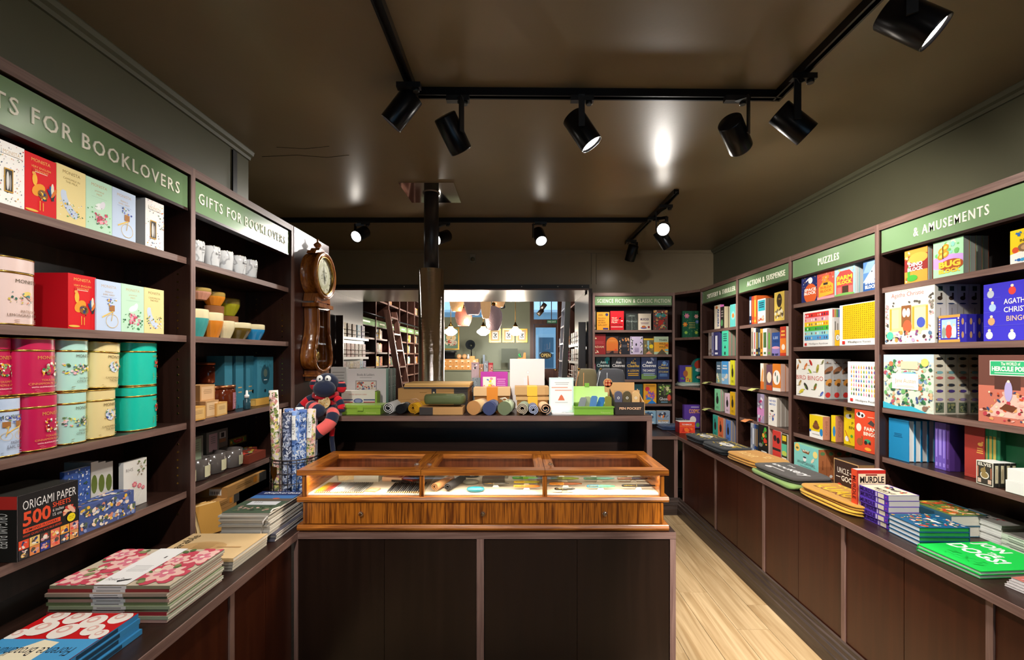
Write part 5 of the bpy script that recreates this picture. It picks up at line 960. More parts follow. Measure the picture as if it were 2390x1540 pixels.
for i in range(4):
    z = LEDGE+0.0012+i*0.0126
    def f(a): a.bg('d8b888'); a.e(0.42, 0.45, 0.28, 0.2, 'c8a06c'); a.lines(0.28, 0.34, 0.56, 0.58, 6, 'a88450', 0.3); a.vt('Parable', 0.05, 0.25, 0.16, 0.9, '2c2418', 0.0, True); a.r(0.6, 0.4, 0.9, 0.44, 'b89060')
    flat((-1.325+0.003*i, 1.600-0.003*i, z), 0, 0.302, 0.222, 0.0124, 'kraft brown art magazine on top of four' if i == 3 else 'grey spined art magazine below the kraft brown cover', 'magazine', '9a948c' if i < 3 else 'c8a878', f if i == 3 else None, 'magazine', 'ece4d4', 'front', False, 'four art magazines on the gift ledge', None, 0.001)
def a_shep(a): a.bg('4a5a48'); a.r(0, 0.62, 1, 1, '4a7ab8'); a.r(0, 0.80, 1, 1, '2c3a6c'); a.t('shepherdess', 0.12, 0.86, 0.98, 0.96, 'f0f0f0', 0.02); a.r(0, 0.52, 1, 0.64, '6a5c50'); a.e(0.62, 0.64, 0.08, 0.03, 'c8644c'); a.r(0.2, 0.34, 0.85, 0.50, 'd8d8dc'); a.t('1111', 0.3, 0.42, 0.46, 0.48, '2c2a2c'); a.sc(0.05, 0.04, 0.95, 0.3, 22, ['5c6a4c', 'a88a7c', '3c4438', 'c8a898'], 0.03, 0.06)
for i in range(16):
    z = LEDGE+0.0012+i*0.0079; k = i < 4; dx = rn.uniform(-0.005, 0.005)
    flat((-1.222+dx+(0.02 if k else 0), 1.83+dx+(0.03 if k else 0), z), math.radians(rn.uniform(-0.8, 0.8)), 0.198, 0.292, 0.0077, 'shepherdess magazine with a blue sky cover on top of the tall stack' if i == 15 else ('dark spined magazine at the bottom of the tall stack' if k else 'grey spined magazine within the tall stack'), 'magazine', ['565460', '46464c', '7a7470'][i % 3] if k else ['a8a49c', '98948c', 'b4b0a8', 'a09a90'][i % 4], a_shep if i == 15 else None, 'magazine', 'e8e4dc', 'front', False, 'tall stack of magazines beside the display case', None, 0.0008)
mb = MB(); mb.tube([(-1.05, 1.815, LEDGE+0.002), (-1.045, 1.817, LEDGE+0.05), (-1.035, 1.815, LEDGE+0.10), (-1.02, 1.86, LEDGE+0.134), (-1.012, 1.9, LEDGE+0.13)], 0.003, 6, 'e4dcd4'); tag(mb.obj('twine', CLOTH), 'white twine hanging over the tall magazine stack', 'twine')
# kraft boxes under the lowest shelf
for i, (px0, px1, z0, z1) in enumerate(((491, 556, 0.7512, 0.7855), (491, 552, 0.7867, 0.816), (491, 558, 0.8172, 0.857), (531, 621, 0.8582, 0.905))):
    X = -1.362; Y0, Y1 = -X*F/(CX-px0), -X*F/(CX-px1); w = Y1-Y0
    o = MB().box(0, w, 0, 0.19, 0, z1-z0, 'b8864c').obj('kraft_box', MATTE, None, (X, Y0, z0), PI/2, 0.0015)
    tag(o, ['flat kraft box at the bottom under the lowest gift shelf', 'flat kraft box second from the bottom under the lowest gift shelf', 'flat kraft box under the dark ended one', 'flat kraft box with a dark end and an orange stamp, topmost'][i], 'box')
    art_on(o, 0.19, z1-z0, sideL(0, 0.19), lambda a: (a.r(0.55, 0.2, 0.85, 0.85, 'e8e0d4'), [a.r(0.58+0.03*k, 0.3, 0.59+0.03*k+0.008*(k % 2), 0.6, '3a3430') for k in range(8)]), 'barcode_label')
    if i > 1: art_on(o, w, z1-z0, front(), lambda a: (a.lines(0.2, 0.4, 0.6, 0.75, 2, '8a6434', 0.4), a.r(0.64, 0.25, 0.74, 0.85, 'e08a2c'), a.r(0.8, 0, 1, 1, '4a4642')), 'front_print')
for i in range(5):
    o = MB().box(0, 0.10, 0, 0.002, 0, 0.13, ['e0b878', 'c89a54', 'd8aa64', 'e4c48c', 'b8863c'][i]).obj('kraft_envelope', MATTE, None, (-1.40+0.014*i, 1.885+0.004*i, LEDGE+0.002), math.radians(60)); o.rotation_euler = (-0.35-0.03*i, 0, math.radians(62)); tag(o, 'kraft envelope leaning in a bundle beside the bay upright', 'envelope', 'bundle of kraft envelopes')
# ---------------------------------------------------------------- marbled tumblers
MARB = None
def marble():
    m, nt, b = newmat('marble_glaze'); tc = N(nt, 'ShaderNodeTexCoord'); w = N(nt, 'ShaderNodeTexWave'); w.inputs['Scale'].default_value = 9; w.inputs['Distortion'].default_value = 9; w.inputs['Detail'].default_value = 2; w.inputs['Detail Scale'].default_value = 1.5
    oi = N(nt, 'ShaderNodeObjectInfo'); ad = N(nt, 'ShaderNodeVectorMath', operation='ADD'); nt.links.new(tc.outputs['Object'], ad.inputs[0]); nt.links.new(oi.outputs['Random'], ad.inputs[1]); nt.links.new(ad.outputs[0], w.inputs['Vector'])
    r = N(nt, 'ShaderNodeValToRGB'); r.color_ramp.elements[0].position = 0.0; r.color_ramp.elements[0].color = (*sr('b0b0b2'), 1); r.color_ramp.elements[1].position = 0.10; r.color_ramp.elements[1].color = (*sr('e4e4e4'), 1)
    nt.links.new(w.outputs[0], r.inputs[0]); nt.links.new(r.outputs[0], b.inputs['Base Color']); b.inputs['Roughness'].default_value = 0.15; return m
MARB = marble()
for i, (pl, pr, yt) in enumerate(((424, 452, 545), (452, 496, 556), (494, 528, 573), (527, 557, 584), (558, 587, 597), (586, 611.5, 607))):
    X = -1.43; Y0, Y1 = -X*F/(CX-pl), -X*F/(CX-pr); r = (Y1-Y0)/2; H = 0.118; Yc = (Y0+Y1)/2
    if i == 0: Yc = 1.92
    r = min(r, 0.041)
    R = thing('tumbler', 'white marbled insulated tumbler with script lettering on the top gift shelf', 'tumbler', (X-r, Yc, L1+0.0012), PI/2, 'marbled tumblers')
    MB().lathe([(r*0.80, 0), (r*0.84, 0.01), (r*0.90, H*0.4), (r*1.0, H*0.72), (r*0.97, H*0.96), (r*0.90, H*0.97), (r*0.86, 0.02)], 28, mi=0).obj('body', MARB, R)
    MB().lathe([(r*0.965, H*0.955), (r*0.985, H*0.985), (r*0.95, H), (r*0.9, H*0.96)], 28, cap=False).obj('rim', CHROME, R)
    rr = r*0.99
    at = lambda a, b, k, rr=rr: (rr*math.sin((a-0.03)/rr), -rr*math.cos((a-0.03)/rr)-0.0012-k, b)
    if i in (0, 1, 2, 4, 5): A = Art(0.06, H, at, seed=i); A.t('Bookery', 0.2, 0.60, 0.8, 0.72, '3c3a3a', 0.0); A.r(0.42, 0.74, 0.58, 0.78, '6a6868'); A.r(0.4, 0.54, 0.6, 0.56, '6a6868'); A.obj('lettering', R)
# ---------------------------------------------------------------- ribbed ceramic cups
def cup(pl, pr, yt, yb, X, Z, up, low, label):
    Y0, Y1 = -X*F/(CX-pl), -X*F/(CX-pr); r = (Y1-Y0)/2*0.96; Yc = (Y0+Y1)/2; H = (yb-yt)*Yc/F
    R = thing('cup', label, 'cup', (X-r, Yc, Z+0.0012), PI/2); n = 48; mb = MB(); rows = []; cols = []
    P = [(0.60, 0, 0), (0.62, 0.03, 0.02), (0.78, 0.25, 0.05), (0.94, 0.5, 0.05), (1.0, 0.66, 0.02), (0.99, 0.68, 0)]
    for q, z, fl in P: rows.append([(r*(q-fl*(j % 3 == 0))*math.cos(2*PI*j/n), r*(q-fl*(j % 3 == 0))*math.sin(2*PI*j/n), H*z) for j in range(n)])
    mb.grid(rows, low, 0, True); mb.face(rows[0][::-1], low); mb.obj('ribbed_body', GLAZE, R)
    MB().lathe([(r*0.98, H*0.68), (r*1.0, H*0.73), (r*1.0, H*0.94), (r*0.97, H), (r*0.92, H*0.99), (r*0.88, H*0.7), (r*0.5, H*0.12)], 32, col=up, cap=False).obj('rim_band', GLAZE, R)
    return H
for q in ((430, 468, 713, 782, -1.41, L2, 'efe0b4', 'ecdcae', 'tall cream ribbed cup carrying a peach cup'), (461, 502, 718, 783, -1.41, L2, 'efe0b4', '4aa4a0', 'teal ribbed cup with a cream rim'), (499, 534, 726, 784.5, -1.41, L2, 'efe0b4', 'e0862c', 'orange ribbed cup with a cream rim, standing on the shelf'), (528.5, 559, 746, 787, -1.41, L2, 'efe0b4', 'e8d8ac', 'low cream ribbed cup beside the olive brown cup'), (561, 602, 750, 789, -1.41, L2, 'efe0b4', '6a5420', 'low olive brown ribbed cup with a cream rim'), (598, 630, 755, 792, -1.41, L2, 'efe0b4', '2c92cc', 'low bright blue ribbed cup with a cream rim')): cup(*q)
for q, zz in (((431, 468, 676, 712, -1.43, 0, 'a8904c', 'd8946c', 'peach ribbed cup with an olive rim, on the cream cup'), 1.806), (((470, 506, 698, 725, -1.44, 0, 'b89a54', 'e0a088', 'pink ribbed cup with an olive rim, on the teal cup')), 1.785), ((505.5, 537, 704, 735, -1.45, 0, 'b09048', 'e8902c', 'orange ribbed cup with an olive rim, behind the cream rimmed one'), 1.770), ((537, 573, 710, 750, -1.49, 0, '8a7a38', 'a8a424', 'lime green ribbed cup stacked at the back'), 1.735)):
    q = list(q); q[5] = zz; cup(*q)
    if q[0] > 500:  # a hidden twin under the raised cups at the back
        Y = -q[4]*F/(CX-(q[0]+q[1])/2); o = MB().lathe([(0.026, 0), (0.040, 0.05), (0.042, zz-L2-0.002), (0.038, zz-L2-0.002), (0.03, 0.02)], 24, col='8a5a3c').obj('cup', GLAZE, None, (q[4]-0.045, Y, L2+0.0012)); tag(o, 'brown cup hidden beneath the raised '+q[8].split()[0]+' cup', 'cup')
# ---------------------------------------------------------------- soaps, jars, teal boxes
def small(P, name, label, cat, t, col, art=None, side=None, mat=None, yaw=0.0, lift=0.0):
    loc, rz, w, h = P; o = MB().box(0, w, 0, t, 0, h, col, l=side or col).obj(name, mat or MATTE, None, (loc[0], loc[1], loc[2]+lift), rz+yaw, 0.0012); tag(o, label, cat)
    if art: art_on(o, w, h, front(), art)
    return o
lab = lambda c: (lambda a: (a.r(0.08, 0.1, 0.92, 0.9, c), a.lines(0.2, 0.45, 0.8, 0.75, 3, 'a8845c', 0.35)))
small(LT(467, 501.5, 897, 1.318, -1.40), 'soap_bar', 'kraft wrapped soap with a pale label, on top of the soap pile', 'soap', 0.07, 'c49460', lab('dcb488'), 'a87848')
small(LT(446, 500, 934, L3, -1.44), 'soap_tray', 'shallow kraft tray of wrapped soaps under the topmost soap', 'tray', 0.12, 'b8885a', None, '9a6c40')
small(LT(480, 510.5, 933, L3, -1.37), 'soap_bar', 'kraft wrapped soap half hidden behind the front soaps', 'soap', 0.05, 'c09464', lab('e0bc90'), 'a8784c')
small(LT(505, 536, 937, L3, -1.362), 'soap_bar', 'yellow kraft soap box beside the amber jars', 'soap', 0.04, 'd8a45c', lab('e4bc7c'), 'c08c48', yaw=0.12)
small(LT(448, 479.5, 947, L3, -1.36), 'soap_bar', 'yellow kraft soap box with a paper collar', 'soap', 0.04, 'd8a050', lab('e0b470'), 'e8d0c0')
small(LT(440, 447.5, 957, L3, -1.372), 'soap_bar', 'yellow kraft soap box against the bay upright', 'soap', 0.04, 'dca44c', lab('e4b468'), 'e8e4e0')
AMBER = solid('amber_glass', '5c2410', 0.08); COPPER = solid('copper_lid', 'b06a44', 0.3, metal=0.9)
def jar(pl, pr, yt, X, Z, label):
    Y0, Y1 = -X*F/(CX-pl), -X*F/(CX-pr); r = (Y1-Y0)/2*0.93; Yc = (Y0+Y1)/2; H = CZ+(CY-yt)*Yc/F-Z
    R = thing('candle_jar', label, 'candle jar', (X-r, Yc, Z+0.0012), PI/2)
    MB().lathe([(r*0.9, 0), (r, 0.006), (r, H*0.82), (r*0.88, H*0.88)], 28).obj('amber_glass', AMBER, R); MB().lathe([(r*0.97, H*0.885), (r*1.02, H*0.895), (r*1.02, H), (r*0.98, H*1.005)], 28).obj('copper_lid', COPPER, R)
    at = lambda a, b, k: (r*math.sin((a-0.02)/r), -r*math.cos((a-0.02)/r)-k-0.0008, b)
    A = Art(0.075, H, at, seed=4)
    for i in range(6): A.r(0.15+i*0.14, 0.08, 0.29+i*0.14, 0.72, 'a8707c')
    A.sc(0.2, 0.14, 0.95, 0.66, 30, ['e8c8b0', 'e0a878', 'd8b8b0'], 0.02, 0.05); A.obj('label', R); return R
jar(494, 533, 846, -1.50, 1.385, 'amber candle jar with a copper lid on top of two others')
jar(501, 527.5, 902, -1.46, L3, 'amber candle jar with a copper lid behind the kraft soaps'); jar(529, 562, 899.5, -1.42, L3, 'amber candle jar with a copper lid beside the dropper bottle')
o = MB().box(0, 0.12, 0, 0.10, 0, 1.383-L3-0.0012, '2c2a2c').obj('dark_box', PRINT, None, (-1.49, 1.99, L3+0.0012), PI/2); tag(o, 'dark gift box supporting the topmost amber jar', 'box')
def a_tealb(a): a.bg('3a7c90'); a.r(0.05, 0.03, 0.95, 0.032, '2a5c70'); a.e(0.5, 0.56, 0.27, 0.25, '24505f', 22); a.e(0.5, 0.6, 0.12, 0.1, '5a6a60'); a.r(0.4, 0.42, 0.6, 0.44, 'd8e0e0'); a.o(0.48, 0.16, 0.06, '14202a', 10); a.sc(0.08, 0.72, 0.92, 0.97, 30, ['347284', '40869a'], 0.03, 0.06)
def s_tealb(a): a.bg('37788c'); a.lines(0.3, 0.26, 0.8, 0.44, 2, 'b89a6c', 0.25)
for i, (pl, pr, yt) in enumerate(((600, 637.5, 833), (574, 577, 831), (550, 553, 831), (524, 527, 831))):
    P = list(LT(600, 637.5, 833, 1.288, -1.44)); o = None
    if i == 0: carton(P, 'gift_box', 'teal gift box with a dark oval, standing on a yellow book', 'gift box', 0.10, '37788c', a_tealb, side='37788c', sideart=s_tealb, near='l', tops='2c6274')
    else:
        loc, rz, w, h = LT(pl, pl+18, yt, L3, -1.46); carton((loc, rz, w, h), 'gift_box', 'teal gift box standing edge on behind the oval box', 'gift box', 0.09, '356f82', s_tealb, 1, 'teal gift boxes', side='2c6070')
loc, rz, w, h = LT(597, 631, 925, L3, -1.43)
flat((loc[0], loc[1], L3+0.0012), rz, w, 0.13, 0.038, 'yellow ochre book lying under the teal oval box', 'book', 'd8a44c', None, edge='e0b060')
R = thing('dropper_bottle', 'small teal dropper bottle with a white cap', 'bottle', (-1.40, -(-1.40)*F/(CX-576), L3+0.0012), PI/2)
MB().lathe([(0.015, 0), (0.017, 0.003), (0.017, 0.045), (0.008, 0.055), (0.008, 0.058)], 20, col='2a4a54').obj('bottle', GLOSS, R); MB().lathe([(0.011, 0.058), (0.0115, 0.072), (0.006, 0.076), (0.005, 0.095), (0.0, 0.098)], 16, col='ecebe6').obj('cap', PRINT, R)
small(LT(562, 572, 907, L3, -1.47), 'gift_box', 'little teal carton behind the dropper bottle', 'carton', 0.04, '2f7c8a', None); small(LT(586, 595, 907, L3, -1.46), 'gift_box', 'little teal carton with a tan seal beside the ochre book', 'carton', 0.04, '3a8894', lambda a: a.o(0.5, 0.85, 0.3, 'c89a6c', 10))
# ---------------------------------------------------------------- candles and match boxes
WAX = solid('wax', 'f0ece2', 0.5)
def candle(pl, pr, yt, yb, X, c, label):
    Y0, Y1 = -X*F/(CX-pl), -X*F/(CX-pr); Yc = (Y0+Y1)/2; r = (Y1-Y0)/2*0.94; H = (yb-yt)*Yc/F*0.86
    R = thing('candle', label, 'candle', (X-r, Yc, L4+0.0012), PI/2)
    MB().lathe([(r*0.94, 0), (r*0.97, 0.004), (r, H), (r*0.94, H), (r*0.93, H*0.86)], 30, col=c).obj('glass', GLAZE, R); MB().lathe([(r*0.92, H*0.80), (0.0, H*0.80)], 24, cap=False).obj('wax', WAX, R)
    at = lambda a, b, k: (r*math.sin((a-0.02)/r), -r*math.cos((a-0.02)/r)-k-0.0008, b)
    A = Art(0.06, H, at, seed=8)
    for i in range(6): A.r(0.1+i*0.15, 0.12, 0.25+i*0.15, 0.66, 'e4dcb4')
    A.lines(0.3, 0.36, 0.9, 0.56, 3, 'b0a884', 0.3); A.e(0.85, 0.25, 0.06, 0.05, 'a84a44'); A.obj('label', R)
candle(431, 470, 1083, 1140, -1.40, '4c4744', 'grey glass candle against the bay upright'); candle(458, 507, 1068, 1124, -1.405, '57504c', 'grey glass candle second from the bay upright'); candle(499, 543, 1056, 1109, -1.41, '57504c', 'grey glass candle with a marked label, third of four'); candle(544, 579, 1047, 1094, -1.40, '5c5450', 'grey glass candle beside the red match boxes')
gb = lambda c: (lambda a: (a.r(0.18, 0.12, 0.86, 0.9, c), a.lines(0.32, 0.45, 0.72, 0.8, 4, '8a8a80', 0.3)))
small(LT(440, 474, 1016, 1.032, -1.47), 'candle_box', 'grey candle carton with a sage green label', 'candle carton', 0.075, '8a857a', gb('a8b89a'), '6c675e', PRINT); small(LT(482, 511, 1004, 1.040, -1.50), 'candle_box', 'grey candle carton with a pink label', 'candle carton', 0.075, '8a857a', gb('e4b8bc'), '6c675e', PRINT); small(LT(507, 531.5, 998, 1.045, -1.545), 'candle_box', 'grey candle carton with a picture label', 'candle carton', 0.06, '8a857a', lambda a: (a.r(0.2, 0.5, 0.8, 0.85, 'e0dcd4'), a.r(0.35, 0.55, 0.65, 0.8, '3c3a3a'), a.r(0.2, 0.28, 0.8, 0.46, 'c08a64')), '6c675e', PRINT)
for i, (pl, pr, X, z) in enumerate(((440, 474, -1.47, 1.0305), (482, 511, -1.50, 1.0385), (512, 531.5, -1.545, 1.0435))):
    loc, rz, w, h = LT(pl, pr, 1000, L4, X); o = MB().box(0, w, 0, 0.07, 0, z-L4-0.0012, '7a756c').obj('candle_box', PRINT, None, loc, rz); tag(o, 'grey candle carton lying under the %s labelled one' % ['sage green', 'pink', 'picture'][i], 'candle carton')
def a_match(a): a.bg('3c3020'); a.r(0.06, 0.12, 0.94, 0.88, '8a7a2c'); a.sc(0.06, 0.12, 0.94, 0.88, 30, ['c83c30', 'e8c83c', '3a7a8c', '5a8a3c', '1c1a18'], 0.03, 0.07); a.e(0.5, 0.5, 0.24, 0.22, 'b8342c'); a.lines(0.36, 0.45, 0.64, 0.55, 1, 'e8a0a0')
small(LT(533, 577, 1013, 1.03, -1.555), 'match_box', 'dark match box with a colourful folk pattern at the back', 'match box', 0.03, '2c2018', a_match, mat=PRINT)
o = MB().box(0, 0.14, 0, 0.05, 0, 0.062, '5a2c20').obj('match_box', PRINT, None, (-1.555, 2.30, L4+0.0012), PI/2); tag(o, 'dark match box lying under the folk pattern one', 'match box')
for i, (pl, pr, X) in enumerate(((581, 620, -1.385), (566, 600, -1.475))):
    loc, rz, w, h = LT(pl, pr, 1046, L4, X); h = 0.043; o = MB().box(0, w, 0, 0.08, 0, h, '7a3424', r='5c241c').obj('match_box', PRINT, None, loc, rz, 0.001); tag(o, ['brick red match box beside the last candle', 'brick red match box behind its twin'][i], 'match box')
    art_on(o, w, 0.08, top(h), lambda a: (a.sc(0.05, 0.1, 0.95, 0.9, 26, ['e8c83c', '3a8a8c', 'd84a3c', '2c2420'], 0.03, 0.08)), 'lid_print')
# ================================================================ science fiction case
S1, S2, S3, S4 = SFS
def sf(pl, pr, yt, Z, label, col, art, t=0.026, Y=4.885, n=1): return book(FT(pl, pr, yt, Z, Y), label, t, col, art, n, tilt=0.0)
spines(FT(1377.5, 1391, 719, S1, 4.90), 'novel standing spine out at the end of the top science fiction shelf', [(1.3, 1, 'e83c98', '7a1c50'), (1, 0.98, '4c4438', 'd8c8a0')], 'spines on the top science fiction shelf')
sf(1393, 1422, 728.5, S1, 'orange paperback with a blue roundel on the top science fiction shelf', 'e0982c', lambda a: (a.bg('e0982c'), a.o(0.8, 0.86, 0.12, '2c3060', 14), a.lines(0.1, 0.8, 0.5, 0.9, 2, '6a4818'), a.t('THE HITCH', 0.08, 0.62, 0.7, 0.69, '7a4a14'), a.t('HIKERS', 0.08, 0.50, 0.62, 0.57, '7a4a14'), a.t('GUIDE', 0.08, 0.38, 0.7, 0.45, '7a4a14'), a.t('GALAXY', 0.08, 0.24, 0.85, 0.32, '7a4a14'), a.r(0.5, 0.03, 0.92, 0.12, '2c2c70')))
sf(1424.5, 1456, 726, S1, 'bright red hardback with white lettering', 'c41420', lambda a: (a.bg('c41420'), a.t('THE LAST', 0.1, 0.6, 0.5, 0.67, 'f0dcc0'), a.t('STORY', 0.1, 0.48, 0.6, 0.56, 'f0dcc0'), a.t('FILM', 0.1, 0.37, 0.5, 0.45, 'f0dcc0'), a.t('NOVEL', 0.1, 0.24, 0.9, 0.32, '5a0c10'), a.r(0.06, 0.15, 0.92, 0.18, 'f0d0c0'), a.e(0.72, 0.62, 0.09, 0.04, '24181a', 8, 0.6), a.e(0.85, 0.48, 0.08, 0.03, 'f4ecdc')))
sf(1461, 1488.5, 732, S1, 'dark grey paperback with pale swirling script', '343834', lambda a: (a.bg('343834'), a.t('Piranesi', 0.06, 0.48, 0.96, 0.6, '98a098', 0.0), a.r(0.48, 0, 0.52, 0.8, '788078'), a.sc(0.05, 0.05, 0.95, 0.95, 26, ['4a504a', '5c645c', '282c28'], 0.03, 0.07), a.e(0.5, 0.86, 0.3, 0.03, '788078')))
sf(1490, 1519.5, 732, S1, 'cream paperback titled MURDER with a roast dish', 'e0d0bc', lambda a: (a.bg('e0d0bc'), a.t('MURDER', 0.16, 0.58, 0.84, 0.72, '4a3a58', 0.03), a.lines(0.15, 0.34, 0.85, 0.48, 2, '8a6a78'), a.e(0.42, 0.13, 0.25, 0.06, '5a5a98'), a.e(0.42, 0.2, 0.17, 0.07, 'b8642c'), a.o(0.82, 0.18, 0.09, '9a2c2c', 10)))
sf(1524.6, 1558.5, 723.5, S1, 'ornate red and turquoise fantasy hardback', '3a3438', lambda a: (a.bg('6a4440'), a.e(0.5, 0.75, 0.4, 0.1, '3c9aa0'), a.sc(0, 0, 1, 1, 90, ['b83428', '2c8088', 'd8a868', '38302c', 'e8c8a0', '4c7c48', 'c84838'], 0.03, 0.08), a.e(0.5, 0.38, 0.16, 0.14, 'b82c24'), a.o(0.1, 0.92, 0.09, 'e0a860', 8), a.o(0.9, 0.92, 0.09, 'e0a860', 8)), 0.045, 4.90)
sf(1382, 1413.5, 780, S2, 'dark red hardback with scattered cream shapes', '8c2424', lambda a: (a.bg('98282a'), a.lines(0.15, 0.5, 0.9, 0.66, 3, 'b8484a', 0.5), a.t('ADAM', 0.16, 0.32, 0.86, 0.42, 'e8c8a0'), a.sc(0.02, 0.05, 0.5, 0.24, 10, ['f0d8b8'], 0.03, 0.06), a.sc(0.15, 0.72, 0.4, 0.85, 3, ['e8c8a0'], 0.05, 0.08)))
sf(1414.3, 1443.5, 785, S2, 'black novel with a big orange arch sunset', '33292a', lambda a: (a.bg('33292a'), a.e(0.5, 0.62, 0.47, 0.33, 'd8782c', 20), a.r(0.03, 0.1, 0.97, 0.62, 'd8702c'), a.r(0.03, 0.06, 0.97, 0.2, '8a5040'), a.o(0.78, 0.24, 0.09, 'e0442c', 12), a.poly([(0.25, 0.06), (0.45, 0.18), (0.6, 0.2), (0.62, 0.06)], '2c2022'), a.lines(0.2, 0.72, 0.8, 0.76, 1, 'e8a868', 0.4)))
sf(1444.5, 1469.5, 788, S2, 'navy novel with copper leaves round the edge', '24242c', lambda a: (a.bg('24242c'), a.sc(0, 0, 0.25, 1, 14, ['c88a5c', 'e0c8a0'], 0.04, 0.09), a.sc(0.75, 0, 1, 1, 14, ['c88a5c', 'd8a878'], 0.04, 0.09), a.sc(0.1, 0.75, 0.9, 1, 8, ['c8844c'], 0.05, 0.09), a.lines(0.28, 0.42, 0.75, 0.58, 3, '6a6a74', 0.4)))
sf(1471, 1500.5, 785.5, S2, 'lilac novel framed with dark leaves', 'c8b8d4', lambda a: (a.bg('c8b8d4'), a.sc(0, 0, 0.26, 1, 20, ['3c4048', '6a6c60', 'e8e4dc'], 0.03, 0.08), a.sc(0.74, 0, 1, 1, 20, ['3c4048', '6a6c60', 'e8e4dc'], 0.03, 0.08), a.e(0.47, 0.55, 0.06, 0.08, '24242c'), a.lines(0.32, 0.12, 0.7, 0.38, 4, '8a78a0', 0.5)))
sf(1502, 1525.5, 790, S2, 'yellow topped forest paperback with a round sticker', '5c5640', lambda a: (a.bg('6c6448'), a.r(0, 0.9, 1, 1, 'd8b02c'), a.r(0.36, 0.3, 0.55, 0.86, '8cb0b8'), a.sc(0, 0.1, 1, 0.85, 22, ['3c3c2c', '8a8050', 'c8a84c'], 0.05, 0.1), a.o(0.76, 0.5, 0.2, 'e8c81c', 14), a.poly([(0.2, 0.02), (0.5, 0.2), (0.9, 0.02)], 'd89070')))
sf(1526.5, 1560, 785.5, S2, 'pale green and orange novel titled THIS WILD WILD', 'c8a44c', lambda a: (a.bg('b4c8a8'), a.r(0, 0.14, 1, 0.68, 'e8a02c'), a.t('THIS', 0.34, 0.74, 0.9, 0.85, '3c4438', 0.02), a.t('WILD', 0.34, 0.54, 0.82, 0.64, '5a3c14', 0.02), a.t('WILD', 0.34, 0.36, 0.82, 0.46, '5a3c14', 0.02), a.poly([(0.2, 0), (0.55, 0.3), (0.9, 0)], '5c503c'), a.e(0.9, 0.24, 0.18, 0.06, '7cb4c0'), a.poly([(0.72, 0.5), (0.95, 0.62), (0.98, 0.4)], 'c85a24')), 0.04)
spines(FT(1376.5, 1390, 840, S3, 4.90), 'short spine beside the ANN CLEEVES books', [(1, 0.95, '3c7a5c', 'c8d8c0'), (1.1, 1, 'd8482c', 'f0b088'), (1, 0.8, 'e0487c', 'f0a8c0')], 'short spines beside the crime novels')
for i, (pl, pr, yt, c, c2, tc, sub) in enumerate(((1391, 1424, 832.5, '1c3034', '1f8a8c', 'c8d8d4', ''), (1427, 1460, 833, '2a2a30', '4a4c58', 'e8e4e0', ''), (1462, 1494, 834, '24304c', 'd8a02c', 'd0a848', 'A LESSON'), (1497, 1533, 833, '3a4468', '8a94b8', 'ecebe8', 'THE DARKEST'), (1535, 1562, 841, '2c3c68', '6c94c8', 'c8b468', 'STORM'))):
    def f(a, c=c, c2=c2, tc=tc, sub=sub, i=i):
        a.bg(c); a.sc(0.3, 0.6, 1, 1, 8, [c2, c], 0.1, 0.22)
        if i == 3: a.e(0.4, 0.12, 0.6, 0.14, '6a8a4c')
        a.t('Ann', 0.3, 0.70, 0.7, 0.82, tc, 0.02); a.t('Cleeves', 0.06, 0.55, 0.94, 0.68, tc, 0.02)
        if sub: a.t(sub, 0.08, 0.34, 0.9, 0.44, tc, 0.01); a.lines(0.1, 0.14, 0.9, 0.3, 2, c2)
    book(FT(pl, pr, yt, S3, 4.885), ['black and turquoise Ann Cleeves crime novel', 'charcoal Ann Cleeves crime novel with pale lettering', 'navy and gold Ann Cleeves crime novel A LESSON', 'grey blue Ann Cleeves crime novel with a green headland', 'dark blue Ann Cleeves crime novel STORM with a badge'][i], 0.04, c, f)
sf(1502, 1532, 896, S4, 'orange novel with purple and blue rolling hills', 'e8a42c', lambda a: (a.bg('e8a42c'), a.o(0.3, 0.74, 0.18, 'd83448', 12), a.sc(0.02, 0.15, 0.98, 0.7, 30, ['7a58b0', 'c0487c', '5a6ac8', '9a5ac0', 'd86a5c'], 0.1, 0.2, (0.15, 0.4)), a.poly([(0.1, 0.2), (0.4, 0.34), (0.75, 0.2)], '2c8ac8'), a.poly([(0.3, 0), (0.65, 0.2), (1, 0)], '2c80d0'), a.lines(0.15, 0.88, 0.9, 0.92, 1, '6a3c20')))
sf(1534.7, 1566, 896, S4, 'green and black children\'s novel with a white ghostly title', '38382c', lambda a: (a.bg('38382c'), a.sc(0, 0.4, 1, 1, 34, ['6a9a3c', 'a8c860', '3c5c2c', 'e0d8a0'], 0.05, 0.12), a.r(0.45, 0.45, 0.6, 0.8, '5c564c'), a.t('Ghost', 0.14, 0.16, 0.8, 0.32, 'e8e4e4', 0.01), a.e(0.86, 0.3, 0.14, 0.16, 'd8503c'), a.r(0.25, 0.05, 0.75, 0.1, '6c9cb8')))
sf(1440, 1470, 900, S4, 'brown novel half hidden behind the pen display', '5a4030', None); sf(1472, 1500, 897, S4, 'teal novel half hidden behind the pen display', '2c5a60', None)
for pl, pr, lab, ttl in ((1499, 1531, 'pale blue shark block book with a white belly', ''), (1532.5, 1563.5, 'grey blue BATMAN BLOCK board book', 'BATMAN')):
    def f(a, ttl=ttl):
        a.bg('8ab0c8' if not ttl else '8c9cae'); a.sc(0.05, 0.4, 0.95, 0.95, 16, ['5a84a8', 'dce8ec', '3c5c7c'] if not ttl else ['3c4454', 'c8d0d8', 'd8702c', '2c3448'], 0.07, 0.16)
        if ttl: a.t(ttl, 0.12, 0.2, 0.9, 0.3, 'e8a82c', 0.04)
        a.t('BLOCK', 0.12, 0.08, 0.9, 0.18, 'f4f0e8', 0.04)
    book(FT(pl, pr, 959, 0.795, 4.76), lab, 0.04, '6c8298', f)
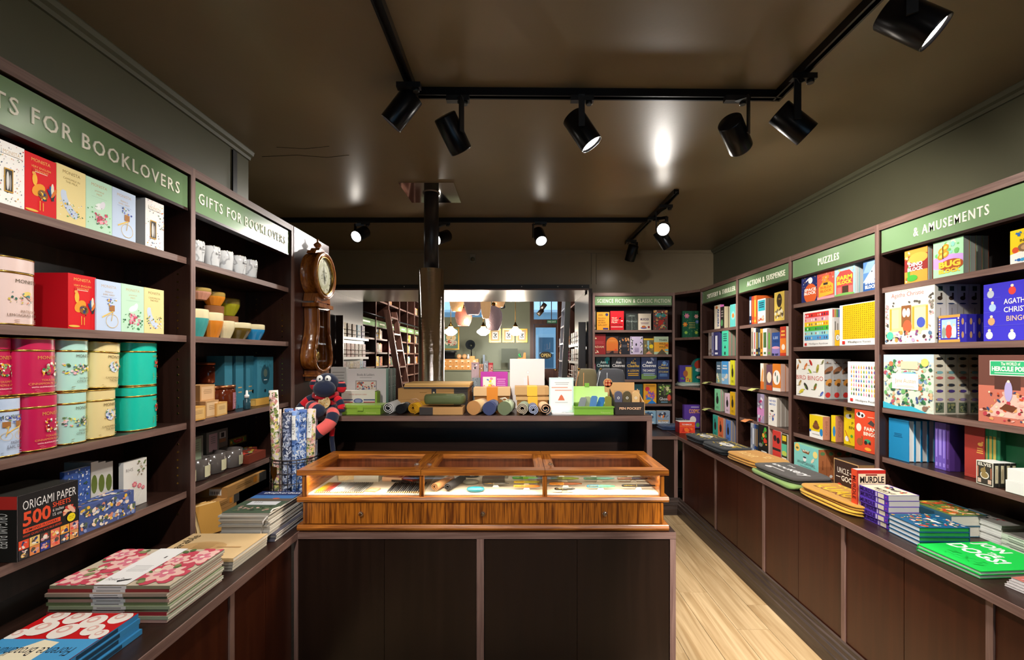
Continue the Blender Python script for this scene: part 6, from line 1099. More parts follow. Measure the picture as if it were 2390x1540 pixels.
def soft(loc, rz, w, d, h, label, cat, col, name, art=None, seed=1, folds=3, artname='print', mat=None):
    """folded cloth: stacked rounded layers with an uneven outline"""
    r = random.Random(seed); R = thing(name, label, cat, loc, rz); lh = h/folds
    for k in range(folds):
        n = 36; mb = MB(); ox, oy = r.uniform(-0.006, 0.006), r.uniform(-0.006, 0.006); ph = r.uniform(0, 6)
        def ring(s, z):
            o = []
            for j in range(n):
                a = 2*PI*j/n; c, q = math.cos(a), math.sin(a); g = s+0.012*math.sin(3*a+ph)
                o.append((w/2+ox+w/2*g*math.copysign(abs(c)**0.42, c), d/2+oy+d/2*g*math.copysign(abs(q)**0.42, q), z+0.0015*math.sin(5*a+ph)))
            return o
        z = k*lh+0.002
        rows = [ring(0.955, z), ring(0.99, z+lh*0.25), ring(1.0, z+lh*0.5), ring(0.985, z+lh*0.8), ring(0.93, z+lh*0.98)]
        mb.grid(rows, col, 0, True); mb.face(rows[-1], col); mb.face(rows[0][::-1], col)
        mb.obj('fold', mat or CLOTH, R)
    if art: SEED[0] += 3; A = Art(w*0.86, d*0.86, top(h+0.0022, w*0.07, d*0.07), seed=SEED[0]); art(A); A.obj(artname, R, CLOTH)
    return R
o = soft((1.50, 4.60, LEDGE+0.001), 0, 0.22, 0.25, 0.040, 'folded navy cloth with a blue leaf print under the block books', 'cloth', '2c3c5c', 'folded_cloth', lambda a: a.sc(0, 0, 1, 1, 40, ['3c5c8c', '24344c', '5c7ca8'], 0.03, 0.08), 5, 2)
# ================================================================ corner shelves
def a_garden(a): a.bg('1c5c40'); [a.flower(u, v, r, c) for u, v, r, c in ((0.25, 0.82, 0.14, 'd87aa0'), (0.8, 0.8, 0.12, 'e8a0a8'), (0.15, 0.5, 0.13, 'e8842c'), (0.85, 0.6, 0.1, '5a7ac8'), (0.2, 0.2, 0.1, '8ac850'), (0.8, 0.2, 0.1, 'a8c84c'))]; a.lines(0.35, 0.35, 0.75, 0.6, 4, 'c8b868', 0.3); a.sc(0, 0, 1, 1, 30, ['3c8a5c', '8ab86c', 'd8c06c'], 0.015, 0.03)
book(FT(1593, 1633, 726, 1.719, 4.90), 'dark green hardback with painted flowers in the corner', 0.03, '1c5c40', a_garden, hard=True)
small(FT(1586, 1614, 852.5, 1.235, 4.89), 'card_game', 'purple and yellow card game box in the corner', 'card game', 0.05, '4c3a90', lambda a: (a.r(0.5, 0, 1, 0.9, 'e8c03c'), a.e(0.5, 0.5, 0.2, 0.2, 'b86a3c'), a.sc(0, 0, 1, 0.3, 10, ['c8304c', '3c9a6c'], 0.05, 0.1)), mat=PRINT)
R = thing('activity_case', 'arched teal activity case with round windows in the corner', 'activity case', ((1615-CX)*4.88/F, 4.86, 1.2362), 0)
P = [(0.17*i/1.0, 0) for i in (0, 1)]; arc = [(0.085+0.085*math.cos(PI*t/12), 0.165+0.10*math.sin(PI*t/12)) for t in range(13)]
MB().prism([(0, 0), (0.17, 0)]+arc, 0, 0.05, 'y', '1c8478').obj('shell', ENAMEL, R)
A = Art(0.17, 0.265, front()); A.e(0.5, 0.72, 0.4, 0.2, 'b8402c', 20); A.e(0.5, 0.5, 0.34, 0.08, 'c8d8d8', 16); A.e(0.5, 0.22, 0.34, 0.12, '14504c', 16); A.e(0.5, 0.2, 0.26, 0.06, 'e8b8a0', 14); A.obj('window_print', R)
for i in range(4): soft((1.755+0.01*i, 4.815, 1.1962+i*0.0096), 0, 0.30, 0.20, 0.009, 'folded white towel with green trim in the corner, number %s up' % ['one', 'two', 'three', 'four'][i] if False else 'folded white tea towel with green trim in the corner pile', 'towel', ['dcd8cc', 'c8d8cc', 'e4e0d4', '8abca4'][i], 'tea_towel', None, i, 1)['group'] = 'pile of folded tea towels'
carton(FT(1597, 1634, 945, 0.756, 4.72), 'book_box', 'purple COSMIC activity box with a white cloud', 'activity box', 0.05, '5a3a94', lambda a: (a.bg('5a3a94'), a.t('COSMIC', 0.3, 0.64, 0.98, 0.82, 'e8a04c', 0.02), a.lines(0.4, 0.88, 0.95, 0.93, 1, 'd8d0e0'), a.e(0.55, 0.36, 0.2, 0.16, 'e8d8d0'), a.e(0.5, 0.12, 0.12, 0.1, 'e8a878'), a.e(0.85, 0.14, 0.12, 0.1, '6a9a4c')))
carton(FT(1586, 1622, 985, LEDGE, 4.45), 'toy_box', 'red and orange toy box on the corner of the ledge', 'toy box', 0.12, 'd8382c', lambda a: (a.bg('e0442c'), a.r(0, 0.62, 1, 0.66, 'f08a3c'), a.t('TOYBRICK', 0.15, 0.72, 0.8, 0.84, 'f4ece4', 0.02), a.sc(0, 0, 1, 0.55, 12, ['c82c20', 'f0702c'], 0.08, 0.16)), tops='efe8e0', side='8c1c1c')
soft((1.715, 4.62, LEDGE+0.001), 0.1, 0.09, 0.2, 0.10, 'black and white spotted cloth tucked in the corner', 'cloth', '24262c', 'folded_cloth', lambda a: a.sc(0, 0, 1, 1, 30, ['5c7ca0', 'd8d8d4', '3c4c60'], 0.04, 0.1), 9, 3)
# ================================================================ folded shirts on the right ledge
def shirt(y1, y0, x0, x1, h, col, label, art, seed, yaw=0.0, folds=3): return soft((x0, y1, LEDGE+0.001), -PI/2+yaw, y1-y0, x1-x0, h, label, 'shirt', col, 'folded_shirt', art, seed, folds)
def a_gig(a): a.sc(0.05, 0.1, 0.95, 0.9, 34, ['d8b81c', 'c8a81c'], 0.03, 0.08, (0.2, 0.5)); a.e(0.5, 0.5, 0.26, 0.2, 'd8d4cc', 16); a.e(0.5, 0.5, 0.18, 0.12, '24262a'); a.sc(0.3, 0.35, 0.7, 0.65, 14, ['d8d4cc', '24262a'], 0.03, 0.07); a.t('JAZZ FEST', 0.1, 0.86, 0.9, 0.97, 'd8b81c', 0.02)
shirt(4.20, 3.83, 1.562, 1.83, 0.045, '26282c', 'folded black shirt with a yellow ring print beside the corner', a_gig, 2, 0.06)
shirt(3.80, 3.42, 1.56, 1.82, 0.05, '232629', 'folded black shirt with a yellow and white print beside the tan shirt', a_gig, 6, 0.05)
shirt(3.40, 2.99, 1.575, 1.85, 0.05, 'c08a3c', 'folded tan shirt with pale lettering', lambda a: (a.t('ROAR', 0.1, 0.2, 0.6, 0.5, 'e8c478', 0.0), a.t('2', 0.6, 0.55, 0.72, 0.8, 'e8d090', 0.0), a.sc(0.3, 0.6, 0.9, 0.95, 7, ['e0b868'], 0.02, 0.04)), 3, 0.09)
shirt(2.985, 2.55, 1.56, 1.66, 0.024, '8aa860', 'folded green cloth under the charcoal shirt', None, 4, 0.02, 1)
soft((1.565, 2.99, LEDGE+0.027), -PI/2+0.05, 0.43, 0.27, 0.035, 'folded charcoal shirt with white script lettering', 'shirt', '4c4744', 'folded_shirt', lambda a: (a.t('Bookery', 0.08, 0.30, 0.92, 0.66, 'e8e6e4', 0.02), a.t('MY BLACK', 0.3, 0.80, 0.75, 0.90, 'd8d4d0', 0.0), a.t('The', 0.2, 0.68, 0.4, 0.78, 'e8e6e4', 0.0), a.r(0.2, 0.18, 0.6, 0.22, 'd8d4d0'), a.e(0.25, 0.12, 0.08, 0.06, 'd8d4d0')), 8, 2)
for i in range(2): soft((1.57+0.012*i, 2.53-0.01*i, LEDGE+0.001+0.028*i), -PI/2+0.06, 0.42, 0.25, 0.027, ['folded tan tote with yellow edges under its twin', 'folded tan tote with bold yellow letters'][i], 'tote', 'c8923c' if i else 'd8a83c', 'folded_tote', (lambda a: (a.t('LUAU', 0.06, 0.2, 0.7, 0.62, 'f0c01c', 0.04), a.t('LUAU', 0.08, 0.16, 0.7, 0.3, '8a4a20', 0.0), a.sc(0.05, 0.7, 0.5, 0.9, 6, ['f0c83c'], 0.05, 0.12, (0.15, 0.3)))) if i else None, 11+i, 2)
# ================================================================ books on the right ledge
book(((1.640, 2.150, LEDGE+0.0012), 0.0, 0.137, 0.222), 'red and cream MURDLE paperback standing behind the purple stack', 0.036, 'e0642c', lambda a: (a.bg('f0d8b8'), a.r(0, 0.92, 1, 1, 'c82c24'), a.t('MURDLE', 0.1, 0.72, 0.95, 0.86, '1c1418', 0.03), a.r(0.3, 0.88, 0.7, 0.91, '8a2c24'), a.r(0, 0, 0.04, 1, 'c82c24')), 1, spineart=lambda a: (a.bg('e8502c'), a.vt('MURDLE', 0.2, 0.35, 0.8, 0.86, '5a1018', 0.02)), pages='efece6')
def a_mur(a): a.bg('f0e0c4'); a.r(0, 0.97, 1, 1, '5a3cb0'); a.r(0, 0, 0.02, 1, '5a3cb0'); a.t('MURDLE', 0.3, 0.2, 0.92, 0.36, '24181c', 0.03); a.sc(0.1, 0.5, 0.9, 0.9, 22, ['24181c', 'd8502c', '5a3cb0', '8a8078'], 0.03, 0.07); a.lines(0.45, 0.06, 0.9, 0.14, 1, '5c4c40', 0.4)
def s_mur(a): a.t('MURDLE', 0.03, 0.16, 0.56, 0.86, '2c1458', 0.03); a.r(0.58, 0.1, 0.63, 0.9, 'd0c0e8'); a.r(0.66, 0.12, 0.86, 0.88, 'e8dcc4'); a.o(0.93, 0.5, 0.02, 'c83ca0', 8)
for i in range(6):
    dx = [0.006, 0.0, 0.003, -0.002, 0.001, -0.002][i]
    flat((1.646+dx, 2.142-abs(dx), LEDGE+0.0012+i*0.0258), -PI/2, 0.166, 0.138, 0.0254, 'purple MURDLE paperback on top of the stack of six' if i == 5 else 'purple spined MURDLE paperback within the stack of six', 'book', '5c3cb4', a_mur if i == 5 else None, 'book', 'd4cec6', 'front', False, 'stack of six purple paperbacks', s_mur, 0.0014)
for i in range(4):
    def f(a): a.bg('1c5c88'); a.sc(0, 0, 1, 1, 110, ['e8dcc0', 'd84c3c', 'e8a83c', '5ca0b8', 'f0d8d0', '3c7a5c'], 0.02, 0.06); a.r(0.35, 0.55, 0.75, 0.62, 'd8e0e0')
    o = flat((1.637, 1.966, LEDGE+0.0012+i*0.0192), -PI/2-0.02, 0.158, 0.200, 0.0188, 'blue patterned puzzle hardback with green page edges, topmost of four' if i == 3 else 'hardback with green page edges below the blue patterned cover', 'book', '1c5c80', f if i == 3 else None, 'book', '2f9a4c', 'back', True, 'four hardbacks with green page edges', None, 0.0022)
    art_on(o, 0.150, 0.0144, front(0.0028, 0.004, 0.0022), lambda a: a.bg('e4e8ec'), 'fore_edge')
for i in range(2): flat((1.85, 2.10, LEDGE+0.0012+i*0.046), -PI/2, 0.20, 0.155, 0.0455, ['thick book below the orange flower cover', 'book with an orange and green flower cover behind the purple stack'][i], 'book', '3c6a80', (lambda a: (a.bg('6a7a3c'), a.sc(0, 0, 1, 1, 60, ['e0702c', 'e8a83c', 'c8482c', '4c7a3c', 'f0c89c'], 0.05, 0.12, (0.2, 0.5)), a.r(0, 0.92, 1, 1, '4c8098'))) if i else None)
for i in range(8): flat((1.972+0.002*(i % 3), 2.02, LEDGE+0.0012+i*0.0101), -PI/2, 0.205, 0.13, 0.0099, 'white spined paperback on top of the taller white stack' if i == 7 else 'white spined paperback in the taller white stack', 'book', 'dcdcd6', (lambda a: (a.bg('a8a49c'), a.e(0.4, 0.5, 0.08, 0.05, '2c2a28'), a.sc(0.4, 0.3, 0.8, 0.7, 8, ['a83c3c', '5c5650'], 0.02, 0.05))) if i == 7 else None, 'book', 'b8b4a0', 'front', False, 'taller stack of white paperbacks', lambda a: a.lines(0.1, 0.3, 0.6, 0.7, 1, '6a6a64', 0.5), 0.0008)
for i in range(6): flat((1.955+0.002*(i % 2), 1.80, LEDGE+0.0012+i*0.0101), -PI/2, 0.195, 0.13, 0.0099, 'pale green spined paperback on top of the lower stack' if i == 5 else 'pale green spined paperback in the lower stack', 'book', 'ccd8c4', (lambda a: (a.bg('8a867e'), a.lines(0.2, 0.3, 0.8, 0.7, 3, '5c5850', 0.4))) if i == 5 else None, 'book', 'c0bca8', 'front', False, 'lower stack of pale green paperbacks', lambda a: a.lines(0.1, 0.3, 0.7, 0.7, 1, '5a6a5a', 0.5), 0.0008)
for i in range(2):
    def f(a): a.bg('1cc84c'); a.t('JOIN', 0.03, 0.68, 0.46, 0.90, 'f0f0ec', 0.03); a.t('THE', 0.40, 0.58, 0.6, 0.66, 'f0f0ec', 0.03); a.t('DOGS!', 0.03, 0.36, 0.80, 0.58, 'f0f0ec', 0.03); a.sc(0.2, 0.06, 0.9, 0.34, 22, ['18b040', '2cd860'], 0.03, 0.07, (0.1, 0.3))
    flat((1.588+0.003*i, 1.772-0.001*i, LEDGE+0.0012+i*0.0132), -PI/2+0.07, 0.228, 0.312, 0.013, ['green spined picture book under the bright green one', 'bright green picture book with chunky white letters'][i], 'book', '1cc84c' if i else '1c8a3c', f if i else None, 'picture_book', 'd4dcd4', 'left', True, None, None, 0.0018)
for i in range(4): flat((1.640+0.004*i, 1.50-0.003*i, LEDGE+0.0012+i*0.0082), -PI/2+0.14, 0.24, 0.22, 0.008, 'pink and grey patterned magazine on top, past the bright green book' if i == 3 else 'thin magazine below the pink and grey patterned one', 'magazine', 'b8b0b0', (lambda a: (a.bg('b86a5c'), a.sc(0, 0, 1, 1, 70, ['d8909c', '5c5458', 'e8c0b8', '8a3c40'], 0.03, 0.08, (0.2, 0.5)))) if i == 3 else None, 'magazine', 'dcd8d4', 'right', False, 'magazines past the bright green book', None, 0.001)
# ================================================================ wall clock
R = thing('wall_clock', 'walnut wall clock with a round dial and a pear shaped pendulum case', 'clock', (-1.238, 2.90, 1.33), PI/2)
DEP = 0.106
def zpx(y, Y=2.87): return CZ+(CY-y)*Y/F-1.33
zc = zpx(642); ro = 0.153
def cring(r, y, z=zc, n=40): return [(r*math.cos(2*PI*j/n), y, z+r*math.sin(2*PI*j/n)) for j in range(n)]
mb = MB(); mb.grid([cring(0.143, 0.022), cring(0.143, DEP)], closed=True); mb.face(cring(0.143, DEP)[::-1]); mb.grid([cring(0.143, 0.022), cring(0.11, 0.022)], closed=True, sm=False); mb.obj('drum', CLOCKW, R)
mb = MB(); mb.grid([cring(r, y) for r, y in ((0.146, 0.026), (ro, 0.018), (ro, 0.008), (0.146, 0.0), (0.136, 0.002), (0.128, 0.010), (0.122, 0.012))], closed=True); mb.obj('bezel', CLOCKW, R)
mb = MB(); mb.grid([cring(r, y) for r, y in ((0.124, 0.010), (0.122, 0.004), (0.116, 0.004), (0.113, 0.016))], closed=True); mb.obj('brass_ring', GOLD, R)
d = MB(); d.face(cring(0.116, 0.020), 'e8e6d0'); d = d.obj('dial', PRINT, R)
A = Art(0.23, 0.23, lambda a, b, k: (a-0.115, 0.0195-k, zc-0.115+b)); A.o(0.5, 0.5, 0.36, 'd4d4b8', 28); A.o(0.5, 0.5, 0.27, 'e8e8d8', 24)
for i in range(12):
    t = 2*PI*i/12; A.e(0.5+0.42*math.sin(t), 0.5+0.42*math.cos(t), 0.012, 0.045, '3a3630', 6, -t)
A.sc(0.32, 0.32, 0.68, 0.68, 30, ['a8a88c', 'c8c4a0', '8a8a74'], 0.015, 0.03); A.obj('dial_print', d)
for ln, an, w in ((0.075, -0.05, 0.004), (0.052, 2.9, 0.006)):
    mb = MB(); c, s = math.cos(an), math.sin(an); mb.face([(x*c+z*s, 0.0165, zc-x*s+z*c) for x, z in ((-w, 0), (w, 0), (w*0.3, ln), (-w*0.3, ln))], '24201c'); mb.obj('hand', PRINT, d)
mb = MB(); mb.face(cring(0.118, 0.012)); mb.obj('dial_pane', PANE, R)
# shoulder and pear shaped case
zs, zt, zb = zpx(703), zpx(716), zpx(866)
MB().prism([(-0.10, zs-0.005), (0.10, zs-0.005), (0.088, zs+0.045), (-0.088, zs+0.045)], 0.02, DEP, 'y').obj('shoulder', CLOCKW, R, bevel=0.003)
MB().box(-0.112, 0.112, 0.004, DEP, zt-0.006, zt+0.018).obj('shelf_moulding', CLOCKW, R, bevel=0.004)
H = zt-0.006-zb
def half(t):   # outline half width from the moulding (0) down to the bottom (1)
    K = [(0, 0.090), (0.1, 0.086), (0.25, 0.084), (0.4, 0.092), (0.55, 0.112), (0.68, 0.132), (0.78, 0.140), (0.87, 0.132), (0.94, 0.108), (0.985, 0.066), (1.0, 0.03)]
    for (a, p), (b, q) in zip(K, K[1:]):
        if t <= b: u = (t-a)/(b-a); u = u*u*(3-2*u); return p+(q-p)*u
    return K[-1][1]
ts = [i/28 for i in range(29)]
def outline(g): return [(half(t)*g, zt-0.006-H*(0.5+(t-0.5)*(0.985 if g < 1 else 1))) for t in ts]+[(-half(t)*g, zt-0.006-H*(0.5+(t-0.5)*(0.985 if g < 1 else 1))) for t in reversed(ts)]
O = outline(1.0); I = outline(0.80)
mb = MB(); mb.grid([[(x, 0.03, z) for x, z in O], [(x, DEP, z) for x, z in O]], closed=True); mb.grid([[(x, 0.03, z) for x, z in I], [(x, DEP-0.008, z) for x, z in I]], closed=True); mb.grid([[(x, 0.03, z) for x, z in I], [(x, 0.03, z) for x, z in O]], closed=True, sm=False); mb.obj('pendulum_case', CLOCKW, R)
mb = MB(); mb.face([(x, DEP-0.006, z) for x, z in O][::-1], '2c1c10'); mb.obj('case_back', PRINT, R)
mb = MB(); P = [(x*0.9, 0.024, z) for x, z in O]; mb.tube(P+[P[0], P[1]], 0.011, 8, cap=False); mb.obj('case_moulding', CLOCKW, R)
mb = MB(); mb.face([(x*1.03, 0.032, z) for x, z in I]); mb.obj('case_pane', PANE, R)
pd = MB().tube([(0, 0.06, zt-0.02), (0, 0.06, zb+0.11)], 0.003, 8).obj('pendulum_rod', GOLD, R)
mb = MB(); mb.grid([[(r*math.cos(2*PI*j/24), y, zb+0.09+r*math.sin(2*PI*j/24)) for j in range(24)] for r, y in ((0.0, 0.048), (0.03, 0.050), (0.036, 0.056), (0.03, 0.062))], closed=True); mb.obj('pendulum_disc', GOLD, R)
MB().box(0.035, 0.075, DEP-0.012, DEP-0.008, zb+0.07, zb+0.115, 'd8b03c').obj('paper_note', PRINT, R)
for i, (w, h0, h1, y0) in enumerate(((0.085, zb-0.018, zb+0.006, 0.022), (0.105, zb-0.032, zb-0.019, 0.012), (0.075, zb-0.06, zb-0.033, 0.03))): MB().box(-w, w, y0, DEP, h0, h1).obj('bracket_moulding', CLOCKW, R, bevel=0.003)
mb = MB(); K = [(-0.10, 0.0), (0.10, 0.0), (0.085, 0.02), (0.05, 0.028), (0.032, 0.046), (-0.032, 0.046), (-0.05, 0.028), (-0.085, 0.02)]; mb.prism([(a, zc+0.128+b) for a, b in K], 0.03, DEP-0.02, 'y'); mb.obj('pediment', CLOCKW, R)
MB().lathe([(0.018, 0), (0.012, 0.008), (0.022, 0.018), (0.026, 0.028), (0.014, 0.04), (0.006, 0.046), (0.006, 0.058), (0.009, 0.063), (0.0, 0.068)], 16, (0, 0.06), z0=zc+0.174).obj('finial', CLOCKW, R)
for s in (-1, 1): MB().lathe([(0.008, 0), (0.011, 0.01), (0.006, 0.018), (0.010, 0.03), (0.005, 0.042), (0.0, 0.046)], 12, (s*0.098, 0.03), z0=zt+0.0185).obj('turned_post', CLOCKW, R)
# ================================================================ sock monkey on the raised shelf
NV, RD, SM = '23283c', 'c81c28', 'e0605c'
T0 = 1.2005
R = thing('sock_monkey', 'navy and red striped sock monkey sitting on the raised shelf', 'toy', (-1.045, 2.43, T0), 0)
def limb(name, path, r, cols, n=14):
    P = []; seg = len(path)-1
    for i in range(seg*5+1):       # smooth the path
        t = i/5; k = min(int(t), seg-1); u = t-k; p0, p1, p2, p3 = [Vector(path[max(0, min(seg, k+q))]) for q in (-1, 0, 1, 2)]
        P.append(0.5*((2*p1)+(p2-p0)*u+(2*p0-5*p1+4*p2-p3)*u*u+(3*p1-p0-3*p2+p3)*u**3))
    m = len(P); rr = [r[0]+(r[1]-r[0])*i/(m-1) for i in range(m)]; rr[-1] *= 0.35; rr[-2] *= 0.82; rr[0] *= 0.6
    cs = [cols[min(len(cols)-1, int(i/(m-1)*len(cols)))] for i in range(m-1)]
    return MB().tube(P, rr, n, cols=cs).obj(name, CLOTH, R)
prof = [(0.0, 0.0), (0.045, 0.004), (0.058, 0.03), (0.055, 0.06), (0.046, 0.09), (0.034, 0.115), (0.02, 0.125)]
MB().lathe(prof, 20, cols=[RD, RD, NV, RD, RD, NV]).obj('body', CLOTH, R)
MB().ball((0.012, -0.005, 0.172), 0.062, 20, 12, sq=(1.0, 0.92, 0.95), cols=[NV]*12).obj('head', CLOTH, R)
MB().ball((0.020, -0.060, 0.148), 0.056, 20, 12, NV, sq=(1.05, 0.78, 0.82)).obj('muzzle', CLOTH, R)
for s in (-1, 1):
    e = MB().ball((0.012+s*0.072, 0.004, 0.172-0.012*(s > 0)-0.006), 0.032, 14, 10, sq=(0.9, 0.55, 1.1 if s > 0 else 1.0), cols=[NV, NV, RD, RD, RD, NV, NV, SM, NV, NV]).obj('ear', CLOTH, R)
    y = MB().ball((0.014+s*0.022, -0.053, 0.202), 0.017, 14, 8, 'f0eeea', sq=(1, 0.5, 1.05)).obj('eye', PRINT, R); MB().ball((0.016+s*0.020, -0.063, 0.201), 0.005, 8, 6, '141216').obj('pupil', PRINT, y)
mb = MB(); mb.tube([(-0.055, -0.01, 0.118), (-0.04, -0.045, 0.108), (0.0, -0.06, 0.102), (0.05, -0.045, 0.108), (0.07, -0.01, 0.118)], 0.014, 8, 'b81c28'); k = mb.obj('neckerchief', CLOTH, R)
mb = MB(); [mb.ball(p, 0.006, 8, 5, 'f0ece8') for p in ((-0.05, -0.03, 0.118), (-0.025, -0.058, 0.112), (0.045, -0.055, 0.116), (0.06, -0.03, 0.122))]; o = mb.obj('dots', CLOTH, k); o['kind'] = 'stuff'
mb = MB(); n = 24; mb.face([(0.020+0.032*math.cos(2*PI*i/n)+0.0, -0.064, 0.078+0.034*math.sin(2*PI*i/n)) for i in range(n)], 'd8bc84'); mb.face([(0.020+0.032*math.cos(2*PI*i/n), -0.060, 0.078+0.034*math.sin(2*PI*i/n)) for i in range(n)][::-1], 'a88a54'); o = mb.obj('tag', PRINT, R)
A = Art(0.05, 0.05, lambda a, b, k: (a-0.005, -0.0642-k, 0.053+b)); A.sc(0, 0, 1, 1, 26, ['f0e0b8', 'a8743c', '8a9a5c', 'c8a058'], 0.04, 0.1); A.obj('tag_print', o)
limb('arm', [(-0.03, 0, 0.10), (-0.075, -0.012, 0.092), (-0.12, -0.02, 0.05), (-0.155, -0.025, -0.005), (-0.175, -0.03, -0.05)], (0.021, 0.024), [RD, NV, RD, NV, RD, NV, NV])
limb('arm', [(0.045, -0.01, 0.10), (0.08, -0.02, 0.085), (0.098, -0.03, 0.05), (0.102, -0.035, 0.02)], (0.02, 0.02), [NV, RD, NV, RD, NV])
limb('leg', [(-0.035, -0.02, 0.035), (-0.04, -0.075, 0.055), (0.0, -0.12, 0.048), (0.045, -0.145, 0.028)], (0.032, 0.034), [RD, NV, SM, NV, SM, NV, NV])
limb('leg', [(0.04, -0.03, 0.02), (0.078, -0.09, 0.015), (0.075, -0.125, -0.025), (0.035, -0.14, -0.06), (0.0, -0.14, -0.085)], (0.032, 0.032), [NV, SM, NV, SM, SM, NV, NV])
limb('tail', [(0.05, 0.0, 0.02), (0.07, -0.062, -0.03), (0.062, -0.066, -0.10), (0.066, -0.064, -0.16), (0.07, -0.064, -0.19)], (0.013, 0.012), [RD, RD, RD, NV, NV, NV])
# ================================================================ wrapping paper in a wire basket
B0 = (-1.13, 2.265)
R = thing('wire_basket', 'round dark wire basket holding rolls of wrapping paper', 'basket', (B0[0], B0[1], LEDGE+0.001), 0); rb = 0.112; hb = 0.265
for z in (0.003, 0.05, 0.10, 0.15, 0.20, 0.25, hb): MB().tube([(rb*math.cos(2*PI*j/28), rb*math.sin(2*PI*j/28), z) for j in range(30)], 0.0022 if z < hb else 0.0035, 6, cap=False).obj('wire_ring', WIRE, R)
for j in range(18): MB().tube([(rb*math.cos(2*PI*j/18), rb*math.sin(2*PI*j/18), 0.003), (rb*math.cos(2*PI*j/18), rb*math.sin(2*PI*j/18), hb)], 0.0018, 5).obj('upright_wire', WIRE, R)
MB().lathe([(0.0, 0), (rb-0.003, 0), (rb-0.003, 0.003), (0.0, 0.003)], 28, cap=False).obj('base', WIRE, R)
mb = MB(); a0 = -2.05; mb.face([(1.03*rb*math.cos(a0+u), 1.03*rb*math.sin(a0+u), z) for u, z in ((-0.2, 0.235), (0.2, 0.235), (0.2, 0.20), (0, 0.165), (-0.2, 0.20))]); mb.obj('shield_plate', BRASS, R)
def roll(x, y, ln, c, cols, label, lean=(0, 0), tagc=None, r=0.0205, seed=1):
    T = thing('wrapping_roll', label, 'wrapping roll', (B0[0]+x, B0[1]+y, LEDGE+0.006), 0); T.rotation_euler = (lean[0], lean[1], 0)
    b = MB().lathe([(r, 0), (r, ln), (r*0.82, ln), (r*0.82, ln*0.9)], 20, col=c, cols=[c, 'e8e4dc', c]).obj('paper', PRINT, T)
    A = Art(2*PI*r*0.5, ln, lambda a, bb, k: ((r+0.0004+k*0.4)*math.sin(a/r-PI/2), -(r+0.0004+k*0.4)*math.cos(a/r-PI/2), bb), seed=seed); A.sc(0, 0, 1, 1, 260, cols, 0.09, 0.22, (0.25, 0.8)); A.obj('pattern', T)
    if tagc:
        A = Art(0.03, 0.12, lambda a, bb, k: ((r+0.0035)*math.sin((a-0.015)/r), -(r+0.0035)*math.cos((a-0.015)/r)-k, ln-0.14+bb))
        for i in range(4): A.r(0.16+i*0.17, 0, 0.33+i*0.17, 1, tagc)
        A.vt('LIBERTY', 0.35, 0.2, 0.7, 0.8, '3a3a40', 0.0); A.obj('label', T)
PK = ['e8b8b0', '8a9a50', 'd8d0c0', 'e8d87c', 'c88a80', '5a6a3c']; BL = ['e0e4ec', '8aa4d0', '2c4a80', 'c8d4e8', '5a7ab8']; NVY = ['8a94b0', 'c8ccd8', '3c4664']
for i, q in enumerate(((-0.072, -0.035, 0.50, 'd8c0b0', PK, 'pink and olive floral wrapping roll at the left of the basket'), (-0.036, -0.078, 0.60, 'e8d4c8', PK, 'tall pink and olive floral wrapping roll standing above the rest', (0.0, -0.05)), (0.004, -0.082, 0.49, '2c3450', NVY, 'dark navy floral wrapping roll'), (0.030, -0.055, 0.495, '7a98cc', BL, 'light blue leaf wrapping roll with a paper label', (0, 0), 'f0efea'), (0.055, -0.035, 0.50, '4a68a8', BL, 'mid blue leaf wrapping roll'), (0.085, -0.020, 0.50, 'e0c8bc', PK, 'pink floral wrapping roll with a paper label', (0, 0.02), 'f0efea'), (0.08, 0.03, 0.50, 'b8c0d0', BL, 'grey blue floral wrapping roll at the rear'), (-0.03, 0.0, 0.50, '5a78b4', BL, 'blue floral wrapping roll behind the tall one'), (0.02, 0.01, 0.505, 'e4e0dc', BL, 'white and blue wrapping roll at the rear'), (-0.06, 0.045, 0.495, 'd8b8a8', PK, 'olive and pink wrapping roll at the rear'), (0.03, 0.07, 0.49, '6a84b8', BL, 'dusty blue wrapping roll at the rear'))):
    roll(*q[:6], q[6] if len(q) > 6 else (0, 0), q[7] if len(q) > 7 else None, seed=i)
# ================================================================ goods on the raised shelf
KR, KD, DKC = 'c49a66', '9a7040', '3a3430'
def onshelf(pl, pr, yt, Y): return FT(pl, pr, yt, 1.2010, Y)
def lid_box(pl, pr, yt, Y, dep, col, label, latch=True, lidh=0.35, script=True):
    loc, rz, w, h = onshelf(pl, pr, yt, Y); R = thing('tool_tin', label, 'tin box', loc, rz)
    MB().box(0.004, w-0.004, 0.004, dep-0.004, 0, h*(1-lidh), col).obj('body', ENAMEL, R, bevel=0.003); MB().box(0, w, 0, dep, h*(1-lidh)+0.0005, h, col).obj('lid', ENAMEL, R, bevel=0.004)
    MB().box(w*0.42, w*0.56, -0.006, 0.0035, h*0.42, h*0.8, col).obj('latch', ENAMEL, R, bevel=0.002)
    A = Art(w, h, front(0.004)); A.t('Filament', 0.62, 0.12, 0.88, 0.24, 'd8d48a', -0.004); A.obj('script_print', R); return R
lid_box(796, 889, 946, 2.44, 0.13, '8aac3c', 'lime green lidded tool tin in front of the TOOL BOX cartons', lidh=0.3)
def a_tool(a): a.bg('dcd4c8'); a.t('LIMITED EDITION CARRY', 0.22, 0.78, 0.76, 0.84, 'b8503c', 0.0); a.r(0, 0.52, 0.34, 0.58, '3c4a70'); a.r(0.66, 0.52, 1, 0.58, '3c4a70'); a.r(0, 0.40, 0.34, 0.46, 'a83c44'); a.r(0.66, 0.40, 1, 0.46, 'a83c44'); a.e(0.5, 0.5, 0.14, 0.12, '5a6490', 18); a.e(0.5, 0.5, 0.10, 0.08, '8a94b4', 16); a.t('TOOL BOX', 0.3, 0.14, 0.72, 0.28, 'b03c4c', 0.02)
